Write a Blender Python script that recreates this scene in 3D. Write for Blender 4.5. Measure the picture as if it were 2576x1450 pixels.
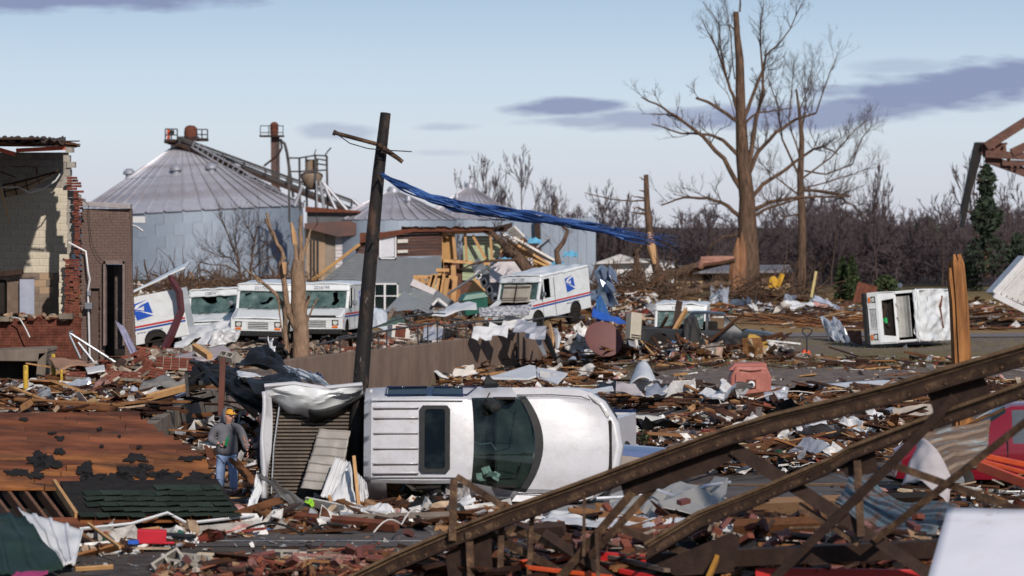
import bpy, math, random
import numpy as np
from mathutils import Vector, Matrix, Euler, noise
for o in list(bpy.data.objects): bpy.data.objects.remove(o)
SC = bpy.context.scene
C = SC.collection
RD = math.radians
rnd = random.Random(11)
# ---------------------------------------------------------------- camera
F, HZ, H, CX = 7155.0, 565.0, 4.5, 1288.0      # focal length, horizon row and centre column in photo pixels; eye height
cam = bpy.data.cameras.new('camera'); co = bpy.data.objects.new('camera', cam); C.objects.link(co)
co.location = (0, 0, H); co.rotation_euler = (RD(90), 0, 0)
cam.sensor_width = 36; cam.lens = 36*F/2576; cam.shift_y = -(725-HZ)/2576
cam.clip_start = 0.5; cam.clip_end = 6000
cam.dof.use_dof = True; cam.dof.focus_distance = 58; cam.dof.aperture_fstop = 2.0
SC.camera = co
SC.view_settings.view_transform = 'Standard'; SC.view_settings.look = 'None'
SC.view_settings.exposure = 0.0; SC.view_settings.gamma = 1.0; SC.view_settings.use_curve_mapping = False
SC.cycles.max_bounces = 6; SC.cycles.diffuse_bounces = 3; SC.cycles.glossy_bounces = 3; SC.cycles.transmission_bounces = 4
SC.cycles.use_denoising = True
# ---------------------------------------------------------------- sun and sky
SUN = Vector((0.30, -0.80, 0.52)).normalized()          # towards the sun: behind the camera, to the right
sl = bpy.data.lights.new('sun', 'SUN'); sl.energy = 4.1; sl.angle = RD(0.9); sl.color = (1.0, 0.93, 0.85)
so = bpy.data.objects.new('sun', sl); C.objects.link(so); so.rotation_euler = SUN.to_track_quat('Z', 'Y').to_euler()
so.location = (30, -40, 60)
world = bpy.data.worlds.new('World'); SC.world = world; world.use_nodes = True
def build_world():
    nt = world.node_tree; N = nt.nodes; L = nt.links
    bg = N['Background']; bg.inputs['Strength'].default_value = 0.15
    sky = N.new('ShaderNodeTexSky'); sky.sky_type = 'NISHITA'; sky.sun_disc = False
    sky.sun_elevation = math.asin(SUN.z); sky.sun_rotation = math.atan2(SUN.x, SUN.y)
    sky.air_density = 1.0; sky.dust_density = 0.4; sky.ozone_density = 3.0; sky.altitude = 100
    tc = N.new('ShaderNodeTexCoord'); sep = N.new('ShaderNodeSeparateXYZ'); L.new(tc.outputs['Generated'], sep.inputs[0])
    def mth(op, a, b=None, c=None, clamp=False):
        n = N.new('ShaderNodeMath'); n.operation = op; n.use_clamp = clamp
        for i, q in enumerate((a, b, c)):
            if q is None: continue
            if isinstance(q, (int, float)): n.inputs[i].default_value = q
            else: L.new(q, n.inputs[i])
        return n.outputs[0]
    X, Y, Z = sep.outputs
    hor = mth('POWER', mth('ADD', mth('MULTIPLY', X, X), mth('MULTIPLY', Y, Y)), 0.5)
    az = mth('ARCTAN2', X, Y); el = mth('ARCTAN2', Z, hor)
    cmb = N.new('ShaderNodeCombineXYZ'); L.new(mth('MULTIPLY', az, 14), cmb.inputs[0]); L.new(mth('MULTIPLY', el, 60), cmb.inputs[1])
    nz = N.new('ShaderNodeTexNoise'); nz.inputs['Scale'].default_value = 2.2; nz.inputs['Detail'].default_value = 7; nz.inputs['Roughness'].default_value = .55
    L.new(cmb.outputs[0], nz.inputs['Vector'])
    nn = mth('SUBTRACT', nz.outputs['Fac'], 0.5)
    tot = None
    for (cx, cy, a, b, k, tilt) in ((180,-4,470,46,1.0,0), (1400,270,175,24,.95,.02), (1490,306,150,17,.6,.0), (2420,215,400,56,1.0,.10),
            (2070,285,380,40,.9,.05), (1690,300,330,28,.7,.02), (850,330,120,24,.45,0), (1110,320,90,13,.35,0), (1120,385,90,10,.2,0), (2300,175,150,22,.35,0)):
        u0, v0 = math.atan((cx-CX)/F), math.atan((HZ-cy)/F)
        du = mth('DIVIDE', mth('SUBTRACT', az, u0), a/F)
        dv = mth('DIVIDE', mth('SUBTRACT', mth('SUBTRACT', el, v0), mth('MULTIPLY', mth('SUBTRACT', az, u0), tilt)), b/F)
        r = mth('POWER', mth('ADD', mth('MULTIPLY', du, du), mth('MULTIPLY', dv, dv)), .5)
        e = mth('ADD', mth('SUBTRACT', 1.0, r), mth('MULTIPLY', nn, 2.0))
        e = mth('MULTIPLY', mth('MULTIPLY', mth('ADD', e, .10), 1.9, clamp=True), k)
        tot = e if tot is None else mth('MAXIMUM', tot, e)
    # scattered clouds of the same kind over the rest of the sky
    nz2 = N.new('ShaderNodeTexNoise'); nz2.inputs['Scale'].default_value = 3.0; nz2.inputs['Detail'].default_value = 6
    mp = N.new('ShaderNodeMapping'); mp.inputs['Scale'].default_value = (1, 1, 3.5); L.new(tc.outputs['Generated'], mp.inputs[0]); L.new(mp.outputs[0], nz2.inputs['Vector'])
    sc_ = mth('MULTIPLY', mth('MULTIPLY', mth('SUBTRACT', nz2.outputs['Fac'], .52), 5.0, clamp=True), mth('MULTIPLY', mth('SUBTRACT', el, .10), 8.0, clamp=True))
    tot = mth('MAXIMUM', tot, mth('MULTIPLY', sc_, .75))
    # thin high veil: whiter and slightly mauve close to the horizon
    veil = N.new('ShaderNodeValToRGB'); L.new(mth('MULTIPLY', mth('ADD', el, 0.02), 5.0, clamp=True), veil.inputs[0])
    cr = veil.color_ramp
    cr.elements[0].position = 0.0625; cr.elements[0].color = (3.75, 3.8, 4.55, 1)
    cr.elements[1].position = 1.0; cr.elements[1].color = (1.0, 1.5, 2.35, 1)
    for pos, col in ((.1625, (3.95, 4.15, 4.85, 1)), (.2625, (4.0, 4.5, 5.2, 1)), (.3625, (3.55, 4.3, 5.25, 1)), (.52, (2.5, 3.35, 4.5, 1))):
        q = cr.elements.new(pos); q.color = col
    mixv = N.new('ShaderNodeMixRGB'); mixv.inputs[0].default_value = .9
    L.new(sky.outputs[0], mixv.inputs[1]); L.new(veil.outputs[0], mixv.inputs[2])
    cl = N.new('ShaderNodeMixRGB'); cl.inputs[2].default_value = (1.6, 1.88, 3.05, 1)
    L.new(mth('MULTIPLY', tot, .9), cl.inputs[0]); L.new(mixv.outputs[0], cl.inputs[1])
    L.new(cl.outputs[0], bg.inputs['Color'])
build_world()
# ---------------------------------------------------------------- helpers
def W(x, y, d):
    return Vector(((x-CX)/F*d, d, H-(y-HZ)/F*d))
def sst(a, b, t):
    t = min(1, max(0, (t-a)/(b-a))); return t*t*(3-2*t)
def wall_line(X): return 83.3+3.043*(X+5.8)
def GZ(X, Y):
    if Y > 400: return 0.0
    z = 0.03*math.sin(X*.7+1)*math.sin(Y*.31)
    if X < -8.3: return z + .25*sst(50, 57, Y)
    fx = 1-sst(1.0, 6.0, X)
    if Y < wall_line(max(X, -8.2))+1.1: s0 = 48.5-4.3*(1-sst(-3.6, -2.4, X)); return z - .72*sst(s0, s0+5.5, Y)*fx
    return z + .12*fx
def G(x, y, dz=0.0):
    q = F/(y-HZ); u = (x-CX)/F
    a, b_ = q*(H-1.4-dz), q*(H+.9-dz); n = 16; lo = a
    for i in range(1, n+1):
        d = a+(b_-a)*i/n
        if H-d/q <= GZ(u*d, d)+dz: break
        lo = d
    hi = d
    for _ in range(8):
        d = (lo+hi)/2
        if H-d/q <= GZ(u*d, d)+dz: hi = d
        else: lo = d
    return W(x, y, hi)
def plane_hit(x, y, p0, n):
    dr = Vector(((x-CX)/F, 1, -(y-HZ)/F)); o = Vector((0, 0, H))
    return o + dr*((p0-o).dot(n)/dr.dot(n))
def link(o, parent=None):
    C.objects.link(o)
    if parent: o.parent = parent
    return o
def tag(o, label=None, cat=None, group=None, kind=None):
    if label: o['label'] = label
    if cat: o['category'] = cat
    if group: o['group'] = group
    if kind: o['kind'] = kind
    elif cat and 'kind' not in o: o['kind'] = 'thing'
    return o
def thing(name, label, cat, loc=(0,0,0), rot=(0,0,0), group=None):
    o = bpy.data.objects.new(name, None); C.objects.link(o)
    o.location = loc
    if isinstance(rot, Matrix): o.rotation_euler = rot.to_euler()
    else: o.rotation_euler = rot
    return tag(o, label, cat, group)
def copy_tree(o, parent=None):
    c = o.copy(); C.objects.link(c)
    if parent: c.parent = parent
    for ch in list(o.children): copy_tree(ch, c)
    return c
ZV = Vector((0, 0, 1))
BOXF = [(0,3,2,1),(4,5,6,7),(0,1,5,4),(1,2,6,5),(2,3,7,6),(3,0,4,7)]
class MB:
    def __init__(s): s.v = []; s.f = []; s.m = []
    def add(s, vs, fs, mi=0):
        k = len(s.v); s.v += [tuple(p) for p in vs]; s.f += [tuple(i+k for i in f) for f in fs]; s.m += [mi]*len(fs); return s
    def box(s, c, d, R=None, mi=0):
        c = Vector(c); x, y, z = d[0]/2, d[1]/2, d[2]/2
        p = [Vector(q) for q in ((-x,-y,-z),(x,-y,-z),(x,y,-z),(-x,y,-z),(-x,-y,z),(x,-y,z),(x,y,z),(-x,y,z))]
        if R is not None: p = [R @ q for q in p]
        return s.add([c+q for q in p], BOXF, mi)
    def beam(s, a, b, w, h, mi=0, up=ZV):
        a, b = Vector(a), Vector(b); t = (b-a)
        if t.length < 1e-6: return s
        t.normalize(); u = t.cross(up)
        if u.length < 1e-4: u = t.cross(Vector((0,1,0)))
        u.normalize(); n = u.cross(t)
        p = []
        for e in (a, b):
            p += [e-u*w/2-n*h/2, e+u*w/2-n*h/2, e+u*w/2+n*h/2, e-u*w/2+n*h/2]
        return s.add(p, BOXF, mi)
    def tube(s, pts, rr, n=6, mi=0, cap=True):
        pts = [Vector(p) for p in pts]
        if isinstance(rr, (int, float)): rr = [rr]*len(pts)
        k = len(s.v); u = None
        for i, p in enumerate(pts):
            t = (pts[min(i+1, len(pts)-1)]-pts[max(i-1, 0)])
            t = t.normalized() if t.length > 1e-9 else ZV.copy()
            if u is None:
                u = t.cross(ZV)
                if u.length < .05: u = t.cross(Vector((1,0,0)))
            u = u - t*u.dot(t)
            if u.length < 1e-6: u = t.orthogonal()
            u.normalize(); w = t.cross(u)
            for j in range(n):
                a = 2*math.pi*j/n; s.v.append(tuple(p+(u*math.cos(a)+w*math.sin(a))*rr[i]))
        fs = []
        for i in range(len(pts)-1):
            for j in range(n):
                j2 = (j+1) % n; fs.append((k+i*n+j, k+i*n+j2, k+(i+1)*n+j2, k+(i+1)*n+j))
        if cap:
            fs.append(tuple(k+j for j in reversed(range(n)))); fs.append(tuple(k+(len(pts)-1)*n+j for j in range(n)))
        s.f += fs; s.m += [mi]*len(fs); return s
    def cyl(s, a, b, r, n=12, mi=0, r2=None): return s.tube([a, b], [r, r if r2 is None else r2], n, mi)
    def poly(s, pts, ext, mi=0):
        pts = [Vector(p) for p in pts]; ext = Vector(ext); n = len(pts)
        nn = Vector((0,0,0))
        for i in range(n): nn += pts[i].cross(pts[(i+1) % n])
        if nn.dot(ext) > 0: pts.reverse()
        vs = pts+[p+ext for p in pts]
        fs = [tuple(range(n)), tuple(reversed(range(n, 2*n)))]
        for i in range(n): j = (i+1) % n; fs.append((j, i, n+i, n+j))
        return s.add(vs, fs, mi)
    def grid(s, fn, nu, nv, mi=0, keep=None):
        k = len(s.v)
        for j in range(nv+1):
            for i in range(nu+1): s.v.append(tuple(fn(i/nu, j/nv)))
        for j in range(nv):
            for i in range(nu):
                if keep and not keep((i+.5)/nu, (j+.5)/nv): continue
                a = k+j*(nu+1)+i; s.f.append((a, a+1, a+nu+2, a+nu+1)); s.m.append(mi)
        return s
    def rev(s, prof, c=(0,0,0), n=24, mi=0, axis='Z', cap=True):
        c = Vector(c); k = len(s.v)
        for r, z in prof:
            for j in range(n):
                a = 2*math.pi*j/n; p = Vector((r*math.cos(a), r*math.sin(a), z))
                if axis == 'X': p = Vector((p.z, p.x, p.y))
                if axis == 'Y': p = Vector((p.y, p.z, p.x))
                s.v.append(tuple(c+p))
        for i in range(len(prof)-1):
            for j in range(n):
                j2 = (j+1) % n; s.f.append((k+i*n+j, k+i*n+j2, k+(i+1)*n+j2, k+(i+1)*n+j)); s.m.append(mi)
        if cap:
            s.f.append(tuple(k+j for j in reversed(range(n)))); s.f.append(tuple(k+(len(prof)-1)*n+j for j in range(n))); s.m += [mi]*2
        return s
    def build(s, name, mats, parent=None, smooth=None, bevel=None, solid=None, sub=0, kind=None, loc=None, rot=None):
        me = bpy.data.meshes.new(name); me.from_pydata(s.v, [], s.f)
        if not isinstance(mats, (list, tuple)): mats = [mats]
        for m in mats: me.materials.append(m)
        if len(mats) > 1: me.polygons.foreach_set('material_index', s.m)
        if smooth is not None:
            me.polygons.foreach_set('use_smooth', [True]*len(me.polygons))
            if smooth < 180: me.set_sharp_from_angle(angle=RD(smooth))
        me.update()
        o = link(bpy.data.objects.new(name, me), parent)
        if solid: q = o.modifiers.new('s', 'SOLIDIFY'); q.thickness = solid; q.offset = 0
        if bevel: q = o.modifiers.new('b', 'BEVEL'); q.width = bevel; q.segments = 2; q.limit_method = 'ANGLE'; q.angle_limit = RD(35)
        if sub: q = o.modifiers.new('u', 'SUBSURF'); q.levels = sub; q.render_levels = sub
        if kind: o['kind'] = kind
        if loc is not None: o.location = loc
        if rot is not None: o.rotation_euler = rot.to_euler() if isinstance(rot, Matrix) else rot
        return o
def inst(src, parent, name=None, loc=None, rot=None, scale=None):
    o = bpy.data.objects.new(name or src.name.split('.')[0], src.data); link(o, parent)
    for q in src.modifiers:
        w = o.modifiers.new(q.name, q.type)
        for a in ('width','segments','limit_method','angle_limit','thickness','offset','levels','render_levels'):
            if hasattr(q, a): setattr(w, a, getattr(q, a))
    if loc is not None: o.location = loc
    if rot is not None: o.rotation_euler = rot
    if scale is not None: o.scale = scale
    return o
# ---------------------------------------------------------------- materials
def M(name, c1, c2=None, sc=4, ro=.75, me=0, bump=.15, bsc=30, st=(1,1,1), dirt=None, rn=0, isl=False, pal=None, coat=0, lo=.35, hi=.65, bd=.02):
    m = bpy.data.materials.new(name); m.use_nodes = True; nt = m.node_tree; N = nt.nodes; L = nt.links; b = N['Principled BSDF']
    tc = N.new('ShaderNodeTexCoord'); mp = N.new('ShaderNodeMapping'); mp.inputs['Scale'].default_value = st; L.new(tc.outputs['Object'], mp.inputs[0])
    nz = N.new('ShaderNodeTexNoise'); nz.inputs['Scale'].default_value = sc; nz.inputs['Detail'].default_value = 7; nz.inputs['Roughness'].default_value = .62
    L.new(mp.outputs[0], nz.inputs['Vector'])
    rand = None
    if pal or rn:
        if isl: g = N.new('ShaderNodeNewGeometry'); rand = g.outputs['Random Per Island']
        else: g = N.new('ShaderNodeObjectInfo'); rand = g.outputs['Random']
    rp = N.new('ShaderNodeValToRGB'); rp.color_ramp.elements[0].position = lo; rp.color_ramp.elements[1].position = hi
    L.new(nz.outputs['Fac'], rp.inputs[0])
    if pal:
        pr = N.new('ShaderNodeValToRGB'); pr.color_ramp.interpolation = 'CONSTANT'; e = pr.color_ramp.elements
        tot = sum(p[1] for p in pal); acc = 0
        for i, (col, w) in enumerate(pal):
            q = e[0] if i == 0 else (e[1] if i == 1 else e.new(acc/tot))
            q.position = acc/tot; q.color = (*col, 1); acc += w
        L.new(rand, pr.inputs[0])
        rp.color_ramp.elements[0].color = (.5, .48, .46, 1); rp.color_ramp.elements[1].color = (1.12, 1.1, 1.08, 1)
        mx = N.new('ShaderNodeMixRGB'); mx.blend_type = 'MULTIPLY'; mx.inputs[0].default_value = 1
        L.new(pr.outputs[0], mx.inputs[1]); L.new(rp.outputs[0], mx.inputs[2]); col = mx.outputs[0]
    else:
        c2 = c2 or tuple(q*.72 for q in c1)
        rp.color_ramp.elements[0].color = (*c2, 1); rp.color_ramp.elements[1].color = (*c1, 1); col = rp.outputs[0]
    if rn:
        hs = N.new('ShaderNodeHueSaturation'); mr = N.new('ShaderNodeMapRange'); mr.inputs[3].default_value = 1-rn; mr.inputs[4].default_value = 1+rn
        L.new(rand, mr.inputs[0]); L.new(mr.outputs[0], hs.inputs['Value']); L.new(col, hs.inputs['Color']); col = hs.outputs[0]
    if dirt:
        for (dc, dlo, dhi, dsc, amt) in (dirt if isinstance(dirt, list) else [dirt]):
            dn = N.new('ShaderNodeTexNoise'); dn.inputs['Scale'].default_value = dsc; dn.inputs['Detail'].default_value = 9; dn.inputs['Roughness'].default_value = .7
            L.new(mp.outputs[0], dn.inputs['Vector'])
            dr = N.new('ShaderNodeMapRange'); dr.inputs[1].default_value = dlo; dr.inputs[2].default_value = dhi; dr.inputs[4].default_value = amt
            L.new(dn.outputs['Fac'], dr.inputs[0])
            dm = N.new('ShaderNodeMixRGB'); dm.inputs[2].default_value = (*dc, 1); L.new(dr.outputs[0], dm.inputs[0]); L.new(col, dm.inputs[1]); col = dm.outputs[0]
    L.new(col, b.inputs['Base Color'])
    b.inputs['Roughness'].default_value = ro; b.inputs['Metallic'].default_value = me
    if coat: b.inputs['Coat Weight'].default_value = coat; b.inputs['Coat Roughness'].default_value = .08
    if bump:
        bn = N.new('ShaderNodeTexNoise'); bn.inputs['Scale'].default_value = bsc; bn.inputs['Detail'].default_value = 5; L.new(mp.outputs[0], bn.inputs['Vector'])
        bp = N.new('ShaderNodeBump'); bp.inputs['Strength'].default_value = bump; bp.inputs['Distance'].default_value = bd
        L.new(bn.outputs['Fac'], bp.inputs['Height']); L.new(bp.outputs[0], b.inputs['Normal'])
    return m
WOOD_PAL = [((.045,.021,.014),5), ((.085,.038,.021),4), ((.15,.064,.028),3), ((.27,.125,.052),2.2), ((.40,.22,.10),1), ((.20,.15,.12),1), ((.5,.4,.28),1)]
LIT_PAL = [((.05,.026,.018),4), ((.12,.055,.03),3), ((.28,.14,.06),2.5), ((.68,.66,.64),5), ((.33,.30,.28),4), ((.03,.03,.034),2), ((.45,.33,.23),2), ((.75,.74,.73),2.5), ((.24,.25,.28),2), ((.28,.06,.045),.7), ((.08,.16,.33),.3), ((.5,.28,.26),.6), ((.03,.11,.08),.25)]
m_plank = M('weathered_wood', (1,1,1), pal=WOOD_PAL, sc=6, st=(1,12,12), bump=.3, bsc=20, ro=.7)
m_plank_i = M('weathered_wood_bits', (1,1,1), pal=WOOD_PAL, sc=3, bump=.3, bsc=30, isl=True, ro=.7)
m_litter = M('mixed_litter', (1,1,1), pal=LIT_PAL, sc=6, bump=.2, isl=True, ro=.6)
m_white = M('white_van_paint', (.66,.67,.675), (.57,.58,.585), sc=2, ro=.33, bump=.06, bsc=9, coat=.3, dirt=[((.33,.29,.24),.55,.78,3.2,.55), ((.2,.17,.14),.63,.7,14,.5)], bd=.03)
m_whitec = M('white_truck_paint', (.50,.493,.52), (.44,.433,.455), sc=1.2, ro=.38, bump=.28, bsc=2.0, coat=.2, dirt=[((.27,.23,.19),.50,.78,2.0,.6), ((.12,.09,.075),.635,.70,9,.75), ((.25,.2,.16),.6,.64,30,.5)], bd=.03)
m_black = M('black_plastic', (.02,.02,.021), (.03,.03,.03), ro=.5, bump=.1)
m_rubber = M('tyre_rubber', (.022,.021,.02), (.05,.045,.04), ro=.85, sc=5)
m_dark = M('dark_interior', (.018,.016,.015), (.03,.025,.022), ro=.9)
m_steel = M('dull_steel', (.38,.39,.41), (.25,.26,.28), ro=.4, me=.8, sc=3)
m_chrome = M('bright_metal', (.7,.7,.72), (.55,.55,.58), ro=.18, me=1, bump=.05)
m_red = M('stripe_red', (.50,.03,.035), ro=.4, bump=0, sc=3); m_blue = M('stripe_blue', (.025,.07,.30), ro=.4, bump=0, sc=3)
m_logo = M('logo_blue', (.01,.075,.42), (.012,.065,.36), ro=.4, bump=0); m_logow = M('logo_white', (.72,.72,.73), ro=.4, bump=0)
m_ink = M('dark_blue_lettering', (.03,.04,.09), ro=.5, bump=0)
m_amber = M('amber_lens', (.75,.16,.015), (.6,.12,.01), ro=.2, bump=0); m_redlens = M('red_lens', (.55,.02,.02), ro=.15, bump=0)
m_lens = M('clear_lens', (.62,.60,.55), (.35,.34,.32), ro=.1, bump=.1, sc=14)
m_crack = M('crazed_safety_glass', (.105,.165,.15), (.012,.03,.03), sc=3.0, ro=.22, bump=.3, bsc=60, lo=.3, hi=.72, dirt=((.34,.42,.39),.56,.74,26,.4))
m_glass = M('dark_car_glass', (.006,.012,.012), (.014,.024,.023), ro=.05, bump=.02, sc=2)
m_bglass = M('bluish_window_frame', (.012,.022,.075), (.008,.012,.03), ro=.15, bump=0)  # bluish reflection of the dark frames put into the colour; also plain blue parts
m_conc = M('stained_concrete', (.24,.20,.165), (.13,.10,.08), sc=1.2, ro=.9, bump=.3, st=(1,1,.35), dirt=((.07,.055,.045),.5,.75,3,.6))
m_wallb = M('brown_painted_concrete', (.20,.142,.112), (.145,.10,.078), sc=1.5, ro=.85, bump=.25, st=(1,1,.4), dirt=((.06,.042,.034),.55,.8,2.5,.6))
m_cmu = M('grey_block', (.36,.33,.29), (.24,.21,.18), sc=5, ro=.95, bump=.4, rn=.15, dirt=((.1,.08,.065),.55,.75,4,.6))
m_cream = M('cream_painted_block', (.56,.50,.40), (.47,.41,.32), sc=3, ro=.8, bump=.15, rn=.05, dirt=[((.12,.09,.07),.60,.72,5,.75)])
m_brickred = M('red_brick', (.20,.062,.040), (.12,.040,.029), sc=8, ro=.9, bump=.35, rn=.25, dirt=((.42,.34,.28),.62,.72,9,.7))
m_brickbr = M('brown_painted_brick', (.155,.105,.088), (.115,.078,.066), sc=4, ro=.8, bump=.2, rn=.06, dirt=((.06,.045,.04),.58,.78,1.5,.6))
m_brickmix = M('half_bare_brick', (1,1,1), pal=[((.15,.052,.036),4), ((.12,.08,.066),5), ((.09,.042,.034),3)], sc=5, ro=.85, bump=.3, dirt=((.07,.05,.045),.55,.75,2,.5))
m_mortar = M('mortar', (.42,.36,.30), (.30,.25,.20), sc=8, ro=.95, bump=.3, dirt=((.12,.09,.07),.5,.7,3,.6))
m_mortbr = M('painted_mortar', (.10,.066,.055), (.08,.052,.043), sc=5, ro=.9)
m_orange = M('orange_steel', (.62,.085,.02), (.48,.06,.018), ro=.45, sc=4, bump=.1, dirt=((.10,.05,.035),.6,.75,5,.7))
m_redpaint = M('red_painted_steel', (.52,.022,.02), (.40,.016,.016), ro=.4, sc=3, bump=.08, dirt=((.12,.05,.04),.6,.78,5,.6))
m_rust = M('rusty_brown_steel', (.105,.062,.038), (.042,.025,.018), sc=5, ro=.6, me=.2, bump=.5, bsc=30, rn=.2, dirt=[((.24,.145,.085),.52,.72,5,.75),((.02,.013,.011),.58,.7,9,.8)])
m_rustlt = M('lit_top_steel', (.20,.125,.072), (.10,.06,.037), sc=6, ro=.6, me=.15, bump=.4, dirt=((.035,.022,.016),.56,.7,8,.8))  # lighter copy of the rust; light on the truss tops put into colour
m_rustd = M('dark_rusty_steel', (.055,.032,.025), (.032,.02,.016), sc=5, ro=.7, bump=.3, dirt=((.16,.08,.05),.62,.76,8,.5))
m_rustred = M('red_rust', (.16,.052,.03), (.085,.035,.024), sc=4, ro=.8, bump=.25)
m_galv = M('galvanised_sheet', (.36,.365,.41), (.28,.285,.32), sc=1.2, ro=.5, me=.35, bump=.08, st=(1,1,.25), rn=.06)
m_galvroof = M('galvanised_roof', (.46,.45,.49), (.34,.325,.36), sc=.5, ro=.45, me=.35, bump=.08, rn=.07, dirt=((.16,.09,.065),.50,.72,.35,.6))
m_galvwall = M('galvanised_wall', (.29,.335,.405), (.235,.275,.34), sc=.35, ro=.55, me=.3, bump=.08, rn=.03, st=(1,1,.22), dirt=((.24,.20,.10),.62,.76,.8,.45))
m_alu = M('crumpled_aluminium', (.62,.63,.66), (.45,.46,.49), sc=3, ro=.32, me=.6, bump=.3, bsc=7)
m_bark = M('bare_bark', (.150,.092,.062), (.055,.036,.026), sc=7, ro=.9, bump=.9, bsc=14, st=(1,1,.22), bd=.06, dirt=((.22,.11,.055),.62,.74,2,.6))
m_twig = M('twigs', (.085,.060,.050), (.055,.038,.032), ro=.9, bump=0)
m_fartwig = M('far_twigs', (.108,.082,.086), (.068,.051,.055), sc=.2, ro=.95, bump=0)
m_rawwood = M('splintered_raw_wood', (.52,.31,.155), (.36,.19,.085), sc=8, ro=.75, bump=.4, st=(1,1,.15))
m_tarwood = M('tarred_pole_shaded_plate', (.024,.021,.02), (.014,.013,.013), sc=6, ro=.6, bump=.4, st=(1,1,.3), dirt=[((.10,.058,.04),.53,.66,5,.75), ((.36,.33,.31),.63,.68,14,.8)])
m_tarp = M('black_membrane', (.014,.0135,.014), (.008,.008,.0085), sc=2, ro=.5, bump=.25, bsc=5, dirt=((.10,.09,.085),.6,.78,3,.5))
m_sheetw = M('white_sheet_metal', (.60,.592,.60), (.49,.485,.49), sc=2, ro=.4, bump=.1, dirt=[((.30,.25,.2),.57,.78,2.2,.5), ((.1,.08,.07),.65,.7,10,.5)])
m_board = M('pale_board', (.60,.56,.52), (.50,.46,.42), sc=3, ro=.8, dirt=((.2,.15,.11),.58,.76,3,.6))
m_greenm = M('dark_green_metal', (.022,.042,.032), (.014,.026,.021), sc=2, ro=.45, bump=.1, dirt=((.09,.06,.045),.6,.78,3,.5))
m_tan = M('tan_siding', (.36,.25,.16), (.30,.2,.13), sc=1, ro=.8, bump=.15)
m_ply = M('yellow_plywood', (.44,.25,.085), (.33,.175,.06), sc=2.5, ro=.7, bump=.15, st=(1,1,.3))
m_lumber = M('new_lumber', (.50,.28,.115), (.40,.21,.08), sc=4, ro=.7, bump=.15, rn=.15)
m_grey = M('grey_painted_siding', (.15,.165,.185), (.125,.138,.156), sc=2, ro=.75, bump=.12, dirt=((.09,.085,.08),.58,.78,2,.5))
m_skin = M('skin', (.48,.25,.18), (.42,.2,.14), ro=.5, bump=.05)

def tint_glass(name, tint, rough=.03):
    m = bpy.data.materials.new(name); m.use_nodes = True; nt = m.node_tree; N = nt.nodes; L = nt.links; N.remove(N['Principled BSDF'])
    tr = N.new('ShaderNodeBsdfTransparent'); tr.inputs[0].default_value = (*tint, 1); gl = N.new('ShaderNodeBsdfGlossy'); gl.inputs['Roughness'].default_value = rough; gl.inputs['Color'].default_value = (.8,.9,.9,1)
    df = N.new('ShaderNodeBsdfDiffuse'); df.inputs[0].default_value = (.05,.065,.06,1); nz = N.new('ShaderNodeTexNoise'); nz.inputs['Scale'].default_value = 2.5; nz.inputs['Detail'].default_value = 8
    tc = N.new('ShaderNodeTexCoord'); L.new(tc.outputs['Object'], nz.inputs['Vector']); mr = N.new('ShaderNodeMapRange'); mr.inputs[1].default_value = .42; mr.inputs[2].default_value = .75; mr.inputs[4].default_value = .5; L.new(nz.outputs['Fac'], mr.inputs[0])
    m0 = N.new('ShaderNodeMixShader'); L.new(mr.outputs[0], m0.inputs[0]); L.new(tr.outputs[0], m0.inputs[1]); L.new(df.outputs[0], m0.inputs[2])
    fr = N.new('ShaderNodeFresnel'); fr.inputs[0].default_value = 1.5; mx = N.new('ShaderNodeMixShader'); L.new(fr.outputs[0], mx.inputs[0]); L.new(m0.outputs[0], mx.inputs[1]); L.new(gl.outputs[0], mx.inputs[2]); L.new(mx.outputs[0], N['Material Output'].inputs[0])
    return m
m_tint = tint_glass('tinted_windshield', (.50,.66,.62)); m_tintd = tint_glass('dark_tinted_glass', (.22,.26,.26))
def low_spec(*ms, v=.12):
    for m in ms: m.node_tree.nodes['Principled BSDF'].inputs['Specular IOR Level'].default_value = v
low_spec(m_black, m_rubber, m_dark, m_tarp, m_rust, m_rustd, m_rustlt, m_rustred, m_plank, m_plank_i, m_litter, m_bark, m_twig, m_fartwig, m_tarwood, m_wallb, m_conc, m_brickred, m_brickbr, m_brickmix, m_maroon if 'm_maroon' in globals() else m_dark)
BUMPS = [(-9.6,74,2.0,3.0,.55), (-7.6,87.5,2.6,2.2,.40), (2.4,106.5,1.7,1.8,.62), (4.4,99.5,2.2,1.6,.55), (3.6,35.0,4.5,2.2,.45),
         (6.5,152,3,3,.7), (-5.9,66,1.6,4,.9), (-9.9,64,1.8,5,.25), (2.2,140,5,5,.8)]
_GZ0 = GZ
def GZ(X, Y):
    z = _GZ0(X, Y)
    for bx, by, rx, ry, h in BUMPS:
        q = ((X-bx)/rx)**2+((Y-by)/ry)**2
        if q < 9: z += h*math.exp(-q)
    return z
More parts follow.
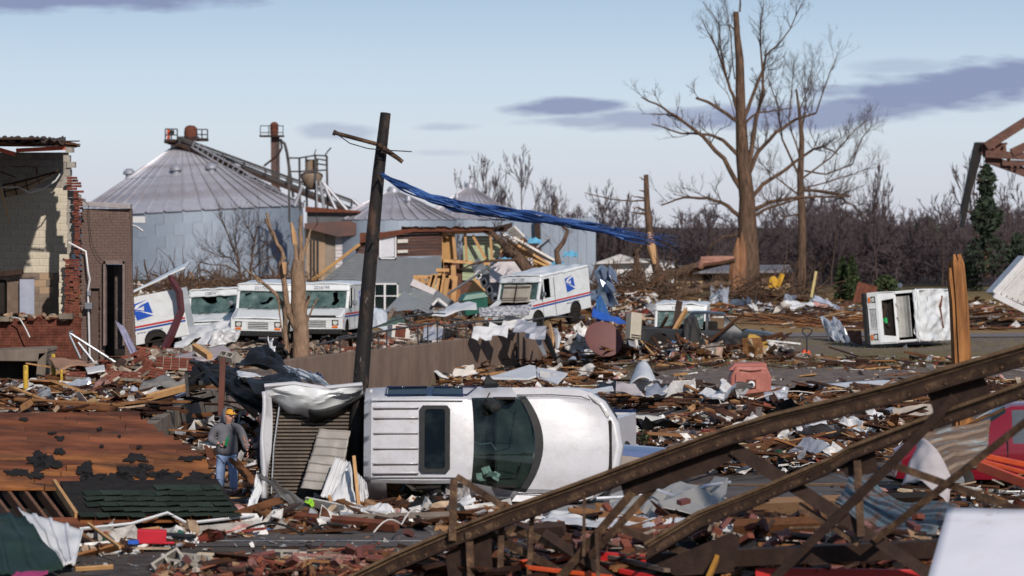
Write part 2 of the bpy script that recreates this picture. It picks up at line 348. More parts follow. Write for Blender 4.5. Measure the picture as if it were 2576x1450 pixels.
def ground_mat():
    m = bpy.data.materials.new('ground_mix'); m.use_nodes = True; nt = m.node_tree; N = nt.nodes; L = nt.links; b = N['Principled BSDF']
    tc = N.new('ShaderNodeTexCoord'); sep = N.new('ShaderNodeSeparateXYZ'); L.new(tc.outputs['Object'], sep.inputs[0])
    def nz(sc, det=6, st=(1,1,1)):
        mp = N.new('ShaderNodeMapping'); mp.inputs['Scale'].default_value = st; L.new(tc.outputs['Object'], mp.inputs[0])
        n = N.new('ShaderNodeTexNoise'); n.inputs['Scale'].default_value = sc; n.inputs['Detail'].default_value = det; n.inputs['Roughness'].default_value = .65
        L.new(mp.outputs[0], n.inputs['Vector']); return n.outputs['Fac']
    def mth(op, a, b_, c=None):
        n = N.new('ShaderNodeMath'); n.operation = op
        for i, q in enumerate((a, b_, c)):
            if q is None: continue
            if isinstance(q, (int, float)): n.inputs[i].default_value = q
            else: L.new(q, n.inputs[i])
        return n.outputs[0]
    y = mth('ADD', sep.outputs[1], mth('MULTIPLY', mth('SUBTRACT', nz(.25, 5, (1,.6,1)), .5), 16))
    t = mth('DIVIDE', y, 300.0)
    r = N.new('ShaderNodeValToRGB'); L.new(t, r.inputs[0]); e = r.color_ramp.elements
    stops = [(0,(.045,.042,.042)),(38,(.05,.046,.045)),(53,(.055,.05,.05)),(58,(.085,.075,.072)),(88,(.10,.088,.084)),(93,(.085,.078,.05)),(99,(.10,.09,.05)),(103,(.105,.092,.086)),(113,(.10,.088,.08)),(118,(.17,.125,.06)),(140,(.135,.085,.045)),(165,(.17,.12,.055)),(185,(.11,.09,.045)),(215,(.06,.055,.035)),(300,(.055,.05,.035))]
    for i, (p, c) in enumerate(stops):
        q = e[0] if i == 0 else (e[1] if i == 1 else e.new(p/300)); q.position = p/300; q.color = (c[0]*1.5, c[1]*1.34, c[2]*1.24, 1)
    fine = N.new('ShaderNodeValToRGB'); L.new(nz(2.5, 9), fine.inputs[0]); fine.color_ramp.elements[0].position = .3; fine.color_ramp.elements[1].position = .72
    fine.color_ramp.elements[0].color = (.45,.42,.4,1); fine.color_ramp.elements[1].color = (1.5,1.48,1.45,1)
    mx = N.new('ShaderNodeMixRGB'); mx.blend_type = 'MULTIPLY'; mx.inputs[0].default_value = 1; L.new(r.outputs[0], mx.inputs[1]); L.new(fine.outputs[0], mx.inputs[2])
    # debris dirt stains
    st = N.new('ShaderNodeMapRange'); st.inputs[1].default_value = .55; st.inputs[2].default_value = .7; st.inputs[4].default_value = .6; L.new(nz(.6, 7), st.inputs[0])
    m2 = N.new('ShaderNodeMixRGB'); m2.inputs[2].default_value = (.065,.042,.03,1); L.new(st.outputs[0], m2.inputs[0]); L.new(mx.outputs[0], m2.inputs[1])
    sp = N.new('ShaderNodeMapRange'); sp.inputs[1].default_value = .68; sp.inputs[2].default_value = .72; sp.inputs[4].default_value = .55; L.new(nz(22, 3), sp.inputs[0])
    m3 = N.new('ShaderNodeMixRGB'); m3.inputs[2].default_value = (.33,.30,.27,1); L.new(sp.outputs[0], m3.inputs[0]); L.new(m2.outputs[0], m3.inputs[1])
    L.new(m3.outputs[0], b.inputs['Base Color']); b.inputs['Roughness'].default_value = .95; b.inputs['Specular IOR Level'].default_value = .15
    bp = N.new('ShaderNodeBump'); bp.inputs['Strength'].default_value = .5; bp.inputs['Distance'].default_value = .04; L.new(nz(9, 6), bp.inputs['Height']); L.new(bp.outputs[0], b.inputs['Normal'])
    return m
m_ground = ground_mat()
xs = [-900,-400,-200,-120,-80,-55,-40,-30,-24]+[-20+.5*i for i in range(81)]+[24,30,40,55,80,120,200,400,900]
ys = [-120,-60,-20,0,10,16,20,24,28]+[30+.6*i for i in range(142)]+[117,120,124,128,132,136,140,144,148,152,156,160,165,170,176,184,195,210,240,300,420,800,1600,4000]
mb = MB()
for y_ in ys:
    for x_ in xs: mb.v.append((x_, y_, GZ(x_, y_)))
nx = len(xs)
for j in range(len(ys)-1):
    for i in range(nx-1):
        a = j*nx+i; mb.f.append((a, a+1, a+nx+1, a+nx)); mb.m.append(0)
mb.build('ground', m_ground, smooth=180, kind='structure')
# street running across in front, with its painted line
m_asph = M('street_asphalt', (.105,.088,.082), (.066,.056,.053), sc=1.5, ro=.8, bump=.35, bsc=60, st=(.4,1,1), dirt=[((.11,.09,.08),.55,.75,3,.5),((.25,.22,.2),.67,.7,30,.5)])
m_yel = M('worn_yellow_paint', (.42,.20,.05), (.12,.08,.05), sc=5, ro=.8, st=(1,4,1))
m_wpaint = M('worn_white_paint', (.45,.44,.43), (.12,.11,.1), sc=4, ro=.8)
def strip(name, mat, x0, x1, y0, y1, dz, n=70, ny=8, slope=0.0, kind='structure', parent=None):
    b = MB()
    b.grid(lambda u, v: (x0+(x1-x0)*u, y0+(y1-y0)*v+slope*(x0+(x1-x0)*u), GZ(x0+(x1-x0)*u, y0+(y1-y0)*v+slope*(x0+(x1-x0)*u))+dz), n, ny)
    return b.build(name, mat, parent, smooth=180, kind=kind)
m_asph.node_tree.nodes['Principled BSDF'].inputs['Specular IOR Level'].default_value = .2
street = strip('road', m_asph, -60, 60, 39.6, 50.4, .012, n=240, ny=22)
strip('yellow_line', m_yel, -60, 60, 49.0, 49.12, .02, n=240, ny=1, parent=street, kind=None)
strip('yellow_line', m_yel, -60, 60, 49.24, 49.36, .02, n=240, ny=1, parent=street, kind=None)
strip('white_line', m_wpaint, -60, 60, 40.2, 40.32, .02, n=240, ny=1, parent=street, kind=None)
m_road2 = M('far_road_asphalt', (.15,.13,.125), (.12,.10,.098), sc=1, ro=.9)
strip('far_road', m_road2, 4, 70, 113.5, 117.5, .03, n=60, ny=5)
strip('pavement', M('pavement_concrete', (.26,.24,.225), (.2,.18,.17), sc=2, ro=.9), 8, 70, 147.5, 149.5, .04, n=60, ny=3)
# ------------------------------------------------ retaining wall and its railing
def seg_wall(name, label, pts, thick, mat, cat='wall', joints=0):
    root = thing(name, label, cat, (pts[0][0], pts[0][1], 0))
    o = Vector((pts[0][0], pts[0][1], 0))
    for i in range(len(pts)-1):
        (ax, ay, at, ab), (bx, by, bt, bb) = pts[i], pts[i+1]
        a, b = Vector((ax, ay, 0)), Vector((bx, by, 0)); t = (b-a).normalized(); n = Vector((-t.y, t.x, 0))*thick
        m = MB(); g = t*.012
        P = [a+g, b-g, b-g+n, a+g+n]; lo = (ab, bb, bb, ab); hi = (at, bt, bt, at)
        m.add([p-o+ZV*z for p, z in zip(P, lo)]+[p-o+ZV*z for p, z in zip(P, hi)], BOXF)
        m.build('wall_panel', mat, root, bevel=.02)
    return root
wp = []
for k in range(6):
    X = -6.6+k*(1.75+6.6)/5; wp.append((X, wall_line(X), .62+.02*math.sin(k*2), -1.0))
seg_wall('retaining_wall', 'brown painted concrete retaining wall below the bent black railing', wp, .28, m_wallb)
seg_wall('ramp_wall', 'grey concrete ramp wall behind the man in the hoodie', [(-7.86,53,-.1,-1.1),(-7.84,58,.24,-1.1),(-7.82,64.5,.36,-1.1),(-7.72,75,.36,-1.1)], -.26, m_conc)
m_rail = M('black_railing_paint', (.03,.03,.034), (.05,.04,.035), ro=.45, sc=9)
rl = thing('railing', 'bent black pipe railing along the top of the brown retaining wall', 'railing', (-5.5, wall_line(-5.5), .6))
def rail_pt(px, py, off=.14):
    # point on the vertical plane of the wall seen at photo pixel
    lo, hi = 70., 125.
    for _ in range(40):
        d = (lo+hi)/2; X = (px-CX)/F*d
        if d < wall_line(X)+off: lo = d
        else: hi = d
    return W(px, py, d)
ro_ = Vector(rl.location)
top = [(798,868),(862,852),(905,846),(985,830),(1060,818),(1100,813),(1118,822),(1150,815),(1215,808),(1290,806),(1330,806),(1390,797),(1430,798),(1480,803)]
b = MB(); b.tube([rail_pt(x, y)-ro_ for x, y in top], .035, 8); b.build('top_rail', m_rail, rl, smooth=50)
b = MB(); b.tube([rail_pt(x, y)-ro_ for x, y in [(850,850),(905,838),(985,808),(1032,795),(1090,788),(1120,790)]], .025, 6); b.build('bent_rail', m_rail, rl, smooth=50)
for i, (x, yt, yb) in enumerate([(833,860,889),(856,855,885),(908,846,880),(938,840,878),(952,836,876),(973,833,872),(1052,820,865),(1076,816,860),(1100,813,856),(1116,820,850),(1150,815,846),(1173,812,848),(1196,810,845),(1224,808,843),(1322,806,832),(1345,803,830),(1366,800,828),(1030,796,824)]):
    b = MB(); b.cyl(rail_pt(x, yb+6)-ro_, rail_pt(x+rnd.uniform(-2,2), yt)-ro_, .027, 6); b.build('post', m_rail, rl)
# ------------------------------------------------ wrecked brick building at the left
bl = thing('brick_building', 'wrecked brown brick building torn open to its cream block wall', 'building', W(205, 912, 78))
BO = Vector(bl.location)
def BW(x, y, d=78.0): return W(x, y, d)-BO
_unit = {}
def unit_box(name, mat):
    k = (name, mat.name)
    if k not in _unit:
        b = MB(); b.box((0,0,0), (1,1,1)); me = bpy.data.meshes.new(name); me.from_pydata(b.v, [], b.f); me.materials.append(mat); me.update(); _unit[k] = me
    return _unit[k]
def piece(name, mat, parent, loc, dims, rot=(0,0,0)):
    o = bpy.data.objects.new(name, unit_box(name, mat)); link(o, parent)
    o.location = loc; o.scale = dims; o.rotation_euler = rot
    return o
cnt = {}
def rows_of(name, parent, d, ytop, ybot, bwp, bhp, xr, dep, mats, limit=300, skip=None, gap=.006, jit=.0025, zdir=0, stuff=None):
    """courses of bricks or blocks on a plane facing the street at depth d; px units: bwp x bhp; xr(y) -> (x0, x1)"""
    s = F/d; y = ybot; r = 0
    while y-bhp > ytop-1:
        X0, X1 = xr(y-bhp/2); rs = [(X0, X1)]
        for (h0, h1, hy0, hy1) in (skip or ()):
            if hy0 < y-bhp/2 < hy1: rs = [q for a0, a1 in rs for q in (((a0, a1),) if h1 < a0 or h0 > a1 else ((a0, h0), (h1, a1))) if q[1]-q[0] > 1]
        x = X0-(bwp/2 if r % 2 else 0)
        while x < X1:
          for x0, x1 in rs:
            a, b_ = max(x, x0), min(x+bwp, x1)
            if b_-a > bwp*.12:
                c = W((a+b_)/2, y-bhp/2, d)-BO; c.y += rnd.uniform(-jit, jit)
                dm = ((b_-a)/s-gap, dep, bhp/s-gap)
                mt = mats if not callable(mats) else mats((a+b_)/2, y)
                n = cnt.get((parent.name, name), 0)
                if n < limit: piece(name, mt, parent, c, dm)
                elif stuff is not None: stuff.box(c, dm)
                cnt[(parent.name, name)] = n+1
          x += bwp
        y -= bhp; r += 1
stuffb = MB(); stuffw = MB()
def xr_wing(y): return (205+rnd.uniform(-2, 3)+(4 if y < 560 else 0), 326+18*(y-525)/375)
door_hole = ((262,315,656,2000),(229,251,724,2000))
def brickmat(x, y):
    if x < 200 and y > 810: return m_brickmix if noise.noise((x*.03, y*.04, 2))+rnd.uniform(-.2,.2) > .0 else m_brickbr
    return m_brickbr
rows_of('brick', bl, 77.6, 524, 912, 19.4, 6.9, xr_wing, .10, brickmat, limit=300, skip=door_hole, stuff=stuffw)
rows_of('brick', bl, 77.6, 800, 932, 19.4, 6.9, lambda y: (-60, 206), .10, brickmat, limit=300, stuff=stuffb)
stuffb.build('brickwork', m_brickmix, bl, kind='stuff'); stuffw.build('painted_brickwork', m_brickbr, bl, kind='stuff')
b = MB()   # mortar and mass behind the bricks
for x0, x1, y0, y1 in ((207,262,526,915),(315,332,526,915),(262,315,526,657)):
    b.box((W(x0,y0,77.72)+W(x1,y1,77.72))/2-BO+Vector((0,.06,0)), ((x1-x0)/F*77.7, .2, (y1-y0)/F*77.7))
b.build('wall_core', m_mortbr, bl)
b = MB(); b.box((W(-60,803,77.72)+W(205,935,77.72))/2-BO+Vector((0,.06,0)), (265/F*77.7, .2, 132/F*77.7)); b.build('wall_core', m_mortar, bl)
b = MB(); b.poly([BW(207,507,77.4),BW(327,513,77.4),BW(327,526,77.4),BW(207,519,77.4)], (0,.5,0)); b.build('coping', m_sheetw if False else M('coping_stone', (.36,.33,.33), (.27,.24,.24), sc=3, dirt=((.1,.08,.08),.5,.7,4,.5)), bl, bevel=.015)
b = MB(); b.box((W(262,656,77.5)+W(315,664,77.5))/2-BO, (53/91.7, .3, .09)); b.box((W(264.5,658,77.5)+W(264.5,868,77.5))/2-BO, (.06,.3,2.3)); b.box((W(313,658,77.5)+W(313,868,77.5))/2-BO, (.06,.3,2.3))
b.build('door_frame', M('door_frame_paint', (.20,.14,.12), (.13,.09,.08), sc=5), bl)
b = MB(); b.box((W(301,667,78)+W(301,880,78))/2-BO, (.30,.06,2.3), Matrix.Rotation(RD(38),3,'Z')); b.build('door', M('dirty_door', (.085,.062,.052), (.05,.036,.03), sc=4, dirt=((.45,.42,.38),.60,.68,14,.8)), bl)
b = MB(); b.box((W(240,726,77.9)+W(240,905,77.9))/2-BO, (.21,.05,1.95)); b.build('narrow_door_shade', m_rustd, bl)  # dark panel stands for the narrow vertical shadow at this door
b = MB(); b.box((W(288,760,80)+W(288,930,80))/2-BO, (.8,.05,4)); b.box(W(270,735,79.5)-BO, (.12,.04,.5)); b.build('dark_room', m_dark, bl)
# tall block wall inside, with its courses
cm = lambda x, y: (m_cmu if y < 482 else (m_cream if y < 700 else (m_tan if y < 745 and 88 < x < 120 else m_brownlow)))
m_brownlow = M('brown_dado_paint', (.22,.165,.125), (.15,.11,.085), sc=2, rn=.06, dirt=((.07,.05,.04),.58,.76,3,.6))
rows_of('block', bl, 80.5, 384, 900, 35.6, 17.8, lambda y: (-60, 172), .19, cm, gap=.006, jit=.003)
b = MB(); b.box((W(-60,386,80.6)+W(171,905,80.6))/2-BO+Vector((0,.1,0)), (231/F*80.5,.16,519/F*80.5)); b.build('wall_core', m_cmu, bl)
# broken end of the front wall: blocks then brick ends
y = 800
while y > 396:
    x = 183 if y < 650 else 163
    w_ = 24 if y > 480 else 16; 
    if y < 482: x = 171
    piece('block', m_cmu if y < 640 else m_cream, bl, BW(x+rnd.uniform(-2,2), y-9, 78.3), (w_/91.3, .38, .185), (0,0,rnd.uniform(-.06,.06)))
    y -= 17.8
for x, y, w_ in ((180,415,20),(176,377,16),(196,497,12),(206,508,14)):
    piece('block', m_cmu, bl, BW(x, y, 78.2), (w_/91.7, .3, .16), (rnd.uniform(-.1,.1),0,rnd.uniform(-.2,.2)))
y = 800
while y > 442:
    xr = (176, 196) if y < 482 else ((192, 203) if y < 560 else ((194,206) if y < 650 else (170, 204)))
    x = xr[0]+rnd.uniform(-3,2)
    while x < xr[1]+rnd.uniform(-5,5):
        piece('broken_brick', m_brickred, bl, BW(x, y, 77.75+rnd.uniform(-.06,.06)), (rnd.uniform(9,15)/91.7, .12, .062), (0,0,rnd.uniform(-.25,.25))); x += 11
    y -= 6.9
# window opening: sill, doors, lockers
for x0, x1, y0, y1 in ((150,184,789,803),(-30,25,797,809)):
    b = MB(); b.box((W(x0,y0,77.4)+W(x1,y1,77.4))/2-BO, ((x1-x0)/91.7,.3,(y1-y0)/91.7)); b.build('window_sill', m_conc, bl, bevel=.01)
b = MB(); b.box((W(68,703,79)+W(68,790,79))/2-BO, (.4,.04,.96), Matrix.Rotation(.1,3,'Z')); b.build('locker_door', M('lavender_grey_door', (.33,.35,.44), (.27,.29,.37), dirt=((.1,.08,.07),.6,.7,6,.6)), bl)
b = MB(); b.box((W(35,704,79.3)+W(35,788,79.3))/2-BO, (.33,.3,.93)); b.build('locker', M('brown_locker', (.16,.11,.08), (.11,.075,.055), dirt=((.35,.3,.25),.63,.69,12,.7)), bl)
b = MB(); b.box((W(2,704,79.3)+W(2,788,79.3))/2-BO, (.25,.3,.93)); b.box((W(17,700,79.7)+W(17,790,79.7))/2-BO, (.2,.1,1)); b.build('locker', m_dark, bl)
b = MB(); b.beam(BW(-20,692,79), BW(57,684,79), .3, .14); b.build('loose_panel', m_rustd, bl, bevel=.01)
for k in range(34):   # rubble on the sill
    piece('broken_brick', rnd.choice([m_brickred, m_cmu, m_tan]), bl, BW(rnd.uniform(5,165), rnd.uniform(790,806), 77.5+rnd.uniform(-.1,.1)), (rnd.uniform(.05,.2),.1,rnd.uniform(.03,.08)), (rnd.uniform(-.5,.5),rnd.uniform(-.5,.5),rnd.uniform(-1,1)))
# roof: deck reaching towards the street, torn felt, orange beams, hanging ceiling grid
b = MB(); z1 = (W(0,371,80.5)-BO).z
for k in range(9):
    y0 = 74.4+k*.72
    b.beam(Vector(((-70-CX)/F*78-BO.x, y0-BO.y, z1+.05)), Vector(((163-CX)/F*78-BO.x+rnd.uniform(-.1,.05), y0-BO.y, z1+.05+rnd.uniform(-.02,.03))), .70, .05)
b.build('roof_deck', m_rustd, bl)
b = MB(); b.grid(lambda u, v: BW(-60+225*u, 361-6*v, 74.4+5*v)+Vector((0,0,.06+.16*noise.noise((u*14, v*6, 1))+.05*noise.noise((u*40, v*9, 5)))), 60, 10); b.build('torn_roof_felt', M('roof_felt', (.035,.028,.026), (.07,.04,.03), sc=6, ro=.9), bl, solid=.03)
for k in range(26):
    a = BW(rnd.uniform(-40,150), rnd.uniform(356,366), rnd.uniform(74.5,77)); b = MB(); b.beam(a, a+Vector((rnd.uniform(.1,.7),rnd.uniform(-.2,.2),rnd.uniform(-.06,.08))), .1, .03); b.build('roof_board', m_plank, bl)
b = MB(); b.beam(BW(41,379,75.8), BW(164,372.5,75.8), .1, .105); b.build('orange_beam', m_orange, bl)
b = MB(); b.beam(BW(-50,363,75.6), BW(37,388,75.6), .1, .11); b.build('orange_beam', m_orange, bl)
b = MB(); b.beam(BW(84,369,75.7), BW(163,367.5,75.7), .05, .025); b.build('flashing', m_sheetw, bl)
b = MB(); b.beam(BW(30,420,80.2), BW(92,420,80.2), .03,.02); b.beam(BW(92,420,80.2), BW(93,440,80.2), .05,.03); b.beam(BW(0,432,80.2), BW(40,447,80.2), .03,.03); b.build('pipe', m_rustred, bl)
def cg(u, v): return BW(8+142*u+6*v, 466-36*u*u**.2+(30-26*u)*v+6*math.sin(u*5)*v, 78.6+.9*v)
b = MB(); b.grid(cg, 12, 4); b.build('ceiling_panel', m_board if False else M('dirty_ceiling_board', (.30,.24,.18), (.20,.15,.11), sc=4), bl, solid=.02)
b = MB()
for k in range(6): b.tube([cg(k/5, v/4)+Vector((0,-.03,0)) for v in range(5)], .022, 4)
for v in (0,.5): b.tube([cg(k/8, v)+Vector((0,-.03,0)) for k in range(9)], .028, 4)
b.build('ceiling_grid', m_rustd, bl)
b = MB(); b.tube([BW(2,472,78.4),BW(45,471,78.4),BW(60,478,78.3),BW(72,484,78.3)], .02, 5); b.tube([BW(72,486,78.3),BW(110,475,78.4),BW(140,455,78.5),BW(155,433,78.6)], .022, 5); b.build('light_strip', m_sheetw, bl)
b = MB(); b.tube([BW(2,474,78.2),BW(12,515,78.2),BW(20,545,78.2),BW(25,558,78.2)], .025, 5); b.build('hanging_batten', m_lumber, bl)
# conduit, meter, wires, brackets
b = MB(); b.tube([BW(172,610,77.4),BW(216,633,77.35),BW(222,684,77.3),BW(226,702,77.3),BW(221,733,77.4),BW(223,790,77.4),BW(226,900,77.4)], .028, 6); b.build('conduit', m_sheetw, bl, smooth=50)
b = MB(); b.box(BW(223,770,77.3), (.2,.14,.17)); b.build('meter', m_steel, bl, bevel=.01); b = MB(); b.box(BW(224,738,77.4), (.1,.1,.14)); b.build('conduit_box', m_steel, bl, bevel=.01)
b = MB(); b.tube([BW(209,505,77.4),BW(222,515,77.4),BW(225,560,77.4),BW(230,610,77.4),BW(243,640,77.4),BW(256,656,77.4)], .008, 4); b.build('wire', m_black, bl)
b = MB(); b.tube([BW(35,799,77.2),BW(50,802,77.1),BW(62,822,77),BW(75,849,77)], .022, 5); b.build('bent_conduit', m_sheetw, bl, smooth=50)
b = MB(); b.poly([BW(327,545,77.9),BW(365,545,77.9),BW(365,561,77.9),BW(327,560,77.9)], (0,.35,0)); b.build('downpipe_box', m_sheetw, bl)
b = MB(); b.tube([BW(328,566,77.9),BW(345,571,77.8),BW(360,582,77.7)], .03, 5); b.build('torn_flashing', m_sheetw, bl)
# left flank so that the room is closed away from the street
b = MB(); b.box(((-90-CX)/F*78-BO.x, 78.5-BO.y, (6.7-BO.z)/2-.2), (.2, 8, 6.7-BO.z+.6)); b.build('side_wall', m_cmu, bl)
b = MB(); b.box(((50-CX)/F*79-BO.x, 79.2-BO.y, -.1), (3.2, 3.6, .2)); b.build('floor_slab', m_conc, bl)
# dock shelter
dk = thing('dock_shelter', 'low concrete dock shelter with a black opening beside the yellow bollards', 'shelter', W(60, 975, 73))
DO = Vector(dk.location); sB = F/73
def DW(x, y, d=73.): return W(x, y, d)-DO
b = MB(); b.poly([DW(-80,885),DW(118,877),DW(120,886),DW(96,910),DW(-80,908)], (0,1.6,0)); b.build('roof_slab', m_conc, dk, bevel=.02)
b = MB(); b.poly([DW(96,888),DW(118,886),DW(112,958),DW(88,962)], (0,1.4,0)); b.build('pillar', m_conc, dk, bevel=.02)
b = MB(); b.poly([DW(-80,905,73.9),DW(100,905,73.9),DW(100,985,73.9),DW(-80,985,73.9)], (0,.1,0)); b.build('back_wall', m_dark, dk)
# bollards
m_ybol = M('chipped_yellow_paint', (.55,.34,.03), (.45,.27,.025), sc=5, dirt=((.06,.045,.035),.52,.62,9,.8))
for (x, y0, y1, w_, d, lab) in ((65,919,972,13,70,'chipped yellow bollard standing at the black dock opening'),(135,891,935,11,73,'short yellow bollard in the rubble by the brick wall'),(155,930,966,7,70,'thin yellow post in the debris right of the bollards')):
    p = W(x, y1+12, d); t = W(x, y0, d); r = w_/2/F*d
    b = MB(); b.rev([(r,0),(r,(t-p).z-.03),(r*.8,(t-p).z),(.01,(t-p).z+.005)], (0,0,0), 12); o = b.build('bollard', m_ybol, smooth=40, loc=p); tag(o, lab, 'bollard', 'yellow bollards by the dock'); o.rotation_euler = (0, rnd.uniform(-.03,.05), 0)
# ------------------------------------------------ boxy mail vans (front looks along -Y, ground under the bumper at the origin)
def text_obj(txt, size, parent, loc, rot, mat, name='lettering', align='CENTER'):
    cu = bpy.data.curves.new(name, 'FONT'); cu.body = txt; cu.size = size; cu.align_x = align; cu.align_y = 'CENTER'; cu.extrude = .002
    cu.materials.append(mat); cu.space_character = 1.08
    tmp = bpy.data.objects.new(name, cu); C.objects.link(tmp)
    dg = bpy.context.evaluated_depsgraph_get(); me = bpy.data.meshes.new_from_object(tmp.evaluated_get(dg)); bpy.data.objects.remove(tmp)
    if not me.materials: me.materials.append(mat)
    o = link(bpy.data.objects.new(name, me), parent); o.location = loc; o.rotation_euler = rot
    return o
def in_poly(x, y, P):
    c = False; n = len(P)
    for i in range(n):
        (x1, y1), (x2, y2) = P[i], P[(i+1) % n]
        if (y1 > y) != (y2 > y) and x < (x2-x1)*(y-y1)/(y2-y1)+x1: c = not c
    return c
def emblem(parent, side, y0, z0, w, h):
    # blue leaning panel with a white bird head and two swooshes; beak towards the front
    X = side*.956
    def P(uv, dx):
        return [Vector((X+side*dx, y0+w*(u+.10*(1-v)), z0+h*v)) for u, v in uv]
    e = MB(); e.poly(P([(0,.86),(.86,1),(.92,.12),(.06,0)], 0), (side*.004,0,0)); bp = e.build('emblem', m_logo, parent)
    q = MB()
    for uv in ([(.05,.60),(.22,.80),(.86,1.0),(.86,.88),(.40,.74),(.22,.62)], [(.16,.585),(.50,.67),(.60,.70),(.52,.44),(.42,.50),(.30,.55)], [(.07,.53),(.30,.47),(.93,.10),(.92,.22),(.42,.44),(.2,.52)]):
        q.poly(P(uv, .005), (side*.004,0,0))
    q.build('bird_mark', m_logow, bp)
def wheel(parent, c, r=.34, w=.2, axis='X', flat=0):
    b = MB(); b.rev([(r*.55,-w/2),(r*.93,-w/2),(r,-w/2+.04),(r,w/2-.04),(r*.93,w/2),(r*.55,w/2)], c, 22, axis=axis, cap=False); t = b.build('tyre', m_rubber, parent, smooth=40)
    b = MB(); b.rev([(r*.56,-w/2+.03),(r*.3,-w/2+.05),(.03,-w/2+.045)], c, 18, axis=axis); b.rev([(r*.56,w/2-.03),(r*.3,w/2-.05),(.03,w/2-.045)], c, 18, axis=axis); b.build('rim', m_steel, t, smooth=40)
    return t
def arc(cy, cz, r, n=9): return [(cy-r*math.cos(math.pi*i/n), cz+r*math.sin(math.pi*i/n)) for i in range(n+1)]
def mail_van(label, number, loc, rot, hood='closed', holes=(), seed=1, roof=True, crush=0, emb=True, url=True, glass=True, bumper=True, dent=.012):
    r_ = random.Random(seed)
    t = thing('mail_van', label, 'mail van', loc, rot, 'wrecked white mail vans')
    for s in (-1, 1):
        b = MB(); X = s*.95
        low = [(.02,.55)]+[(.02,.93),(.12,1.01),(.92,1.25)]+[(4.42,1.25),(4.42,.5)]+list(reversed(arc(3.35,.5,.40)))+list(reversed(arc(.82,.5,.40)))
        b.poly([(X, y, z) for y, z in low], (-s*.03,0,0))
        b.poly([(X, y, z) for y, z in ((2.05,1.25),(2.05,2.06),(4.42,2.06),(4.42,1.25))], (-s*.03,0,0))
        b.poly([(X, y, z) for y, z in ((.93,1.25),(1.00,1.25),(1.33,2.03),(1.26,2.03))], (-s*.06,0,0))
        b.poly([(X, y, z) for y, z in ((1.30,1.25),(1.36,1.25),(1.36,2.0),(1.30,2.0))], (-s*.04,0,0))
        b.poly([(X, y, z) for y, z in ((1.3,1.97),(2.05,1.97),(2.05,2.06),(1.3,2.06))], (-s*.04,0,0))
        b.build('side_panel', m_white, t, bevel=.008)
        b = MB(); b.poly([(X-s*.012, y, z) for y, z in ((1.02,1.27),(1.29,1.27),(1.29,1.9))], (-s*.008,0,0)); b.build('quarter_window', m_glass, t)
        b = MB(); b.box((X-s*.02, 1.9, 1.62), (.02,.26,.72)); b.build('door_window_frame', m_white, t)
        b = MB(); b.box((X+s*.003, 2.46, 1.075), (.008, 3.9, .062)); b.build('red_stripe', m_red, t)
        b = MB(); b.box((X+s*.003, 2.40, .985), (.008, 4.02, .062)); b.build('blue_stripe', m_blue, t)
        b = MB(); b.box((X+s*.002, 2.03, 1.2), (.006, .022, 1.5)); b.box((X+s*.002, 1.2, .9), (.006,.015,.7)); b.build('door_seam', m_black, t)
        if emb: emblem(t, s, 2.75, 1.28, .66, .62)
        if url: text_obj('www.usps.com', .13, t, (X+s*.004, 3.2, .87), (RD(90), 0, RD(90)*s), m_ink, 'lettering')
        b = MB(); b.box((X-s*.03,.16,.82),(.07,.10,.07)); b.build('side_marker', m_amber, t)
        b = MB(); p = Vector((X, 1.15, 1.45)); b.tube([p, p+Vector((s*.16,-.1,.05)), p+Vector((s*.2,-.12,-.05))], .012, 5); b.rev([(.005,-.02),(.085,-.01),(.10,.03),(.06,.06)], p+Vector((s*.2,-.14,.0)), 10, axis='Y'); b.build('mirror', m_steel, t, smooth=50)
        wheel(t, (s*.78, .82, .34)); wheel(t, (s*.78, 3.35, .34))
        for wy in (.82, 3.35): b = MB(); b.rev([(.39,-.12),(.41,.12)], (s*.76,wy,.45), 16, axis='X'); b.build('wheel_well', m_dark, t)
    # front face with grille, lamps
    b = MB(); 
    for x0, x1, z0, z1 in ((-.93,-.80,.56,.95),(.80,.93,.56,.95),(-.80,.80,.88,.95),(-.80,.80,.56,.60),(-.56,-.38,.60,.88),(.38,.56,.60,.88)):
        b.poly([(x0,.0,z0),(x1,.0,z0),(x1,.015,z1),(x0,.015,z1)], (0,.06,0))
    for s in (-1,1): b.poly([(s*.56,0,.60),(s*.80,0,.60),(s*.80,0,.69),(s*.56,0,.69)], (0,.06,0))
    b.build('front_panel', m_white, t)
    b = MB(); b.box((0,.12,.74),(1.7,.06,.36)); b.build('grille_recess', m_dark, t)
    g = MB()
    for k in range(5): g.box((0,.03,.63+.058*k),(.74,.04,.024))
    g.box((-.37,.02,.745),(.03,.06,.31)); g.box((.37,.02,.745),(.03,.06,.31)); g.build('grille', m_white, t)
    for s in (-1, 1):
        b = MB(); b.rev([(.085,0),(.095,.03),(.09,.06)], (s*.68,.03,.785), 14, axis='Y'); l = b.build('headlight', m_lens, t, smooth=40)
        b = MB(); b.box((s*.68,.0,.69),(.22,.02,.01)); b.box((s*.68,.0,.88),(.22,.02,.012)); b.build('bezel', m_steel, l)
        b = MB(); b.box((s*.68,-.006,.635),(.2,.03,.07)); b.build('turn_signal', m_amber, t, bevel=.006)
    if bumper: b = MB(); b.box((0,-.05,.46),(1.88,.16,.15)); b.build('bumper', m_black, t, bevel=.02)
    # hood
    def hoodp(u, v): return Vector(((u-.5)*1.8, .05+.88*v, .965+.27*v+.03*math.sin(math.pi*u)+dent*noise.noise((u*5+seed, v*4, 2))))
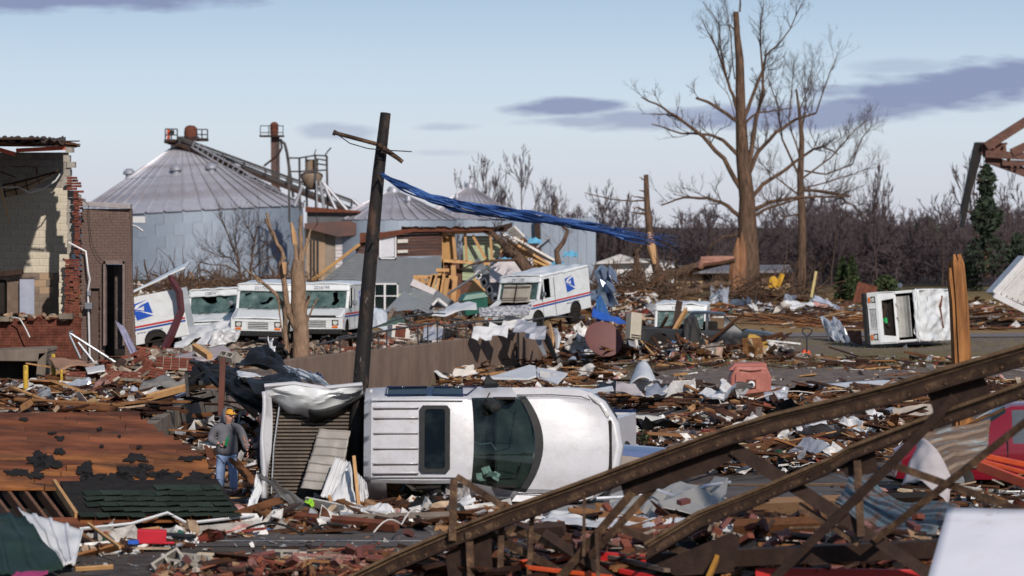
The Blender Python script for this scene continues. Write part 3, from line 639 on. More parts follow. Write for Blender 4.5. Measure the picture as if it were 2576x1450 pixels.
    if hood == 'closed':
        b = MB(); b.grid(hoodp, 14, 8); b.build('hood', m_white, t, smooth=60, solid=.02)
        b = MB()
        for k in range(18): b.box((-.3+.035*k,.84,1.245),(.012,.09,.012))
        b.build('cowl_vents', m_black, t)
    else:
        b = MB(); b.box((0,.5,.80),(1.5,.75,.3)); eb = b.build('engine_bay', m_dark, t)
        b = MB()
        for k in range(8): b.box((r_.uniform(-.6,.6), r_.uniform(.25,.8), r_.uniform(.93,1.02)), (r_.uniform(.1,.35),.12,.12), Euler((0,0,r_.uniform(0,3))).to_matrix())
        b.build('engine', m_rustd, t, bevel=.02)
        b = MB(); b.tube([(-.5,.4,1.0),(-.1,.5,1.08),(.3,.6,1.0)], .03, 6); b.build('hose', m_black, t)
        for s in (-1,1): b = MB(); b.poly([(s*.90,.05,.97),(s*.62,.05,.97),(s*.70,.92,1.24),(s*.90,.92,1.24)], (0,0,-.04)); b.build('fender', m_white, t)
        b = MB(); b.poly([(-.9,.03,.96),(.9,.03,.96),(.9,.22,1.02),(-.9,.22,1.02)], (0,0,-.04)); b.build('nose_panel', m_white, t)
        if hood == 'open':
            hr = MB(); hr.grid(lambda u, v: Vector(((u-.5)*1.25-.05, .82-.02*v+.30*v, 1.18+.62*v+.01*math.sin(u*9))), 10, 6); ho = hr.build('hood', M('hood_underside', (.42,.37,.31), (.30,.25,.2), sc=3, dirt=((.15,.11,.08),.55,.7,6,.6)), t, solid=.025)
            b = MB(); b.beam((-.66,.78,1.35),(.58,.78,1.35),.03,.03); b.beam((-.66,1.0,1.75),(.58,1.0,1.75),.03,.03); b.beam((-.05,.78,1.22),(-.05,1.03,1.8),.03,.03); b.build('hood_rib', m_rustd, ho)
    b = MB(); b.poly([(-.93,.90,1.20),(.93,.90,1.20),(.93,.96,1.27),(-.93,.96,1.27)], (0,.08,-.02)); b.build('cowl', m_white, t)
    # windshield: crazed glass with real holes
    def wsp(u, v): return Vector(((u-.5)*1.70, .95+.27*v+.012*noise.noise((u*6, v*6, seed)), 1.28+.62*v))
    if glass:
        b = MB(); b.grid(wsp, 60, 26, keep=lambda u, v: not any(in_poly(u+.012*noise.noise((u*40,v*40,seed)), v+.02*noise.noise((u*40,v*40,seed+5)), P) for P in holes)); b.build('windshield', m_crack, t, solid=.006)
    b = MB(); b.tube([wsp(.2,0)+Vector((0,-.03,0)), wsp(.3,.08)+Vector((0,-.03,0))], .012, 4); b.tube([wsp(.5,0)+Vector((0,-.03,0)), wsp(.6,.1)+Vector((0,-.03,0))], .012, 4); b.build('wiper', m_black, t)
    for s in (-1,1): b = MB(); b.beam((s*.89,.93,1.26),(s*.89,1.22,1.95),.075,.05); b.build('pillar', m_white, t, bevel=.01)
    # brow and roof
    def brow(u, v): return Vector(((u-.5)*1.9, 1.15+.10*v-.03*math.sin(math.pi*u)+dent*1.5*noise.noise((u*6, v*3, seed)), 1.88+.22*v+dent*noise.noise((u*9, v*3, seed+9))))
    b = MB(); b.grid(brow, 20, 4); b.build('brow', m_white, t, smooth=60, solid=.03)
    if number: text_obj(number, .155, t, (-.05, 1.135, 1.985), (RD(72), 0, 0), m_ink, 'fleet_number')
    def roofp(u, v):
        x = (u-.5)*1.94; e = max(0, abs(u-.5)*2-.86)/.14
        return Vector((x, 1.22+3.24*v+.04*math.sin(math.pi*u)*(-1 if v < .02 else 0), 2.115+.03*math.sin(math.pi*u)-.05*e*e+dent*2.2*noise.noise((u*5, v*7, seed+3))-crush*math.sin(math.pi*min(1,v*1.2))))
    if roof: b = MB(); b.grid(roofp, 24, 30); b.build('roof', m_white, t, smooth=60, solid=.05)
    b = MB(); b.box((0,4.42,1.28),(1.86,.04,1.56)); b.build('rear_panel', m_white, t)
    b = MB(); b.box((0,2.06,1.3),(1.84,.03,1.5)); b.box((0,2.3,.52),(1.84,4.1,.06)); b.box((0,1.05,1.05),(1.8,.12,.4)); b.build('cab_lining', m_dark, t)
    b = MB(); b.box((-.35,1.75,1.1),(.45,.12,.6)); b.box((-.35,1.5,.85),(.45,.45,.12)); b.build('seat', m_black, t, bevel=.03)
    b = MB(); b.box((0,2.2,.4),(1.0,3.6,.12)); b.box((0,.82,.36),(1.4,.1,.1)); b.box((0,3.35,.36),(1.4,.1,.1)); b.build('chassis', m_rustd, t)
    return t
def vrot(yaw, pitch=0, roll=0):
    # yaw turns the nose (from facing the camera) towards the left of the picture when positive; pitch lifts the rear
    return (Matrix.Rotation(RD(-yaw),3,'Z') @ Matrix.Rotation(RD(pitch),3,'X') @ Matrix.Rotation(RD(roll),3,'Y'))
def at(x, y, d): return W(x, y, d)
van1 = mail_van('white mail van numbered 1287424 with a crumpled sheet across its nose', '1287424', at(522, 880, 100.5), vrot(10, -1, -3), seed=2,
   holes=[[(.18,.98),(.55,.98),(.56,.60),(.44,.52),(.34,.62)],[(.64,.92),(.80,.88),(.76,.78),(.68,.82)],[(.82,.2),(.92,.55),(.94,.3),(.9,.18)]], dent=.03)
van2 = mail_van('white mail van numbered 2217069 with a black bumper, between two other vans', '2217069', at(648, 874, 97.6), vrot(5, 1, 1), seed=5,
   holes=[[(.10,.78),(.24,.88),(.24,.80),(.12,.66)],[(.42,.32),(.56,.40),(.62,.66),(.72,.62),(.60,.28),(.48,.2)]])
van3 = mail_van('white mail van numbered 2216195 behind the broken bare tree and pole', '2216195', at(795, 868, 100), vrot(9, 0, 0), seed=7,
   holes=[[(.70,.80),(.80,.95),(.82,.6),(.86,.36),(.76,.12),(.68,.16),(.74,.4)]])
b = MB(); b.poly([(-.72,.0,.98),(.72,.0,.98),(.70,.02,1.04),(-.70,.02,1.04)], (0,-.02,0)); b.build('nose_gap', m_dark, van3)
van4 = mail_van('white mail van numbered 2213032 with its hood propped open, nose down on rubble', '2213032', at(1274, 848, 106), vrot(35, 6.5, -1.5), hood='open', seed=9, holes=[], dent=.03)
van5 = mail_van('white mail van buried behind the black pickup, number starting 125', '1258114', at(1707, 893, 103.0)+Vector((0,0,-.33)), vrot(6, 0, 1), seed=12, holes=[[(.02,.0),(.3,.1),(.5,.05),(.3,-.1)]], dent=.03)
# left van: side to the street, nose left and down, its roof torn up
van6 = mail_van('white mail van side on with its roof torn up and a maroon beam across it', None, at(160, 942, 94), Matrix.Rotation(RD(-11),3,'Y') @ Matrix.Rotation(RD(-90),3,'Z'), seed=21, roof=False, holes=[], glass=False)
b = MB(); 
def v6r(u, v): y = 1.1+3.6*v; return Vector((-.95+1.9*u+.05*math.sin(v*6), y, 2.1+.55*max(0,(y-2.4)/2.2)+.02*noise.noise((u*5,v*6,3))+(.2*(1-u)*v)))
b.grid(v6r, 12, 20); b.build('torn_roof', m_white, van6, smooth=60, solid=.06)
# overturned van at the right
up = Vector((math.cos(RD(31)), -math.sin(RD(31)), .10)).normalized(); fr = Vector((-math.sin(RD(31)), -math.cos(RD(31)), .02)); fr = (fr-up*fr.dot(up)).normalized()
rx = (-fr).cross(up)
Mo = Matrix((rx, -fr, up)).transposed()
van7 = mail_van('white mail van lying on its side on the grass with a crumpled roof', None, (0,0,0), Mo, hood='off', seed=31, holes=[], dent=.05, roof=False, emb=False, url=False, glass=False)
van7.location = at(2150, 806, 104)
b = MB(); 
def v7r(u, v):
    q = noise.noise((u*4, v*5, 8)); w_ = noise.noise((u*9, v*9, 4)); k = abs(noise.noise((u*2.3+v*3, v*3-u*2, 14)))
    return Vector(((u-.5)*1.95, 1.15+3.3*v, 1.98+.12*q+.06*w_-.35*k+.16*math.sin(v*3.1)))
b.grid(v7r, 30, 40); b.build('crumpled_roof', m_white, van7, smooth=35, solid=.02)
b = MB(); b.box((.1,.45,1.0),(.2,.16,.12)); b.build('green_battery', M('green_battery', (.02,.42,.10), ro=.4), van7)
b = MB(); b.grid(lambda u, v: Vector(((u-.5)*1.5, 1.0+.12*math.sin(v*3), 1.22+.55*v)), 6, 4); b.build('hood', M('hood_inner_grey', (.40,.39,.36), (.3,.29,.27), sc=3), van7, solid=.03)
b = MB(); b.tube([(.5,3.0,2.2),(.3,3.05,2.15),(-.3,3.1,2.1)], .03, 5); b.tube([(-.3,3.1,2.1),(-.7,3.3,2.1)], .05, 5); b.build('loose_strut', m_rustred, van7)
# crumpled white sheet over the nose of van1, maroon beam on van6
def drape(name, label, cat, P, mat, nu=30, nv=16, amp=.1, fr=5, seed=1, solid=.01, smooth=40, group=None, ridge=0):
    """sheet through four corner points P (bl, br, tr, tl) with creases"""
    o = Vector(P[0])
    def fn(u, v):
        p = (Vector(P[0])*(1-u)+Vector(P[1])*u)*(1-v)+(Vector(P[3])*(1-u)+Vector(P[2])*u)*v
        a = noise.noise((u*fr+seed, v*fr*.7, seed*1.7)); c = 1-abs(noise.noise((u*fr*.8-seed, v*fr*1.3+u*3, seed*.9)))*2.2
        q = Vector((.3*noise.noise((u*3,v*3,seed+4)), -(a*.6+c*.5), a*.5+.5*c*.5))*amp
        if ridge: q += nrm*(.03*max(0, math.sin(u*ridge*6.283))**6)
        return p+q-o
    nrm = (Vector(P[1])-Vector(P[0])).cross(Vector(P[3])-Vector(P[0])).normalized()
    if nrm.y > 0: nrm = -nrm
    m = MB(); m.grid(fn, nu, nv); ob = m.build(name, mat, smooth=smooth, solid=solid, loc=o)
    return tag(ob, label, cat, group)
drape('crumpled_sheet', 'crumpled white siding sheet draped over the nose of the mail van', 'metal sheet', [W(432,893,97.2),W(560,872,97.0),W(612,800,98.3),W(455,832,98.9)], m_sheetw, 40, 22, .25, 4, 3)
drape('crumpled_sheet', 'small crumpled white sheet end against the van headlight', 'metal sheet', [W(520,880,96.6),W(596,858,96.3),W(606,838,96.7),W(540,830,97.0)], m_sheetw, 24, 12, .18, 5, 6)
m_maroon = M('maroon_beam', (.10,.025,.03), (.065,.02,.022), sc=4, ro=.45, dirt=((.3,.25,.22),.66,.7,20,.7))
b = MB(); q0 = W(424,870,92.5)
b.tube([W(412,880,92.4)-q0,W(430,845,92.4)-q0,W(456,782,92.6)-q0,W(451,735,92.6)-q0,W(432,706,92.7)-q0,W(428,692,92.7)-q0], [.13,.14,.12,.12,.1,.08], 4)
tag(b.build('bent_beam', m_maroon, loc=q0), 'bent maroon steel beam leaning across the left mail van', 'steel beam')
# ------------------------------------------------ grain silos
def silo(name, label, c, r, wall_h, roof_h, ncol, nrow, tilt=0, vents=(), rust=False, split=.5, group='grain silos', base_z=None):
    t = thing(name, label, 'silo', c, (0, RD(tilt), 0), group)
    da = 2*math.pi/ncol; hh = wall_h/nrow
    b = MB(); n = 3
    b.grid(lambda u, v: Vector((r*math.cos((u-.5)*da*.985), r*math.sin((u-.5)*da*.985), hh*v*1.004)), n, 1); src = b.build('wall_sheet', m_galvwall, t, solid=.03)
    k = 0
    for j in range(nrow):
        for i in range(ncol):
            if k and k >= 300: break
            a = (i+.5*(j % 2))*da
            if math.sin(a) > .35: continue                                   # the side turned away is one sheet below
            if k == 0: src.rotation_euler = (0,0,a); src.location = (0,0,hh*j); o = src
            else: o = inst(src, t, loc=(0,0,hh*j), rot=(0,0,a))
            o.scale = (1+.003*((i+j) % 2),)*2+(1,)
            k += 1
    b = MB(); b.rev([(r-.08,0),(r-.08,wall_h)], n=40, cap=False); b.build('wall_back', m_galvwall, t, smooth=180)
    rc = r*.09; R = r*1.02
    for (ra, rb, nm) in ((R*split, R, 'roof_panel'), (rc, R*split*1.015, 'roof_panel')):
        lift = .05 if ra == rc else 0
        za, zb = wall_h+roof_h*(R-ra)/(R-rc)+lift, wall_h+roof_h*(R-rb)/(R-rc)+lift
        b = MB()
        def fn(u, v):
            rr = ra+(rb-ra)*v; a = (u-.5)*da; z = za+(zb-za)*v
            rib = .10 if abs(u-.04) < .05 else 0
            return Vector((rr*math.cos(a), rr*math.sin(a), z+rib))
        us = 12; b.grid(fn, us, 2); src = b.build(nm, m_galvroof, t, solid=.03)
        for i in range(ncol):
            if i: inst(src, t, rot=(0,0,i*da))
    b = MB(); b.rev([(rc*1.2,wall_h+roof_h-.1),(rc*1.2,wall_h+roof_h+.25),(rc*.8,wall_h+roof_h+.5)], n=16); b.build('collar', m_galv, t, smooth=40)
    for i, (va, vf) in enumerate(vents):
        rr = rc+(R-rc)*vf; z = wall_h+roof_h*(1-vf); sz = r*.05
        b = MB(); b.rev([(sz*.55,-.2),(sz*.6,.25),(sz,.3),(sz,.5),(sz*.5,.72),(.02,.75)], (0,0,0), 16); b.build('vent', m_galv, t, smooth=40, loc=(rr*math.cos(va), rr*math.sin(va), z))
    return t
S1 = 230; k1 = S1/F
ctr = W(464, 536, S1); base = Vector((ctr.x+.55, S1, -1.0))
silo('grain_silo', 'largest grey grain silo, leaning, under the sloping conveyor', base, 290*k1, 6.5, 162*k1, 40, 7, tilt=-3.2,
     vents=[(RD(a), .42) for a in (-178,-165,-92,-55,-15,40,90,130)])
S2 = 215; k2 = S2/F
silo('grain_silo', 'small rust streaked silo with a cone roof just right of the leaning pole', W(990, 553, S2)-Vector((0,0,7)), 158*k2, 7, 66*k2, 30, 4, vents=[(RD(-60),.45)])
silo('grain_silo', 'small farther silo with a cone roof behind the blue streamer', W(1182, 552, S2+12)-Vector((0,0,7)), 132*k2, 7, 80*k2, 30, 4, vents=[(RD(-120),.45)])
# ------------------------------------------------ conveyor, elevator, hopper
D3 = 229.; 
m_con = M('conveyor_steel', (.062,.059,.062), (.04,.036,.036), sc=1, ro=.55, me=.4, dirt=((.14,.07,.045),.55,.75,.8,.6))
m_conl = M('pale_rail_steel', (.34,.34,.37), (.25,.25,.27), sc=1, ro=.5, me=.4)
cv = thing('grain_conveyor', 'long sloping conveyor gantry running down from the largest silo top', 'conveyor', W(464, 375, D3)); CO_ = Vector(cv.location)
def CV(x, y, dd=0): return W(x, y, D3+dd)-CO_
kk = D3/F
b = MB(); b.beam(CV(447,358), CV(930,549), .9, .55); b.build('trough', m_con, cv)
b = MB(); b.beam(CV(450,346,-.6), CV(894,508,-.6), .2, .2); b.beam(CV(450,352,-.6), CV(894,514,-.6), .1, .1); b.build('top_chord', m_con, cv)
b = MB(); b.beam(CV(447,363,-.6), CV(925,553,-.6), .2, .3); b.build('bottom_chord', m_rustd, cv)
for i in range(9):
    x = 452+i*54; y = 346+(x-450)*.365
    b = MB(); b.beam(CV(x,y-1,-.65), CV(x,y+16,-.65), .16, .16); b.build('gantry_post', m_con, cv)
b = MB()
b.tube([CV(484,372,-1),CV(620,455,-1)], .07, 4); b.tube([CV(496,366,-1),CV(700,478,-1)], .06, 4); b.build('handrail', m_conl, cv)
for i in range(12):
    x = 482+i*12.5; y = 372+(x-482)*.6
    b = MB(); b.tube([CV(x,y,-1), CV(x+9,y-18,-1)], .06, 4); b.build('handrail_post', m_conl, cv)
for i in range(8):
    x = 620+i*20; y = 458+(x-620)*.44
    b = MB(); b.tube([CV(x,y,-1), CV(x+7,y-15,-1)], .06, 4); b.build('handrail_post', m_conl, cv)
b = MB(); b.tube([CV(612,450,-1),CV(765,522,-1)], .07, 4); b.tube([CV(616,443,-1),CV(765,513,-1)], .05, 4); b.build('handrail', m_conl, cv)
for (x0,y0,x1,y1) in ((608,447,606,430),(644,468,646,430),(672,490,668,462)): b = MB(); b.beam(CV(x0,y0), CV(x1,y1), .3, .3); b.build('support', m_rustd, cv)
# head platforms
def platform(x0, x1, yb, yt, dd):
    b = MB(); b.box((CV(x0,yb,dd)+CV(x1,yb,dd))/2, ((x1-x0)*kk, 1.6, .22)); b.build('platform', m_rustd, cv)
    for x in (x0, x1, (x0+x1)/2): 
        b = MB(); b.tube([CV(x,yb,dd-.7), CV(x,yt,dd-.7)], .05, 4); b.build('platform_post', m_con, cv)
    for y in (yt, (yt+yb)/2):
        b = MB(); b.tube([CV(x0,y,dd-.7), CV(x1,y,dd-.7)], .045, 4); b.build('platform_rail', m_con, cv)
platform(416, 446, 355, 325, 0); platform(494, 522, 352, 326, .5); platform(448, 500, 352, 345, .2)
b = MB(); b.box(CV(424,338), (.2,.4,.8)); b.build('motor_guard', m_orange, cv)
b = MB(); b.cyl(CV(428,333), CV(438,333), .17, 8); b.build('motor', m_dark, cv, smooth=40)
b = MB(); b.rev([(.52,-.9),(.55,-.2),(.5,.18),(.3,.36),(.02,.4)], CV(480,328), 14); b.build('elevator_head', m_rustred, cv, smooth=40)
for x in (471, 490): b = MB(); b.beam(CV(x,338), CV(x-1,352), .25,.3); b.build('head_leg', m_rustred, cv)
b = MB(); b.cyl(CV(439,360), CV(439,392), .07, 6); b.build('drop_pipe', m_conl, cv); b = MB(); b.beam(CV(415,356), CV(462,372), 1.0, .28); b.build('platform_beam', m_rustd, cv)
el = thing('bucket_elevator', 'tall rusty elevator tower with a railed head platform', 'elevator tower', W(691, 600, 242)); EO = Vector(el.location); ke = 242/F
def EV(x, y, dd=0): return W(x, y, 242+dd)-EO
b = MB(); b.poly([EV(681,345),EV(702,345),EV(704,600),EV(683,600)], (0,.6,0)); b.build('shaft', M('elevator_brown', (.125,.052,.036), (.06,.04,.038), sc=1, ro=.7), el)
b = MB(); b.rev([(.32,-.9),(.36,-.3),(.36,.12),(.2,.3),(.02,.34)], EV(690,317), 14); b.build('elevator_head', m_rustred, el, smooth=40)
b = MB(); b.box(EV(684,343), (60*ke, 1.4, .14)); b.build('platform', m_rustd, el)
for x in (655,676,712): b = MB(); b.tube([EV(x,343,-.6),EV(x,317,-.6)], .035, 4); b.build('platform_post', m_con, el)
for y in (317,334): b = MB(); b.tube([EV(655,y,-.6),EV(713,y,-.6)], .035, 4); b.build('platform_rail', m_con, el)
b = MB(); b.tube([EV(704,352),EV(716,362),EV(722,385),EV(738,497)], .14, 6); b.build('spout', m_con, el, smooth=40)
b = MB(); b.tube([EV(706,350),EV(709,372),EV(700,390),EV(664,418)], .1, 6); b.build('spout', m_rustd, el, smooth=40)
b = MB(); b.beam(EV(697,350,-.1),EV(699,490,-.1),.06,.04); b.build('ladder', m_con, el)
hp = thing('hopper_scaffold', 'open steel scaffold carrying a rust streaked round hopper', 'scaffold', W(790, 560, 216)); HO_ = Vector(hp.location)
def HV(x, y, dd=0): return W(x, y, 216+dd)-HO_
for x, y0, y1 in ((753,397,530),(793,392,540),(822,392,530),(726,400,560),(770,396,520)): b = MB(); b.beam(HV(x,y0,-.8 if x!=770 else 1), HV(x+2,y1,-.8 if x!=770 else 1), .16,.16); b.build('post', m_con, hp)
for (x0,y0,x1,y1) in ((726,398,755,398),(753,398,796,391),(793,391,823,393),(728,432,760,432),(753,432,824,428),(795,400,822,404),(795,412,822,416)): b = MB(); b.beam(HV(x0,y0,-.85), HV(x1,y1,-.85), .12,.12); b.build('rail', m_con, hp)
b = MB(); b.tube([HV(818,391),HV(824,382),HV(833,372)], .05,4); b.build('broken_rail', m_con, hp); b = MB(); b.tube([HV(790,391),HV(795,376)], .04,4); b.build('broken_rail', m_con, hp)
m_hop = M('rust_streaked_hopper', (.24,.21,.17), (.19,.10,.05), sc=2, st=(2,2,.25), ro=.7)
b = MB(); b.rev([(.5,1.0),(.5,.1),(.84,-.1),(.86,-.3),(.6,-.95),(.15,-1.3)], HV(784,435), 18); b.build('hopper', m_hop, hp, smooth=35)
for (x0,y0,x1,y1) in ((810,457,907,568),(812,457,863,566),(806,457,821,569),(796,455,798,530),(887,502,968,580),(760,470,742,520)): b = MB(); b.cyl(HV(x0,y0,-1.2), HV(x1,y1,-1.4), .13 if x0 != 796 else .07, 8); b.build('spout', m_conl, hp, smooth=40)
eb = thing('elevator_house', 'tan and white elevator house with a rusty sheet roof', 'building', W(850, 700, 212)); EB = Vector(eb.location)
def EH(x, y, dd=0): return W(x, y, 212+dd)-EB
b = MB(); b.poly([EH(772,532),EH(905,536),EH(905,566),EH(772,566)], (0,4,0)); b.build('upper_wall', m_galvwall if False else M('dark_grey_cladding', (.10,.10,.11), (.07,.07,.075), sc=1), eb)
b = MB(); b.poly([EH(768,520,-.5),EH(906,531,-.5),EH(907,536,-.5),EH(768,534,-.5)], (0,5,0)); b.build('roof', m_rustred, eb)
b = MB(); b.poly([EH(766,562,-1),EH(880,556,-1),EH(945,580,-1),EH(945,588,-1),EH(850,596,-1),EH(766,574,-1)], (0,5,0)); b.build('roof', M('rust_roof_dark', (.13,.06,.045), (.07,.045,.042), sc=.8), eb)
b = MB(); b.poly([EH(770,573),EH(818,580),EH(818,760),EH(770,760)], (0,4,0)); b.build('wall', m_tan, eb)
b = MB(); b.poly([EH(818.5,582,.1),EH(843,594,.1),EH(843,760,.1),EH(818.5,760,.1)], (0,4,0)); b.build('wall', M('weathered_tan', (.26,.21,.165), (.2,.16,.12), sc=1), eb)
for k in range(14): b = MB(); b.poly([EH(843.5,594+k*9,.05-.02*(k%2)),EH(940,590+k*9,.05-.02*(k%2)),EH(940,598.6+k*9,-.02),EH(843.5,602.6+k*9,-.02)], (0,.3,0)); b.build('siding_board', M('pale_siding', (.52,.48,.48), (.44,.4,.4), sc=2) if k == 0 else bpy.data.materials['pale_siding'], eb)
for x in (783,791,800): b = MB(); b.cyl(EH(x,600,-.2), EH(x,720,-.2), .06, 6); b.build('pipe', m_con, eb)
# ------------------------------------------------ long corrugated shed
sh = thing('metal_shed', 'long blue grey corrugated shed behind the wrecked house', 'shed', W(1390, 720, 205)); SO = Vector(sh.location)
def SV(x, y, dd=0): return W(x, y, 205+dd)-SO
for i in range(13):
    x0 = 1200+i*23; y0 = 556-(x0-1200)*.03; y1 = 556-(x0+23-1200)*.03
    b = MB(); b.poly([SV(x0+.3,y0,.02*(i%2)),SV(x0+22.7,y1,.02*(i%2)),SV(x0+22.7,730,.02*(i%2)),SV(x0+.3,730,.02*(i%2))], (0,.2,0)); b.build('wall_sheet', m_galvwall, sh)
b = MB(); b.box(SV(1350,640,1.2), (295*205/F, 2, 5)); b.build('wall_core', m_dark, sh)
b = MB(); b.beam(SV(1330,640,-.6), SV(1390,590,-.6), .12,.12); b.build('brace', m_conl, sh)
b = MB(); b.beam(SV(1352,552,-.4), SV(1356,720,-.4), .5,.4); b.build('column', m_rustd, sh)
# ------------------------------------------------ tan house, far right of the snag, and the white wrecked one
th = thing('tan_house', 'low tan board house with a grey roof behind the thick tree trunk', 'house', W(1850, 740, 190)); TO = Vector(th.location)
def TV(x, y, dd=0): return W(x, y, 190+dd)-TO
for i in range(30):
    x0 = 1700+i*9.6; b = MB(); b.poly([TV(x0,688,.02*(i%2)),TV(x0+9.2,688,.02*(i%2)),TV(x0+9.2,745,.02*(i%2)),TV(x0,745,.02*(i%2))], (0,.15,0)); b.build('board', M('tan_boards', (.40,.27,.16), (.35,.23,.13), sc=1, rn=.06) if i == 0 else bpy.data.materials['tan_boards'], th)
b = MB(); b.poly([TV(1692,689,-.8),TV(1995,687,-.8),TV(1985,672,3),TV(1700,674,3)], (0,.1,.15)); b.build('roof', M('grey_roof', (.16,.15,.16), (.11,.1,.11), sc=1), th)
b = MB(); b.poly([TV(1770,690,-.1),TV(1800,690,-.1),TV(1800,740,-.1),TV(1770,740,-.1)], (0,.1,0)); b.build('door', m_dark, th)
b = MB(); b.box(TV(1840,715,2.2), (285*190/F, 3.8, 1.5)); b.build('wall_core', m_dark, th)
wh = thing('white_house', 'white wrecked bungalow with its roof gone, left of the broken snag', 'house', W(1600, 730, 178)); WO = Vector(wh.location)
def WV(x, y, dd=0): return W(x, y, 178+dd)-WO
for k in range(8): b = MB(); b.poly([WV(1500,664+k*7,0),WV(1697,660+k*7,0),WV(1697,667+k*7,-.03),WV(1500,671+k*7,-.03)], (0,.2,0)); b.build('siding_board', M('white_siding', (.60,.59,.60), (.5,.49,.5), sc=1) if k == 0 else bpy.data.materials['white_siding'], wh)
b = MB(); b.poly([WV(1490,665,-.6),WV(1560,640,-.6),WV(1640,661,-.6)], (0,1,0)); b.build('gable', M('gable_white', (.55,.53,.52)), wh)
b = MB(); b.poly([WV(1500,668,.1),WV(1600,650,.1),WV(1700,660,.1),WV(1700,664,.1)], (0,3,0)); b.build('roof', M('pale_roof_edge', (.42,.40,.36)), wh)
for x in (1660,1682): b = MB(); b.poly([WV(x,672,-.1),WV(x+8,672,-.1),WV(x+8,700,-.1),WV(x,700,-.1)], (0,.05,0)); b.build('window', m_glass, wh)
# ------------------------------------------------ grey wrecked house in the middle
gh = thing('grey_house', 'grey two storey house with its upper gable torn open to brown boards', 'house', W(1000, 780, 135)); GO = Vector(gh.location)
def HW(x, y, dd=0): return W(x, y, 135+dd)-GO
m_brnb = M('dark_brown_board', (.115,.045,.028), (.05,.022,.016), sc=2, st=(.4,1,3), ro=.8, rn=.25)
b = MB(); b.poly([HW(800,715),HW(895,637),HW(1060,650),HW(1110,642),HW(1113,790),HW(800,790)], (0,.25,0)); b.build('stucco_wall', m_grey, gh)
for k in range(9): b = MB(); y0 = 655+k*7; b.poly([HW(max(799,878-(y0-655)*1.2),y0,-.05),HW(893,y0,-.05),HW(893,y0+6.5,-.08),HW(max(799,870-(y0-655)*1.2),y0+6.5,-.08)], (0,.05,0)); b.build('siding_board', m_grey, gh)
for k in range(8):
    y0 = 586+k*8; xa = 905-(k>3)*10; b = MB(); b.poly([HW(xa,y0-(0),.12+.02*(k%2)),HW(1112,y0-7,.12+.02*(k%2)),HW(1112,y0+.8,.12+.02*(k%2)),HW(xa,y0+7.6,.12+.02*(k%2))], (0,.08,0)); b.build('board', m_brnb, gh)
b = MB(); b.beam(HW(785,706,-.3), HW(905,615,-.3), .5, .14); b.build('eave_board', m_ply, gh)
b = MB(); b.poly([HW(905,612,-.2),HW(905,592,-.2),HW(1040,574,-.2),HW(1240,574,-.2),HW(1240,580,-.2),HW(1040,584,-.2)], (0,1.2,0)); b.build('roof_edge', m_rustred, gh)
b = MB(); b.poly([HW(1240,572,0),HW(1290,560,0),HW(1286,584,0),HW(1240,584,0)], (0,.7,0)); b.build('roof_edge', m_rustd, gh)
def window(parent, P, x0, x1, y0, y1, mull, frame, pane, dd=-.1, t=.07):
    f = MB(); s = F/135
    for a0, a1, c0, c1 in ((x0,x1,y0,y0+3.6),(x0,x1,y1-3.6,y1),(x0,x0+3.6,y0,y1),(x1-3.6,x1,y0,y1)): f.poly([P(a0,c0,dd),P(a1,c0,dd),P(a1,c1,dd),P(a0,c1,dd)], (0,.12,0))
    for m in mull:
        if m[0] == 'v': f.poly([P(m[1]-2.4,y0,dd-.005),P(m[1]+2.4,y0,dd-.005),P(m[1]+2.4,y1,dd-.005),P(m[1]-2.4,y1,dd-.005)], (0,.1,0))
        else: f.poly([P(x0,m[1]-1.3,dd-.003),P(x1,m[1]-1.3,dd-.003),P(x1,m[1]+1.3,dd-.003),P(x0,m[1]+1.3,dd-.003)], (0,.1,0))
    w = f.build('window', frame, parent)
    b = MB(); b.poly([P(x0+2,y0+2,dd+.06),P(x1-2,y0+2,dd+.06),P(x1-2,y1-2,dd+.06),P(x0+2,y1-2,dd+.06)], (0,.02,0)); b.build('pane', pane, w)
m_wframe = M('white_window_frame', (.66,.65,.66), (.58,.57,.58), sc=3, ro=.5)
window(gh, HW, 940, 1002, 713, 790, [('v',968),('h',745)], m_wframe, m_glass)
b = MB(); b.poly([HW(957,592,-.05),HW(992,588,-.05),HW(992,646,-.05),HW(957,648,-.05)], (0,.03,0)); b.build('empty_sash', M('pale_pane', (.60,.60,.64), (.52,.52,.56), sc=2, ro=.2), gh)
window(gh, HW, 954, 997, 588, 652, [], m_wframe, m_glass, -.08)
for (x0,y0,x1,y1) in ((1000,603,1026,612),(1000,630,1026,637)): b = MB(); b.poly([HW(x0,y0,0),HW(x1,y0-1,0),HW(x1,y1-1,0),HW(x0,y1,0)], (0,.08,0)); b.build('pale_board', m_board, gh)
# opened right bay: green boarded room with studs
m_greenb = M('pale_green_boards', (.36,.40,.25), (.28,.33,.20), sc=4, st=(1,1,3), dirt=((.12,.1,.07),.6,.75,5,.6), rn=.05)
for k in range(14):
    y0 = 594+k*8; x1 = 1190+min(k*14, 100) if k < 7 else 1290-(k-7)*14; x1 = min(x1+45, 1300)
    b = MB(); b.poly([HW(1163,y0,.9),HW(x1,y0,.9),HW(x1,y0+7.6,.88),HW(1163,y0+7.6,.88)], (0,.06,0)); b.build('green_board', m_greenb, gh)
for (x0,y0,x1,y1,w_) in ((1108,583,1112,690,.14),(1140,587,1146,656,.13),(1170,587,1174,658,.10),(1189,592,1222,652,.11),(1234,595,1238,660,.1),(1262,610,1262,660,.1),(1104,587,1240,582,.12),(1112,656,1280,667,.12),(1218,582,1300,630,.13),(1112,660,1118,735,.13),(1140,668,1142,705,.2),(1104,588,1128,597,.1)):
    b = MB(); b.beam(HW(x0,y0,.3), HW(x1,y1,.3), w_*1.15, .12, up=Vector((0,1,0))); b.build('stud', m_lumber, gh)
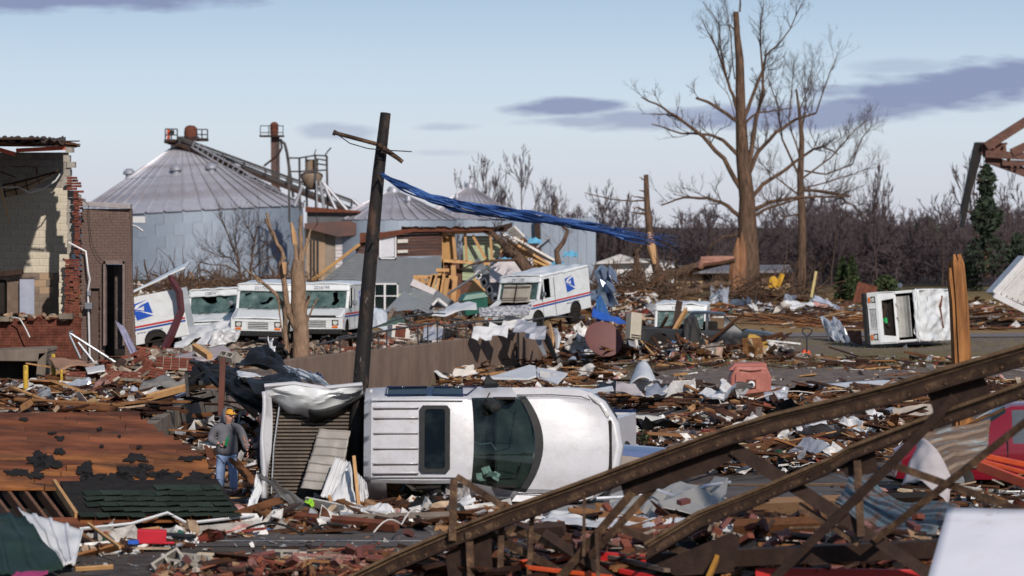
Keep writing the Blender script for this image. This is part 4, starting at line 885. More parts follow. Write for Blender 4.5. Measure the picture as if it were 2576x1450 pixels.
b = MB(); b.poly([HW(1113,590,.6),HW(1141,590,.6),HW(1141,655,.6),HW(1113,655,.6)], (0,.05,0)); b.build('plywood_panel', m_ply, gh)
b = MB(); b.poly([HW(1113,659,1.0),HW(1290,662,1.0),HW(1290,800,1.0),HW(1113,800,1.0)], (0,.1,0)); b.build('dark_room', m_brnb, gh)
b = MB(); b.poly([HW(1118,728,.6),HW(1158,728,.6),HW(1158,758,.6),HW(1118,758,.6)], (0,.05,0)); b.build('brown_panel', M('orange_brown_panel', (.30,.13,.04), (.22,.09,.03), sc=3), gh)
b = MB(); b.tube([HW(1300,628,-.5),HW(1285,660,-.6),HW(1268,690,-.6),HW(1258,680,-.6)], .12, 5); b.tube([HW(1268,594,-.4),HW(1285,602,-.4),HW(1300,622,-.4)], .16, 6); b.build('gutter', m_alu, gh, smooth=50)
b = MB(); b.grid(lambda u, v: HW(1010+260*u, 572+8*v+6*noise.noise((u*18,v*3,2)), -.3+1.6*v), 40, 6); b.build('torn_roof_felt', m_rustd, gh, solid=.04)
b = MB(); b.poly([HW(905,742,-.03),HW(1050,738,-.03),HW(1120,705,-.03),HW(1120,715,-.03),HW(1050,752,-.03),HW(1000,760,-.03)], (0,.02,0)); b.build('bare_patch', m_greenb, gh)
# debris heap in front of it: roof dormer, stud walls, gable with four panes, green bin
def loose(name, label, cat, P, ext, mat, group=None, bevel=None):
    o = sum((Vector(p) for p in P), Vector())/len(P); b = MB(); b.poly([Vector(p)-o for p in P], ext); return tag(b.build(name, mat, loc=o, bevel=bevel), label, cat, group)
D6 = 128
dm = thing('roof_dormer', 'grey sided roof dormer lying tilted in front of the grey house', 'roof piece', W(1055, 770, D6)); 
def DM(x, y, dd=0): return W(x, y, D6+dd)-Vector(dm.location)
for k in range(6): b = MB(); b.poly([DM(1037-k*1,723+k*7.5,-.02*k),DM(1090,742+k*9,-.02*k),DM(1090,750.5+k*9,-.02*k-.04),DM(1036-k*1,730+k*7.5,-.02*k-.04)], (0,.06,0)); b.build('siding_board', m_grey, dm)
b = MB(); b.poly([DM(1040,702),DM(1098,730),DM(1090,742),DM(1032,718)], (0,.4,-.1)); b.build('roof', M('pinkish_white_roof', (.58,.53,.54), (.5,.46,.46)), dm)
b = MB(); b.poly([DM(1098,730,.1),DM(1145,760,.1),DM(1120,775,.1),DM(1070,770,.1)], (0,.1,0)); b.build('side', m_grey, dm)
b = MB(); b.beam(DM(1088,768,-.3), DM(1102,752,-.3), .3, .1); b.beam(DM(1102,752,-.3), DM(1125,770,-.3), .3, .1); b.build('gable_trim', m_wframe, dm)
loose('fallen_wall_piece', 'flat dark grey wall panel edged in bare wood below the dormer', 'wall panel', [W(965,785,126),W(1018,731,126.5),W(1058,762,126.5),W(1040,780,126)], (0,.15,0), m_grey)
sw = thing('stud_wall', 'leaning section of new lumber studs between dormer and gable', 'wall frame', W(1120, 775, 131))
for i, (x0,y0,x1,y1) in enumerate(((1044,695,1052,712),(1062,698,1066,716),(1083,698,1068,738),(1095,690,1082,742),(1108,694,1098,748),(1124,692,1112,756),(1126,700,1116,760),(1146,695,1140,762),(1040,697,1136,697),(1097,680,1130,680),(1107,680,1107,700),(1060,700,1075,730),(1090,692,1075,735),(1115,690,1105,750))):
    b = MB(); b.beam(W(x0,y0,131+.1*(i%3))-Vector(sw.location), W(x1,y1,131+.1*(i%3))-Vector(sw.location), .15 if i in (8,9) else .21, .1, up=Vector((0,1,0))); b.build('stud', m_lumber, sw)
ga = thing('gable_panel', 'grey gable panel with a row of four white framed square panes', 'wall panel', W(1260, 760, 126)); 
def GP(x, y, dd=0): return W(x, y, 126+dd)-Vector(ga.location)
b = MB(); b.poly([GP(1183,668),GP(1205,648),GP(1266,735),GP(1247,773)], (0,.2,0)); b.build('panel', m_grey, ga)
for i in range(4):
    cx, cy = 1203+i*13.8, 692+i*18.5; q = MB()
    for (ax, ay, bx_, by_) in ((-8,-2,3,-12),(3,-12,9,4),(9,4,-2,13),(-2,13,-8,-2)): q.beam(GP(cx+ax,cy+ay,-.05), GP(cx+bx_,cy+by_,-.05), .07, .07, up=Vector((0,1,0)))
    w = q.build('window', m_wframe, ga); q = MB(); q.poly([GP(cx-7,cy-2,-.02),GP(cx+2,cy-11,-.02),GP(cx+8,cy+4,-.02),GP(cx-2,cy+11,-.02)], (0,.03,0)); q.build('pane', m_glass, w)
loose('plywood_sheet', 'tan plywood sheet slanting under the four pane gable', 'plywood', [W(1158,762,127),W(1200,690,127.5),W(1245,765,127)], (0,.1,0), m_ply)
b = MB(); o_ = W(1200,720,124)
b.tube([W(1125,742,124)-o_, W(1215,682,124)-o_, W(1260,650,124)-o_], .06, 6); tag(b.build('light_pole', m_steel, loc=o_), 'thin bent steel pole slanting across the four pane gable', 'pole')
gb = thing('green_bin', 'dark green lidded bin tipped beside the mail van with open hood', 'bin', W(1195, 790, 112), (0, RD(-8), RD(12)))
b = MB(); b.poly([(-.45,-.4,0),(.45,-.4,0),(.5,-.45,.6),(-.5,-.45,.6)], (0,.8,0)); b.build('body', M('bin_green', (.012,.10,.07), (.01,.075,.052), ro=.45), gb, bevel=.02)
b = MB(); b.poly([(-.55,-.5,.6),(.55,-.5,.6),(.4,-.45,.82),(-.35,-.45,.82)], (0,.95,0)); b.build('lid', M('lid_green', (.012,.12,.085), (.01,.09,.06), ro=.45), gb, bevel=.02)
# ------------------------------------------------ cars and pickups from lofted sections (x forward, y left, z up)
def SEC(x, zt, wr, zb, wb, bow=0, zl=.35):
    return (x, bow, [(0,zt),(wr*.6,zt-.012),(wr*.93,zt-.04),(wr,zt-.10),(wb,zb),(wb+.025,(zb+zl)/2+.08),(wb-.05,zl)])
def loft(parent, secs, keys, mats, caps=(None,None), smooth=38):
    """keys: (station, strip) -> part name; None leaves an opening. mats: part name -> material"""
    n = 7; P = []
    for x, bow, pr in secs:
        wmax = max(p[0] for p in pr)
        full = [(-y, z) for y, z in reversed(pr[1:])]+list(pr)
        P.append([Vector((x+bow*(1-(y/wmax)**2), y, z)) for y, z in full])
    out = {}
    for i in range(len(P)-1):
        for k in range(12):
            j = (5-k) if k < 6 else (k-6)
            nm = keys.get((i, j), 'body')
            if nm is None: continue
            if k < 6 and nm not in ('body','windshield','cowl','hood','rear_window'): nm += '|'
            m_ = 5 if j < 3 else 1
            def sub(i_, t_):
                st = secs[i_]; wm = max(p[0] for p in st[2]); a_, b_ = P[i_][k], P[i_][k+1]
                y_ = a_.y+(b_.y-a_.y)*t_; z_ = a_.z+(b_.z-a_.z)*t_
                return Vector((st[0]+st[1]*(1-(y_/wm)**2), y_, z_))
            for q_ in range(m_): out.setdefault(nm, MB()).add([sub(i,q_/m_),sub(i,(q_+1)/m_),sub(i+1,(q_+1)/m_),sub(i+1,q_/m_)], [(0,3,2,1)])
    for e, ci in ((0, caps[0]), (-1, caps[1])):
        if ci: out.setdefault(ci, MB()).add(P[e], [tuple(range(13)) if e == 0 else tuple(reversed(range(13)))])
    res = {}
    for nm, b in out.items():
        o = b.build(nm.rstrip('|'), mats.get(nm.rstrip('|'), mats['body']), parent)
        me = o.data
        import bmesh as _bm
        q = _bm.new(); q.from_mesh(me); _bm.ops.remove_doubles(q, verts=q.verts, dist=.0005); _bm.ops.recalc_face_normals(q, faces=q.faces); q.to_mesh(me); q.free()
        me.polygons.foreach_set('use_smooth', [True]*len(me.polygons)); me.set_sharp_from_angle(angle=RD(smooth)); me.update()
        res[nm] = o
    return res
# ---- white pickup on its side in the middle of the picture
pk = thing('pickup_truck', 'white pickup truck lying on its side wrapped around the leaning pole', 'pickup truck', Vector((-3.95, 46.3, .80)), Matrix.Rotation(RD(-11),3,'X') @ Matrix(((1,0,0),(0,0,-1),(0,1,0))))
secs = [SEC(1.62,1.60,.64,1.10,.89), SEC(1.74,1.735,.675,1.10,.90), SEC(1.98,1.75,.68,1.10,.91), SEC(2.60,1.755,.69,1.10,.92), SEC(2.70,1.755,.69,1.10,.92,.01), SEC(3.16,1.745,.68,1.10,.92,.05), SEC(3.27,1.715,.67,1.10,.92,.08),
        SEC(3.92,1.14,.76,1.06,.91,.40), SEC(4.03,1.135,.77,1.05,.91,.42), SEC(4.55,1.10,.78,1.02,.915,.34), SEC(5.02,1.02,.74,.96,.895,.30), SEC(5.22,.95,.67,.89,.83,.32), SEC(5.31,.84,.61,.77,.77,.32), SEC(5.36,.62,.58,.58,.74,.3)]
keys = {(6,0):'windshield',(6,1):'windshield',(6,2):'windshield',(7,0):'cowl',(7,1):'cowl',(7,2):'cowl',(2,3):'side_window',(4,3):'side_window',(0,2):'body',(3,3):'window_pillar'}
for i in range(8, 11):
    for j in range(3): keys[(i, j)] = 'hood'
loft(pk, secs, keys, {'body':m_whitec,'windshield':m_tint,'cowl':m_black,'side_window':m_glass,'hood':m_whitec,'window_pillar':m_bglass}, ('body','body'))
for k, y in enumerate((.50,.34,.10,-.14,-.38,-.53)):
    b = MB(); b.tube([(1.76,y,1.735),(1.80,y,1.752),(2.44,y,1.768),(2.5,y,1.75)], [.004,.016,.016,.004], 6); b.build('roof_rib', m_whitec, pk, smooth=60)
    b = MB(); b.box((2.13,y-.022,1.751),(.70,.012,.008)); b.build('rib_shadow_strip', m_rustd, pk)  # dark strip along each rib, its shadow line put into colour
for s in (1,-1):
    b = MB(); b.box((2.45,s*.605,1.735),(1.45,.012,.012)); b.build('roof_gutter', m_black, pk)
    # window surrounds
    for x0, x1 in (((1.96,2.60),(2.70,3.24)) if s > 0 else ()):
        def sp(x, v): return Vector((x, s*(.69+.225*v+.012), 1.655-.555*v))
        b = MB(); b.tube([sp(x0,.08),sp(x1,.08),sp(x1+.15*(x0>2.5),.9),sp(x0,.9),sp(x0,.08)], .014, 6); b.build('window_seal', m_bglass, pk, smooth=60)
# cab lining and the things seen through the glass
b = MB(); b.box((2.85,0,.55),(2.3,1.5,.05)); b.box((1.85,0,1.0),(.05,1.4,1.0)); b.box((2.9,.70,.95),(2.2,.04,.8)); b.box((2.9,-.70,.95),(2.2,.04,.8)); b.build('cab_lining', m_dark, pk)
b = MB(); b.box((3.98,0,.93),(.62,1.50,.26)); b.build('dashboard', M('dash_plastic', (.035,.032,.03), (.02,.019,.018)), pk, bevel=.04)
b = MB(); b.rev([(.17,-.012),(.185,0),(.17,.012)], n=20, cap=False); b.build('steering_wheel', m_black, pk, smooth=60, loc=(3.62,.36,1.1), rot=(0,RD(-60),0))
for i, (x, y, z, a) in enumerate(((3.55,-.42,1.15,.4),(3.70,-.52,1.13,1.2),(3.45,-.55,1.2,2.0),(3.62,-.50,1.20,.1))):
    b = MB(); b.grid(lambda u, v: Vector(((u-.5)*.16,(v-.5)*.11,.03*math.sin(u*5+i))), 4, 3); b.build('paper', m_sheetw, pk, solid=.004, loc=(x,y,z), rot=(.3*i,.4,a))
b = MB(); b.tube([(3.3,.0,1.69),(3.45,-.06,1.56),(3.62,-.02,1.42),(3.70,-.12,1.36)], .004, 4); b.build('glass_crack', m_sheetw, pk)
b = MB()
sr = [(2.50,-.47),(2.55,-.53),(2.93,-.53),(2.98,-.47),(2.98,.47),(2.93,.53),(2.55,.53),(2.50,.47)]
ins = [(2.58,-.44),(2.62,-.47),(2.87,-.47),(2.90,-.44),(2.90,.44),(2.87,.47),(2.62,.47),(2.58,.44)]
vs = [(x,y,1.756) for x,y in sr]+[(x,y,1.785) for x,y in sr]+[(x,y,1.785) for x,y in ins]+[(x,y,1.75) for x,y in ins]; fs = []
for r in range(3):
    for i in range(8): j = (i+1) % 8; fs.append((r*8+i, r*8+j, (r+1)*8+j, (r+1)*8+i))
b.add(vs, fs); b.build('sunroof_frame', m_black, pk, smooth=50)
b = MB(); b.add([(x,y,1.760) for x,y in ins], [tuple(range(8))]); b.build('sunroof_well', m_dark, pk); b = MB(); b.add([(x,y,1.768) for x,y in ins], [tuple(range(8))]); b.build('sunroof_glass', m_tintd, pk)
b = MB(); b.tube([(4.02,.55,1.16),(4.0,.35,1.19),(3.96,.0,1.215),(3.72,-.02,1.37)], .012, 5); b.build('wiper', m_black, pk); b = MB(); b.tube([(4.1,-.3,1.18),(4.05,-.5,1.19),(3.75,-.45,1.33)], .012, 5); b.build('wiper', m_black, pk)
b = MB(); b.rev([(.02,-.19),(.09,-.16),(.115,-.02),(.10,.12),(.02,.16)], (0,0,0), 14); o = b.build('mirror', m_black, pk, smooth=50, loc=(3.63,.56,1.54), rot=(.6,.5,.3)); o.scale = (1,.8,1)
b = MB(); b.tube([(3.6,.75,1.6),(3.55,.65,1.62),(3.6,.6,1.6)], .012, 5); b.build('mirror_cable', m_black, pk)
b = MB(); b.poly([(3.50,.88,1.16),(3.75,.9,1.12),(3.62,1.0,1.14),(3.58,1.06,1.17),(3.53,1.02,1.17)], (0,.05,.10)); b.build('mirror_stalk', m_black, pk, bevel=.015)
for y in (.26,-.30): b = MB(); b.cyl((4.42,y,1.108),(4.42,y,1.124),.014,8); b.build('washer_nozzle', m_black, pk)
b = MB(); b.box((5.52,0,.90),(.05,.80,.14)); b.build('grille', m_dark, pk, bevel=.02)
b = MB(); b.tube([(5.16,.82,.80),(5.38,.66,.78),(5.57,.34,.77),(5.63,0,.77),(5.57,-.34,.77),(5.38,-.66,.78),(5.16,-.82,.80)], [.08,.10,.11,.11,.11,.10,.08], 8); b.build('bumper', m_whitec, pk, smooth=60)
b = MB(); b.tube([(5.38,.8,.56),(5.58,.5,.53),(5.66,0,.52),(5.58,-.5,.53),(5.38,-.8,.56)], .07, 8); b.build('lower_bumper', m_black, pk, smooth=60)
for s in (1,-1): b = MB(); b.poly([(5.16,s*.80,.90),(5.36,s*.62,.92),(5.46,s*.44,.93),(5.53,s*.46,.84),(5.34,s*.72,.82)], (.0,s*.01,.03)); b.build('headlight', m_lens, pk, bevel=.008)
b = MB(); b.tube([(4.03,.785,1.08),(4.6,.79,1.075),(5.05,.77,1.005),(5.2,.72,.95)], .008, 4); b.build('hood_gap', m_dark, pk); b = MB(); b.tube([(4.03,-.785,1.08),(4.6,-.79,1.075),(5.05,-.77,1.005),(5.2,-.72,.95)], .008, 4); b.build('hood_gap', m_dark, pk)
# bed
b = MB()
for k in range(26): b.box((.79,-.72+k*.058,.595+.0),(1.5,.034,.03))
m_bedrib = M('bed_rib', (.115,.085,.06), (.06,.045,.033), sc=3, ro=.55, dirt=((.02,.015,.012),.5,.7,2,.7))
for k in range(26):
    q = MB(); q.box((.79,-.72+k*.058,.60),(1.5,.036,.03)); q.build('floor_rib', m_bedrib, pk, bevel=.008)
b = MB(); b.box((.79,0,.565),(1.56,1.62,.03)); b.build('bed_floor', m_rustd, pk)
b = MB(); b.grid(lambda u, v: Vector((-.02+.05*math.sin(v*3)+.10*noise.noise((u*2,v*4,7)), -.86+1.70*u, .50+.60*v)), 16, 6); b.build('tailgate', m_whitec, pk, smooth=50, solid=.06)
b = MB(); b.tube([(.10,-.75,.66),(.13,.0,.70),(.22,.72,.72)], .018, 6); b.build('tailgate_rod', m_steel, pk)
def side(u, v):
    x = .0+1.56*u; sag = math.sin(math.pi*min(1,u*.95+.06))**1.4
    cr_ = 1-2*abs(noise.noise((u*3.1+v*1.3, v*2.2-u, 5))); y = .93-.10*v-.34*sag*(v**.8)-.07*noise.noise((u*5, v*3, 2))-.06*cr_*v+.04*(1-v)*math.sin(u*7); z = 1.10-.50*v+.16*sag*math.sin(v*3.1)+.07*cr_*math.sin(3.14*v)+.03*noise.noise((u*6,v*6,1))
    return Vector((x, y, z))
b = MB(); b.grid(side, 26, 12); b.build('bed_side', m_white, pk, smooth=28, solid=.02)
b = MB(); b.grid(lambda u, v: side(.45+.55*u, .62+.38*v)+Vector((0,-.04-.05*math.sin(u*3),.05)), 12, 5); b.build('torn_liner', m_black, pk, smooth=45, solid=.02)
b = MB(); b.grid(lambda u, v: Vector((1.56*u, -.80-.10*v, .55+.5*v)), 8, 4); b.build('bed_side', m_dark, pk, solid=.03)
b = MB(); b.tube([side(0,0),side(.3,0),side(.6,0),side(1,0)], .035, 6); b.build('bed_rail', m_whitec, pk, smooth=50)
b = MB(); b.box((1.6,0,.85),(.05,1.5,.5)); b.build('bed_front', m_dark, pk)
b = MB(); b.grid(lambda u, v: Vector((1.58+.14*u, .85-1.6*v+.03*noise.noise((u*3,v*14,3)), .9+.6*u*.6+.05*noise.noise((u*5,v*20,9)))), 4, 30); b.build('torn_cab_back', m_white, pk, smooth=30, solid=.02)
for x in (.75, 4.75):
    for s in (1,-1): wheel(pk, (x, s*.80, .36), .36, .24, axis='Y')
b = MB(); b.box((2.8,.35,.33),(5.0,.12,.12)); b.box((2.8,-.35,.33),(5.0,.12,.12)); b.build('chassis', m_rustd, pk)
for s in (.36,-.36): b = MB(); b.box((2.75,s,.95),(.5,.5,.14)); b.box((2.5,s,1.25),(.14,.5,.6)); b.build('seat', M('grey_seat', (.10,.095,.09)) if s > 0 else bpy.data.materials['grey_seat'], pk, bevel=.05)
# ---- black crushed pickup by the rubble
m_carblk = M('black_car_paint', (.028,.029,.032), (.018,.018,.02), sc=3, ro=.3, bump=.05, bsc=6, coat=.4, dirt=[((.12,.10,.085),.54,.72,4,.7), ((.4,.38,.36),.70,.73,9,.6)])
bp_ = thing('pickup_truck', 'black burnt looking pickup truck with no glass, facing right', 'pickup truck', at(1602, 896, 98), (0, RD(1.5), RD(-4)))
secs = [SEC(1.72,1.42,.55,.98,.80), SEC(1.8,1.60,.62,.98,.82), SEC(1.95,1.62,.63,.98,.82), SEC(2.33,1.63,.64,.98,.82), SEC(2.42,1.63,.64,.98,.82), SEC(2.85,1.60,.63,.98,.83,.03), SEC(2.95,1.57,.62,.98,.83,.05), SEC(3.55,1.05,.74,.99,.83,.22), SEC(3.6,1.04,.75,.98,.83,.22), SEC(4.3,.98,.74,.92,.83,.15), SEC(4.62,.90,.70,.83,.80,.12), SEC(4.75,.72,.66,.68,.78,.1), SEC(4.8,.5,.66,.48,.76,.1)]
keys = {(6,0):None,(6,1):None,(6,2):None,(2,3):None,(4,3):None,(5,3):None}
for i in range(8, 10):
    for j in range(3): keys[(i, j)] = 'hood'
loft(bp_, secs, keys, {'body':m_carblk,'hood':m_carblk}, (None,'body'))
b = MB(); b.poly([(0,.80,.45),(1.72,.80,.45),(1.72,.80,1.0),(0,.80,1.0)], (0,-.06,0)); b.build('bed_side', m_carblk, bp_, bevel=.02)
b = MB(); b.poly([(0,-.80,.45),(1.72,-.80,.45),(1.72,-.80,1.0),(0,-.80,1.0)], (0,.06,0)); b.build('bed_side', m_carblk, bp_, bevel=.02)
b = MB(); b.box((.86,0,.6),(1.7,1.5,.05)); b.build('bed_floor', m_dark, bp_)
b = MB(); b.box((.03,0,.73),(.06,1.55,.5)); b.build('tailgate', m_carblk, bp_)
for x in (.8,3.95):
    for s in (1,-1): wheel(bp_, (x, s*.74, .34), .34, .22, axis='Y'); 
for x in (.8,3.95): b = MB(); b.rev([(.42,-.02),(.42,.02)], (x,-.845,.45), 18, axis='Y'); b.build('wheel_arch', m_dark, bp_)
b = MB(); b.poly([(4.70,-.80,.70),(4.82,-.6,.72),(4.84,-.6,.56),(4.72,-.80,.54)], (0,.04,0)); b.build('headlight', m_lens, bp_)
b = MB(); b.tube([(4.62,-.84,.42),(4.86,-.6,.40),(4.92,0,.40),(4.86,.6,.4)], .075, 8); b.build('bumper', m_steel, bp_, smooth=60)
b = MB(); b.box((2.5,.3,1.0),(.5,.5,.5)); b.box((2.5,-.3,1.0),(.5,.5,.5)); b.build('seats', m_dark, bp_, bevel=.05)
# ---- silver pickup tail and blue car nose behind the white pickup
m_silver = M('silver_paint', (.60,.59,.62), (.52,.51,.55), sc=2, ro=.3, me=.1, coat=.4, bump=.03, dirt=((.3,.27,.25),.58,.75,4,.5))
sp_ = thing('pickup_truck', 'silver pickup with a red tail light behind the white truck bumper', 'pickup truck', at(1492, 1195, 56), (0,0,RD(-106)))
b = MB(); b.grid(lambda u, v: Vector((.0-.04*math.sin(v*3.1)+.02*noise.noise((u*4,v*4,3)), -.86+1.72*u, .62+.62*v)), 14, 10); b.build('tailgate', m_silver, sp_, smooth=60, solid=.05)
for s in (1,-1):
    b = MB(); b.poly([(0,s*.88,.45),(2.0,s*.92,.45),(2.0,s*.90,1.25),(0,s*.86,1.25)], (0,-s*.08,0)); b.build('bed_side', m_silver, sp_, bevel=.02)
    b = MB(); b.poly([(-.03,s*.86,.80),(-.03,s*.70,.80),(-.03,s*.70,1.16),(-.03,s*.86,1.16)], (.05,0,0)); tl = b.build('tail_light', m_redlens, sp_, bevel=.015)
    b = MB(); b.poly([(-.035,s*.84,.95),(-.035,s*.72,.95),(-.035,s*.72,1.02),(-.035,s*.84,1.02)], (.02,0,0)); b.build('reverse_lens', m_lens, tl)
    for x in (.9, 4.2): wheel(sp_, (x, s*.8, .38), .38, .25, axis='Y')
b = MB(); b.tube([(-.03,-.86,1.26),(-.03,.86,1.26)], .04, 8); b.build('tailgate_cap', m_bglass, sp_)
b = MB(); b.box((-.06,-.05,1.08),(.04,.18,.09)); b.build('handle', m_black, sp_, bevel=.01)
b = MB(); b.box((-.08,0,.52),(.16,1.8,.18)); b.build('bumper', m_silver, sp_, bevel=.03)
loft(sp_, [SEC(2.05,1.6,.6,1.2,.9), SEC(2.2,1.85,.66,1.2,.92), SEC(3.4,1.86,.66,1.2,.92), SEC(4.1,1.25,.76,1.15,.92), SEC(5.1,1.1,.76,1.05,.9), SEC(5.3,.7,.7,.65,.85)], {(1,3):'side_window',(2,0):'windshield',(2,1):'windshield',(2,2):'windshield'}, {'body':m_silver,'windshield':m_glass,'side_window':m_glass}, ('body','body'))
m_tanp = M('beige_paint', (.36,.30,.27), (.31,.26,.23), sc=2, ro=.35, coat=.4, bump=.02)
m_bluep = M('dusty_blue_paint', (.115,.15,.285), (.09,.12,.235), sc=2, ro=.3, coat=.5, bump=.02)
bc = thing('sedan', 'beige and blue car with one clear headlight peeping out behind the white bumper', 'car', at(1425, 1262, 49.6), (0,0,RD(-14)))
loft(bc, [SEC(-2.6,.75,.6,.7,.8), SEC(-2.4,1.0,.65,.85,.84), SEC(-1.6,1.02,.6,.88,.86), SEC(-.9,1.38,.55,.9,.87), SEC(.1,1.40,.55,.9,.87), SEC(.85,1.0,.66,.92,.87,.1), SEC(1.55,.96,.66,.86,.86,.12), SEC(1.85,.88,.62,.80,.84,.1), SEC(1.92,.72,.60,.66,.82,.1), SEC(1.94,.5,.6,.46,.80,.1)],
     {(5,0):'hood',(5,1):'hood',(5,2):'hood',(5,3):'hood',(6,0):'hood',(6,1):'hood',(6,2):'hood',(6,3):'hood',(4,0):'windshield',(4,1):'windshield',(4,2):'windshield',(3,3):'side_window'}, {'body':m_tanp,'hood':m_bluep,'windshield':m_glass,'side_window':m_glass}, ('body','body'))
for s in (1,-1):
    b = MB(); b.poly([(1.55,s*.885,.73),(1.97,s*.70,.75),(1.99,s*.66,.60),(1.57,s*.885,.58)], (.03,s*.03,0)); hl = b.build('headlight', m_lens, bc, bevel=.01)
    b = MB(); b.poly([(1.44,s*.885,.72),(1.545,s*.885,.73),(1.565,s*.885,.58),(1.46,s*.885,.585)], (.0,s*.03,0)); b.build('turn_signal', m_amber, bc)
    for x in (-1.6,1.15): wheel(bc, (x, s*.78, .31), .31, .2, axis='Y')
g = MB()
for k in range(3): g.box((1.99,0,.62+.06*k),(.06,1.15,.03))
g.build('grille', m_chrome, bc)
b = MB(); b.tube([(1.5,-.87,.42),(1.98,-.72,.40),(2.08,0,.4),(1.98,.72,.4),(1.5,.87,.42)], .09, 8); b.build('bumper', m_black, bc, smooth=60)
# ---- red car at the right edge
m_carred = M('red_car_paint', (.20,.006,.018), (.165,.005,.014), sc=2, ro=.25, coat=.6, bump=.02)
rc = thing('hatchback', 'red car behind the steel truss at the right edge', 'car', at(2615, 1250, 47.5), (0,0,RD(174)))
loft(rc, [SEC(-2.0,.9,.6,.8,.8), SEC(-1.9,1.2,.6,.92,.84), SEC(-1.5,1.56,.58,.95,.87), SEC(-.6,1.62,.6,.95,.88), SEC(-.5,1.62,.6,.95,.88), SEC(.5,1.58,.6,.95,.88), SEC(.6,1.54,.6,.95,.88), SEC(1.3,1.05,.7,.95,.88,.15), SEC(2.0,.92,.68,.85,.86,.15), SEC(2.3,.78,.62,.7,.82,.12), SEC(2.38,.45,.6,.42,.78,.1)],
     {(2,3):'side_window',(4,3):'side_window',(6,0):'windshield',(6,1):'windshield',(6,2):'windshield',(7,0):'hood',(7,1):'hood',(7,2):'hood',(8,0):'hood',(8,1):'hood',(8,2):'hood'}, {'body':m_carred,'hood':m_carred,'windshield':m_glass,'side_window':M('grey_window', (.10,.11,.125), (.07,.075,.085), sc=2, ro=.1)}, ('body','body'))
for s in (1,-1):
    b = MB(); b.box((.55-.9,s*.915,.86),(.22,.03,.035)); b.build('handle', m_carred, rc, bevel=.01)
    for dx in (-.55,.58): b = MB(); b.box((dx,s*.905,.72),(.012,.02,.6)); b.build('door_seam', m_black, rc)
    for x in (-1.3,1.45): wheel(rc, (x, s*.78, .33), .33, .21, axis='Y')
b = MB(); b.tube([(-.5,.63,1.6),(-.5,-.63,1.6)], .02, 6); b.build('roof_bar', m_silver, rc)
# ---- tipped white box trailer at the right edge
tr = thing('box_trailer', 'tipped white box trailer with dents at the right edge of the far lot', 'trailer', W(2590, 770, 125)); 
def TR(x, y, dd=0): return W(x, y, 125+dd)-Vector(tr.location)
b = MB(); b.poly([TR(2502,738),TR(2586,645),TR(2700,690),TR(2640,790),TR(2575,776)], (0,2.4,0)); b.build('box', m_sheetw, tr)
b = MB(); b.poly([TR(2515,742,-.1),TR(2590,660,-.1),TR(2640,680,-.1),TR(2580,768,-.1)], (0,.08,0)); b.build('side_skin', M('trailer_skin', (.55,.53,.52), (.44,.42,.40), sc=2, dirt=[((.2,.17,.14),.55,.7,2.5,.7)]), tr)
for k in range(5): b = MB(); b.beam(TR(2520+k*14,740+k*5,-.16), TR(2592+k*14,662+k*6,-.16), .06, .06); b.build('rib', m_sheetw, tr)
b = MB(); b.beam(TR(2500,742,-.1), TR(2585,784,-.1), .3, .25); b.build('sill', m_sheetw, tr); b = MB(); b.beam(TR(2500,737,-.15), TR(2588,640,-.15), .25, .2); b.build('edge_rail', m_sheetw, tr)
# ------------------------------------------------ people
def skin(name, V, E, Rr, mat, parent, sub=2, root=0):
    me = bpy.data.meshes.new(name); me.from_pydata([tuple(v) for v in V], E, []); me.materials.append(mat)
    o = link(bpy.data.objects.new(name, me), parent)
    md = o.modifiers.new('k', 'SKIN'); md.use_smooth_shade = True
    for i, r in enumerate(Rr):
        q = me.skin_vertices[0].data[i]; q.radius = r if isinstance(r, tuple) else (r, r); q.use_root = (i in (root if isinstance(root, (list, tuple)) else (root,)))
    u = o.modifiers.new('u', 'SUBSURF'); u.levels = sub; u.render_levels = sub
    return o
def hand(V, E, Rr, roots, wrist, dirv, palmn, L=.19, curl=.5):
    """palm and five fingers appended as one chain set rooted in the palm"""
    d = dirv.normalized(); n = palmn.normalized(); s = d.cross(n).normalized()
    k = len(V); V += [wrist, wrist+d*L*.28, wrist+d*L*.48]; Rr += [(.030,.024),(.040,.020),(.036,.018)]; E += [(k,k+1),(k+1,k+2)]
    for i, (off, ln) in enumerate(((-.030,.40),(-.010,.46),(.011,.43),(.030,.34))):
        j = len(V); b = wrist+d*L*.40+s*off; roots.append(j)
        p = [b, b+d*L*ln*.35, b+d*L*ln*.65+n*L*curl*.25, b+d*L*ln*.70+n*L*curl*.55]
        V += p; Rr += [.0105,.0100,.0095,.008]; E += [(j,j+1),(j+1,j+2),(j+2,j+3)]
    j = len(V); roots.append(j); b = wrist+d*L*.12-s*.03; V += [b, b-s*.03+d*.03, b-s*.028+d*.055+n*.02, b-s*.018+d*.075+n*.03]; Rr += [.013,.012,.011,.009]; E += [(j,j+1),(j+1,j+2),(j+2,j+3)]
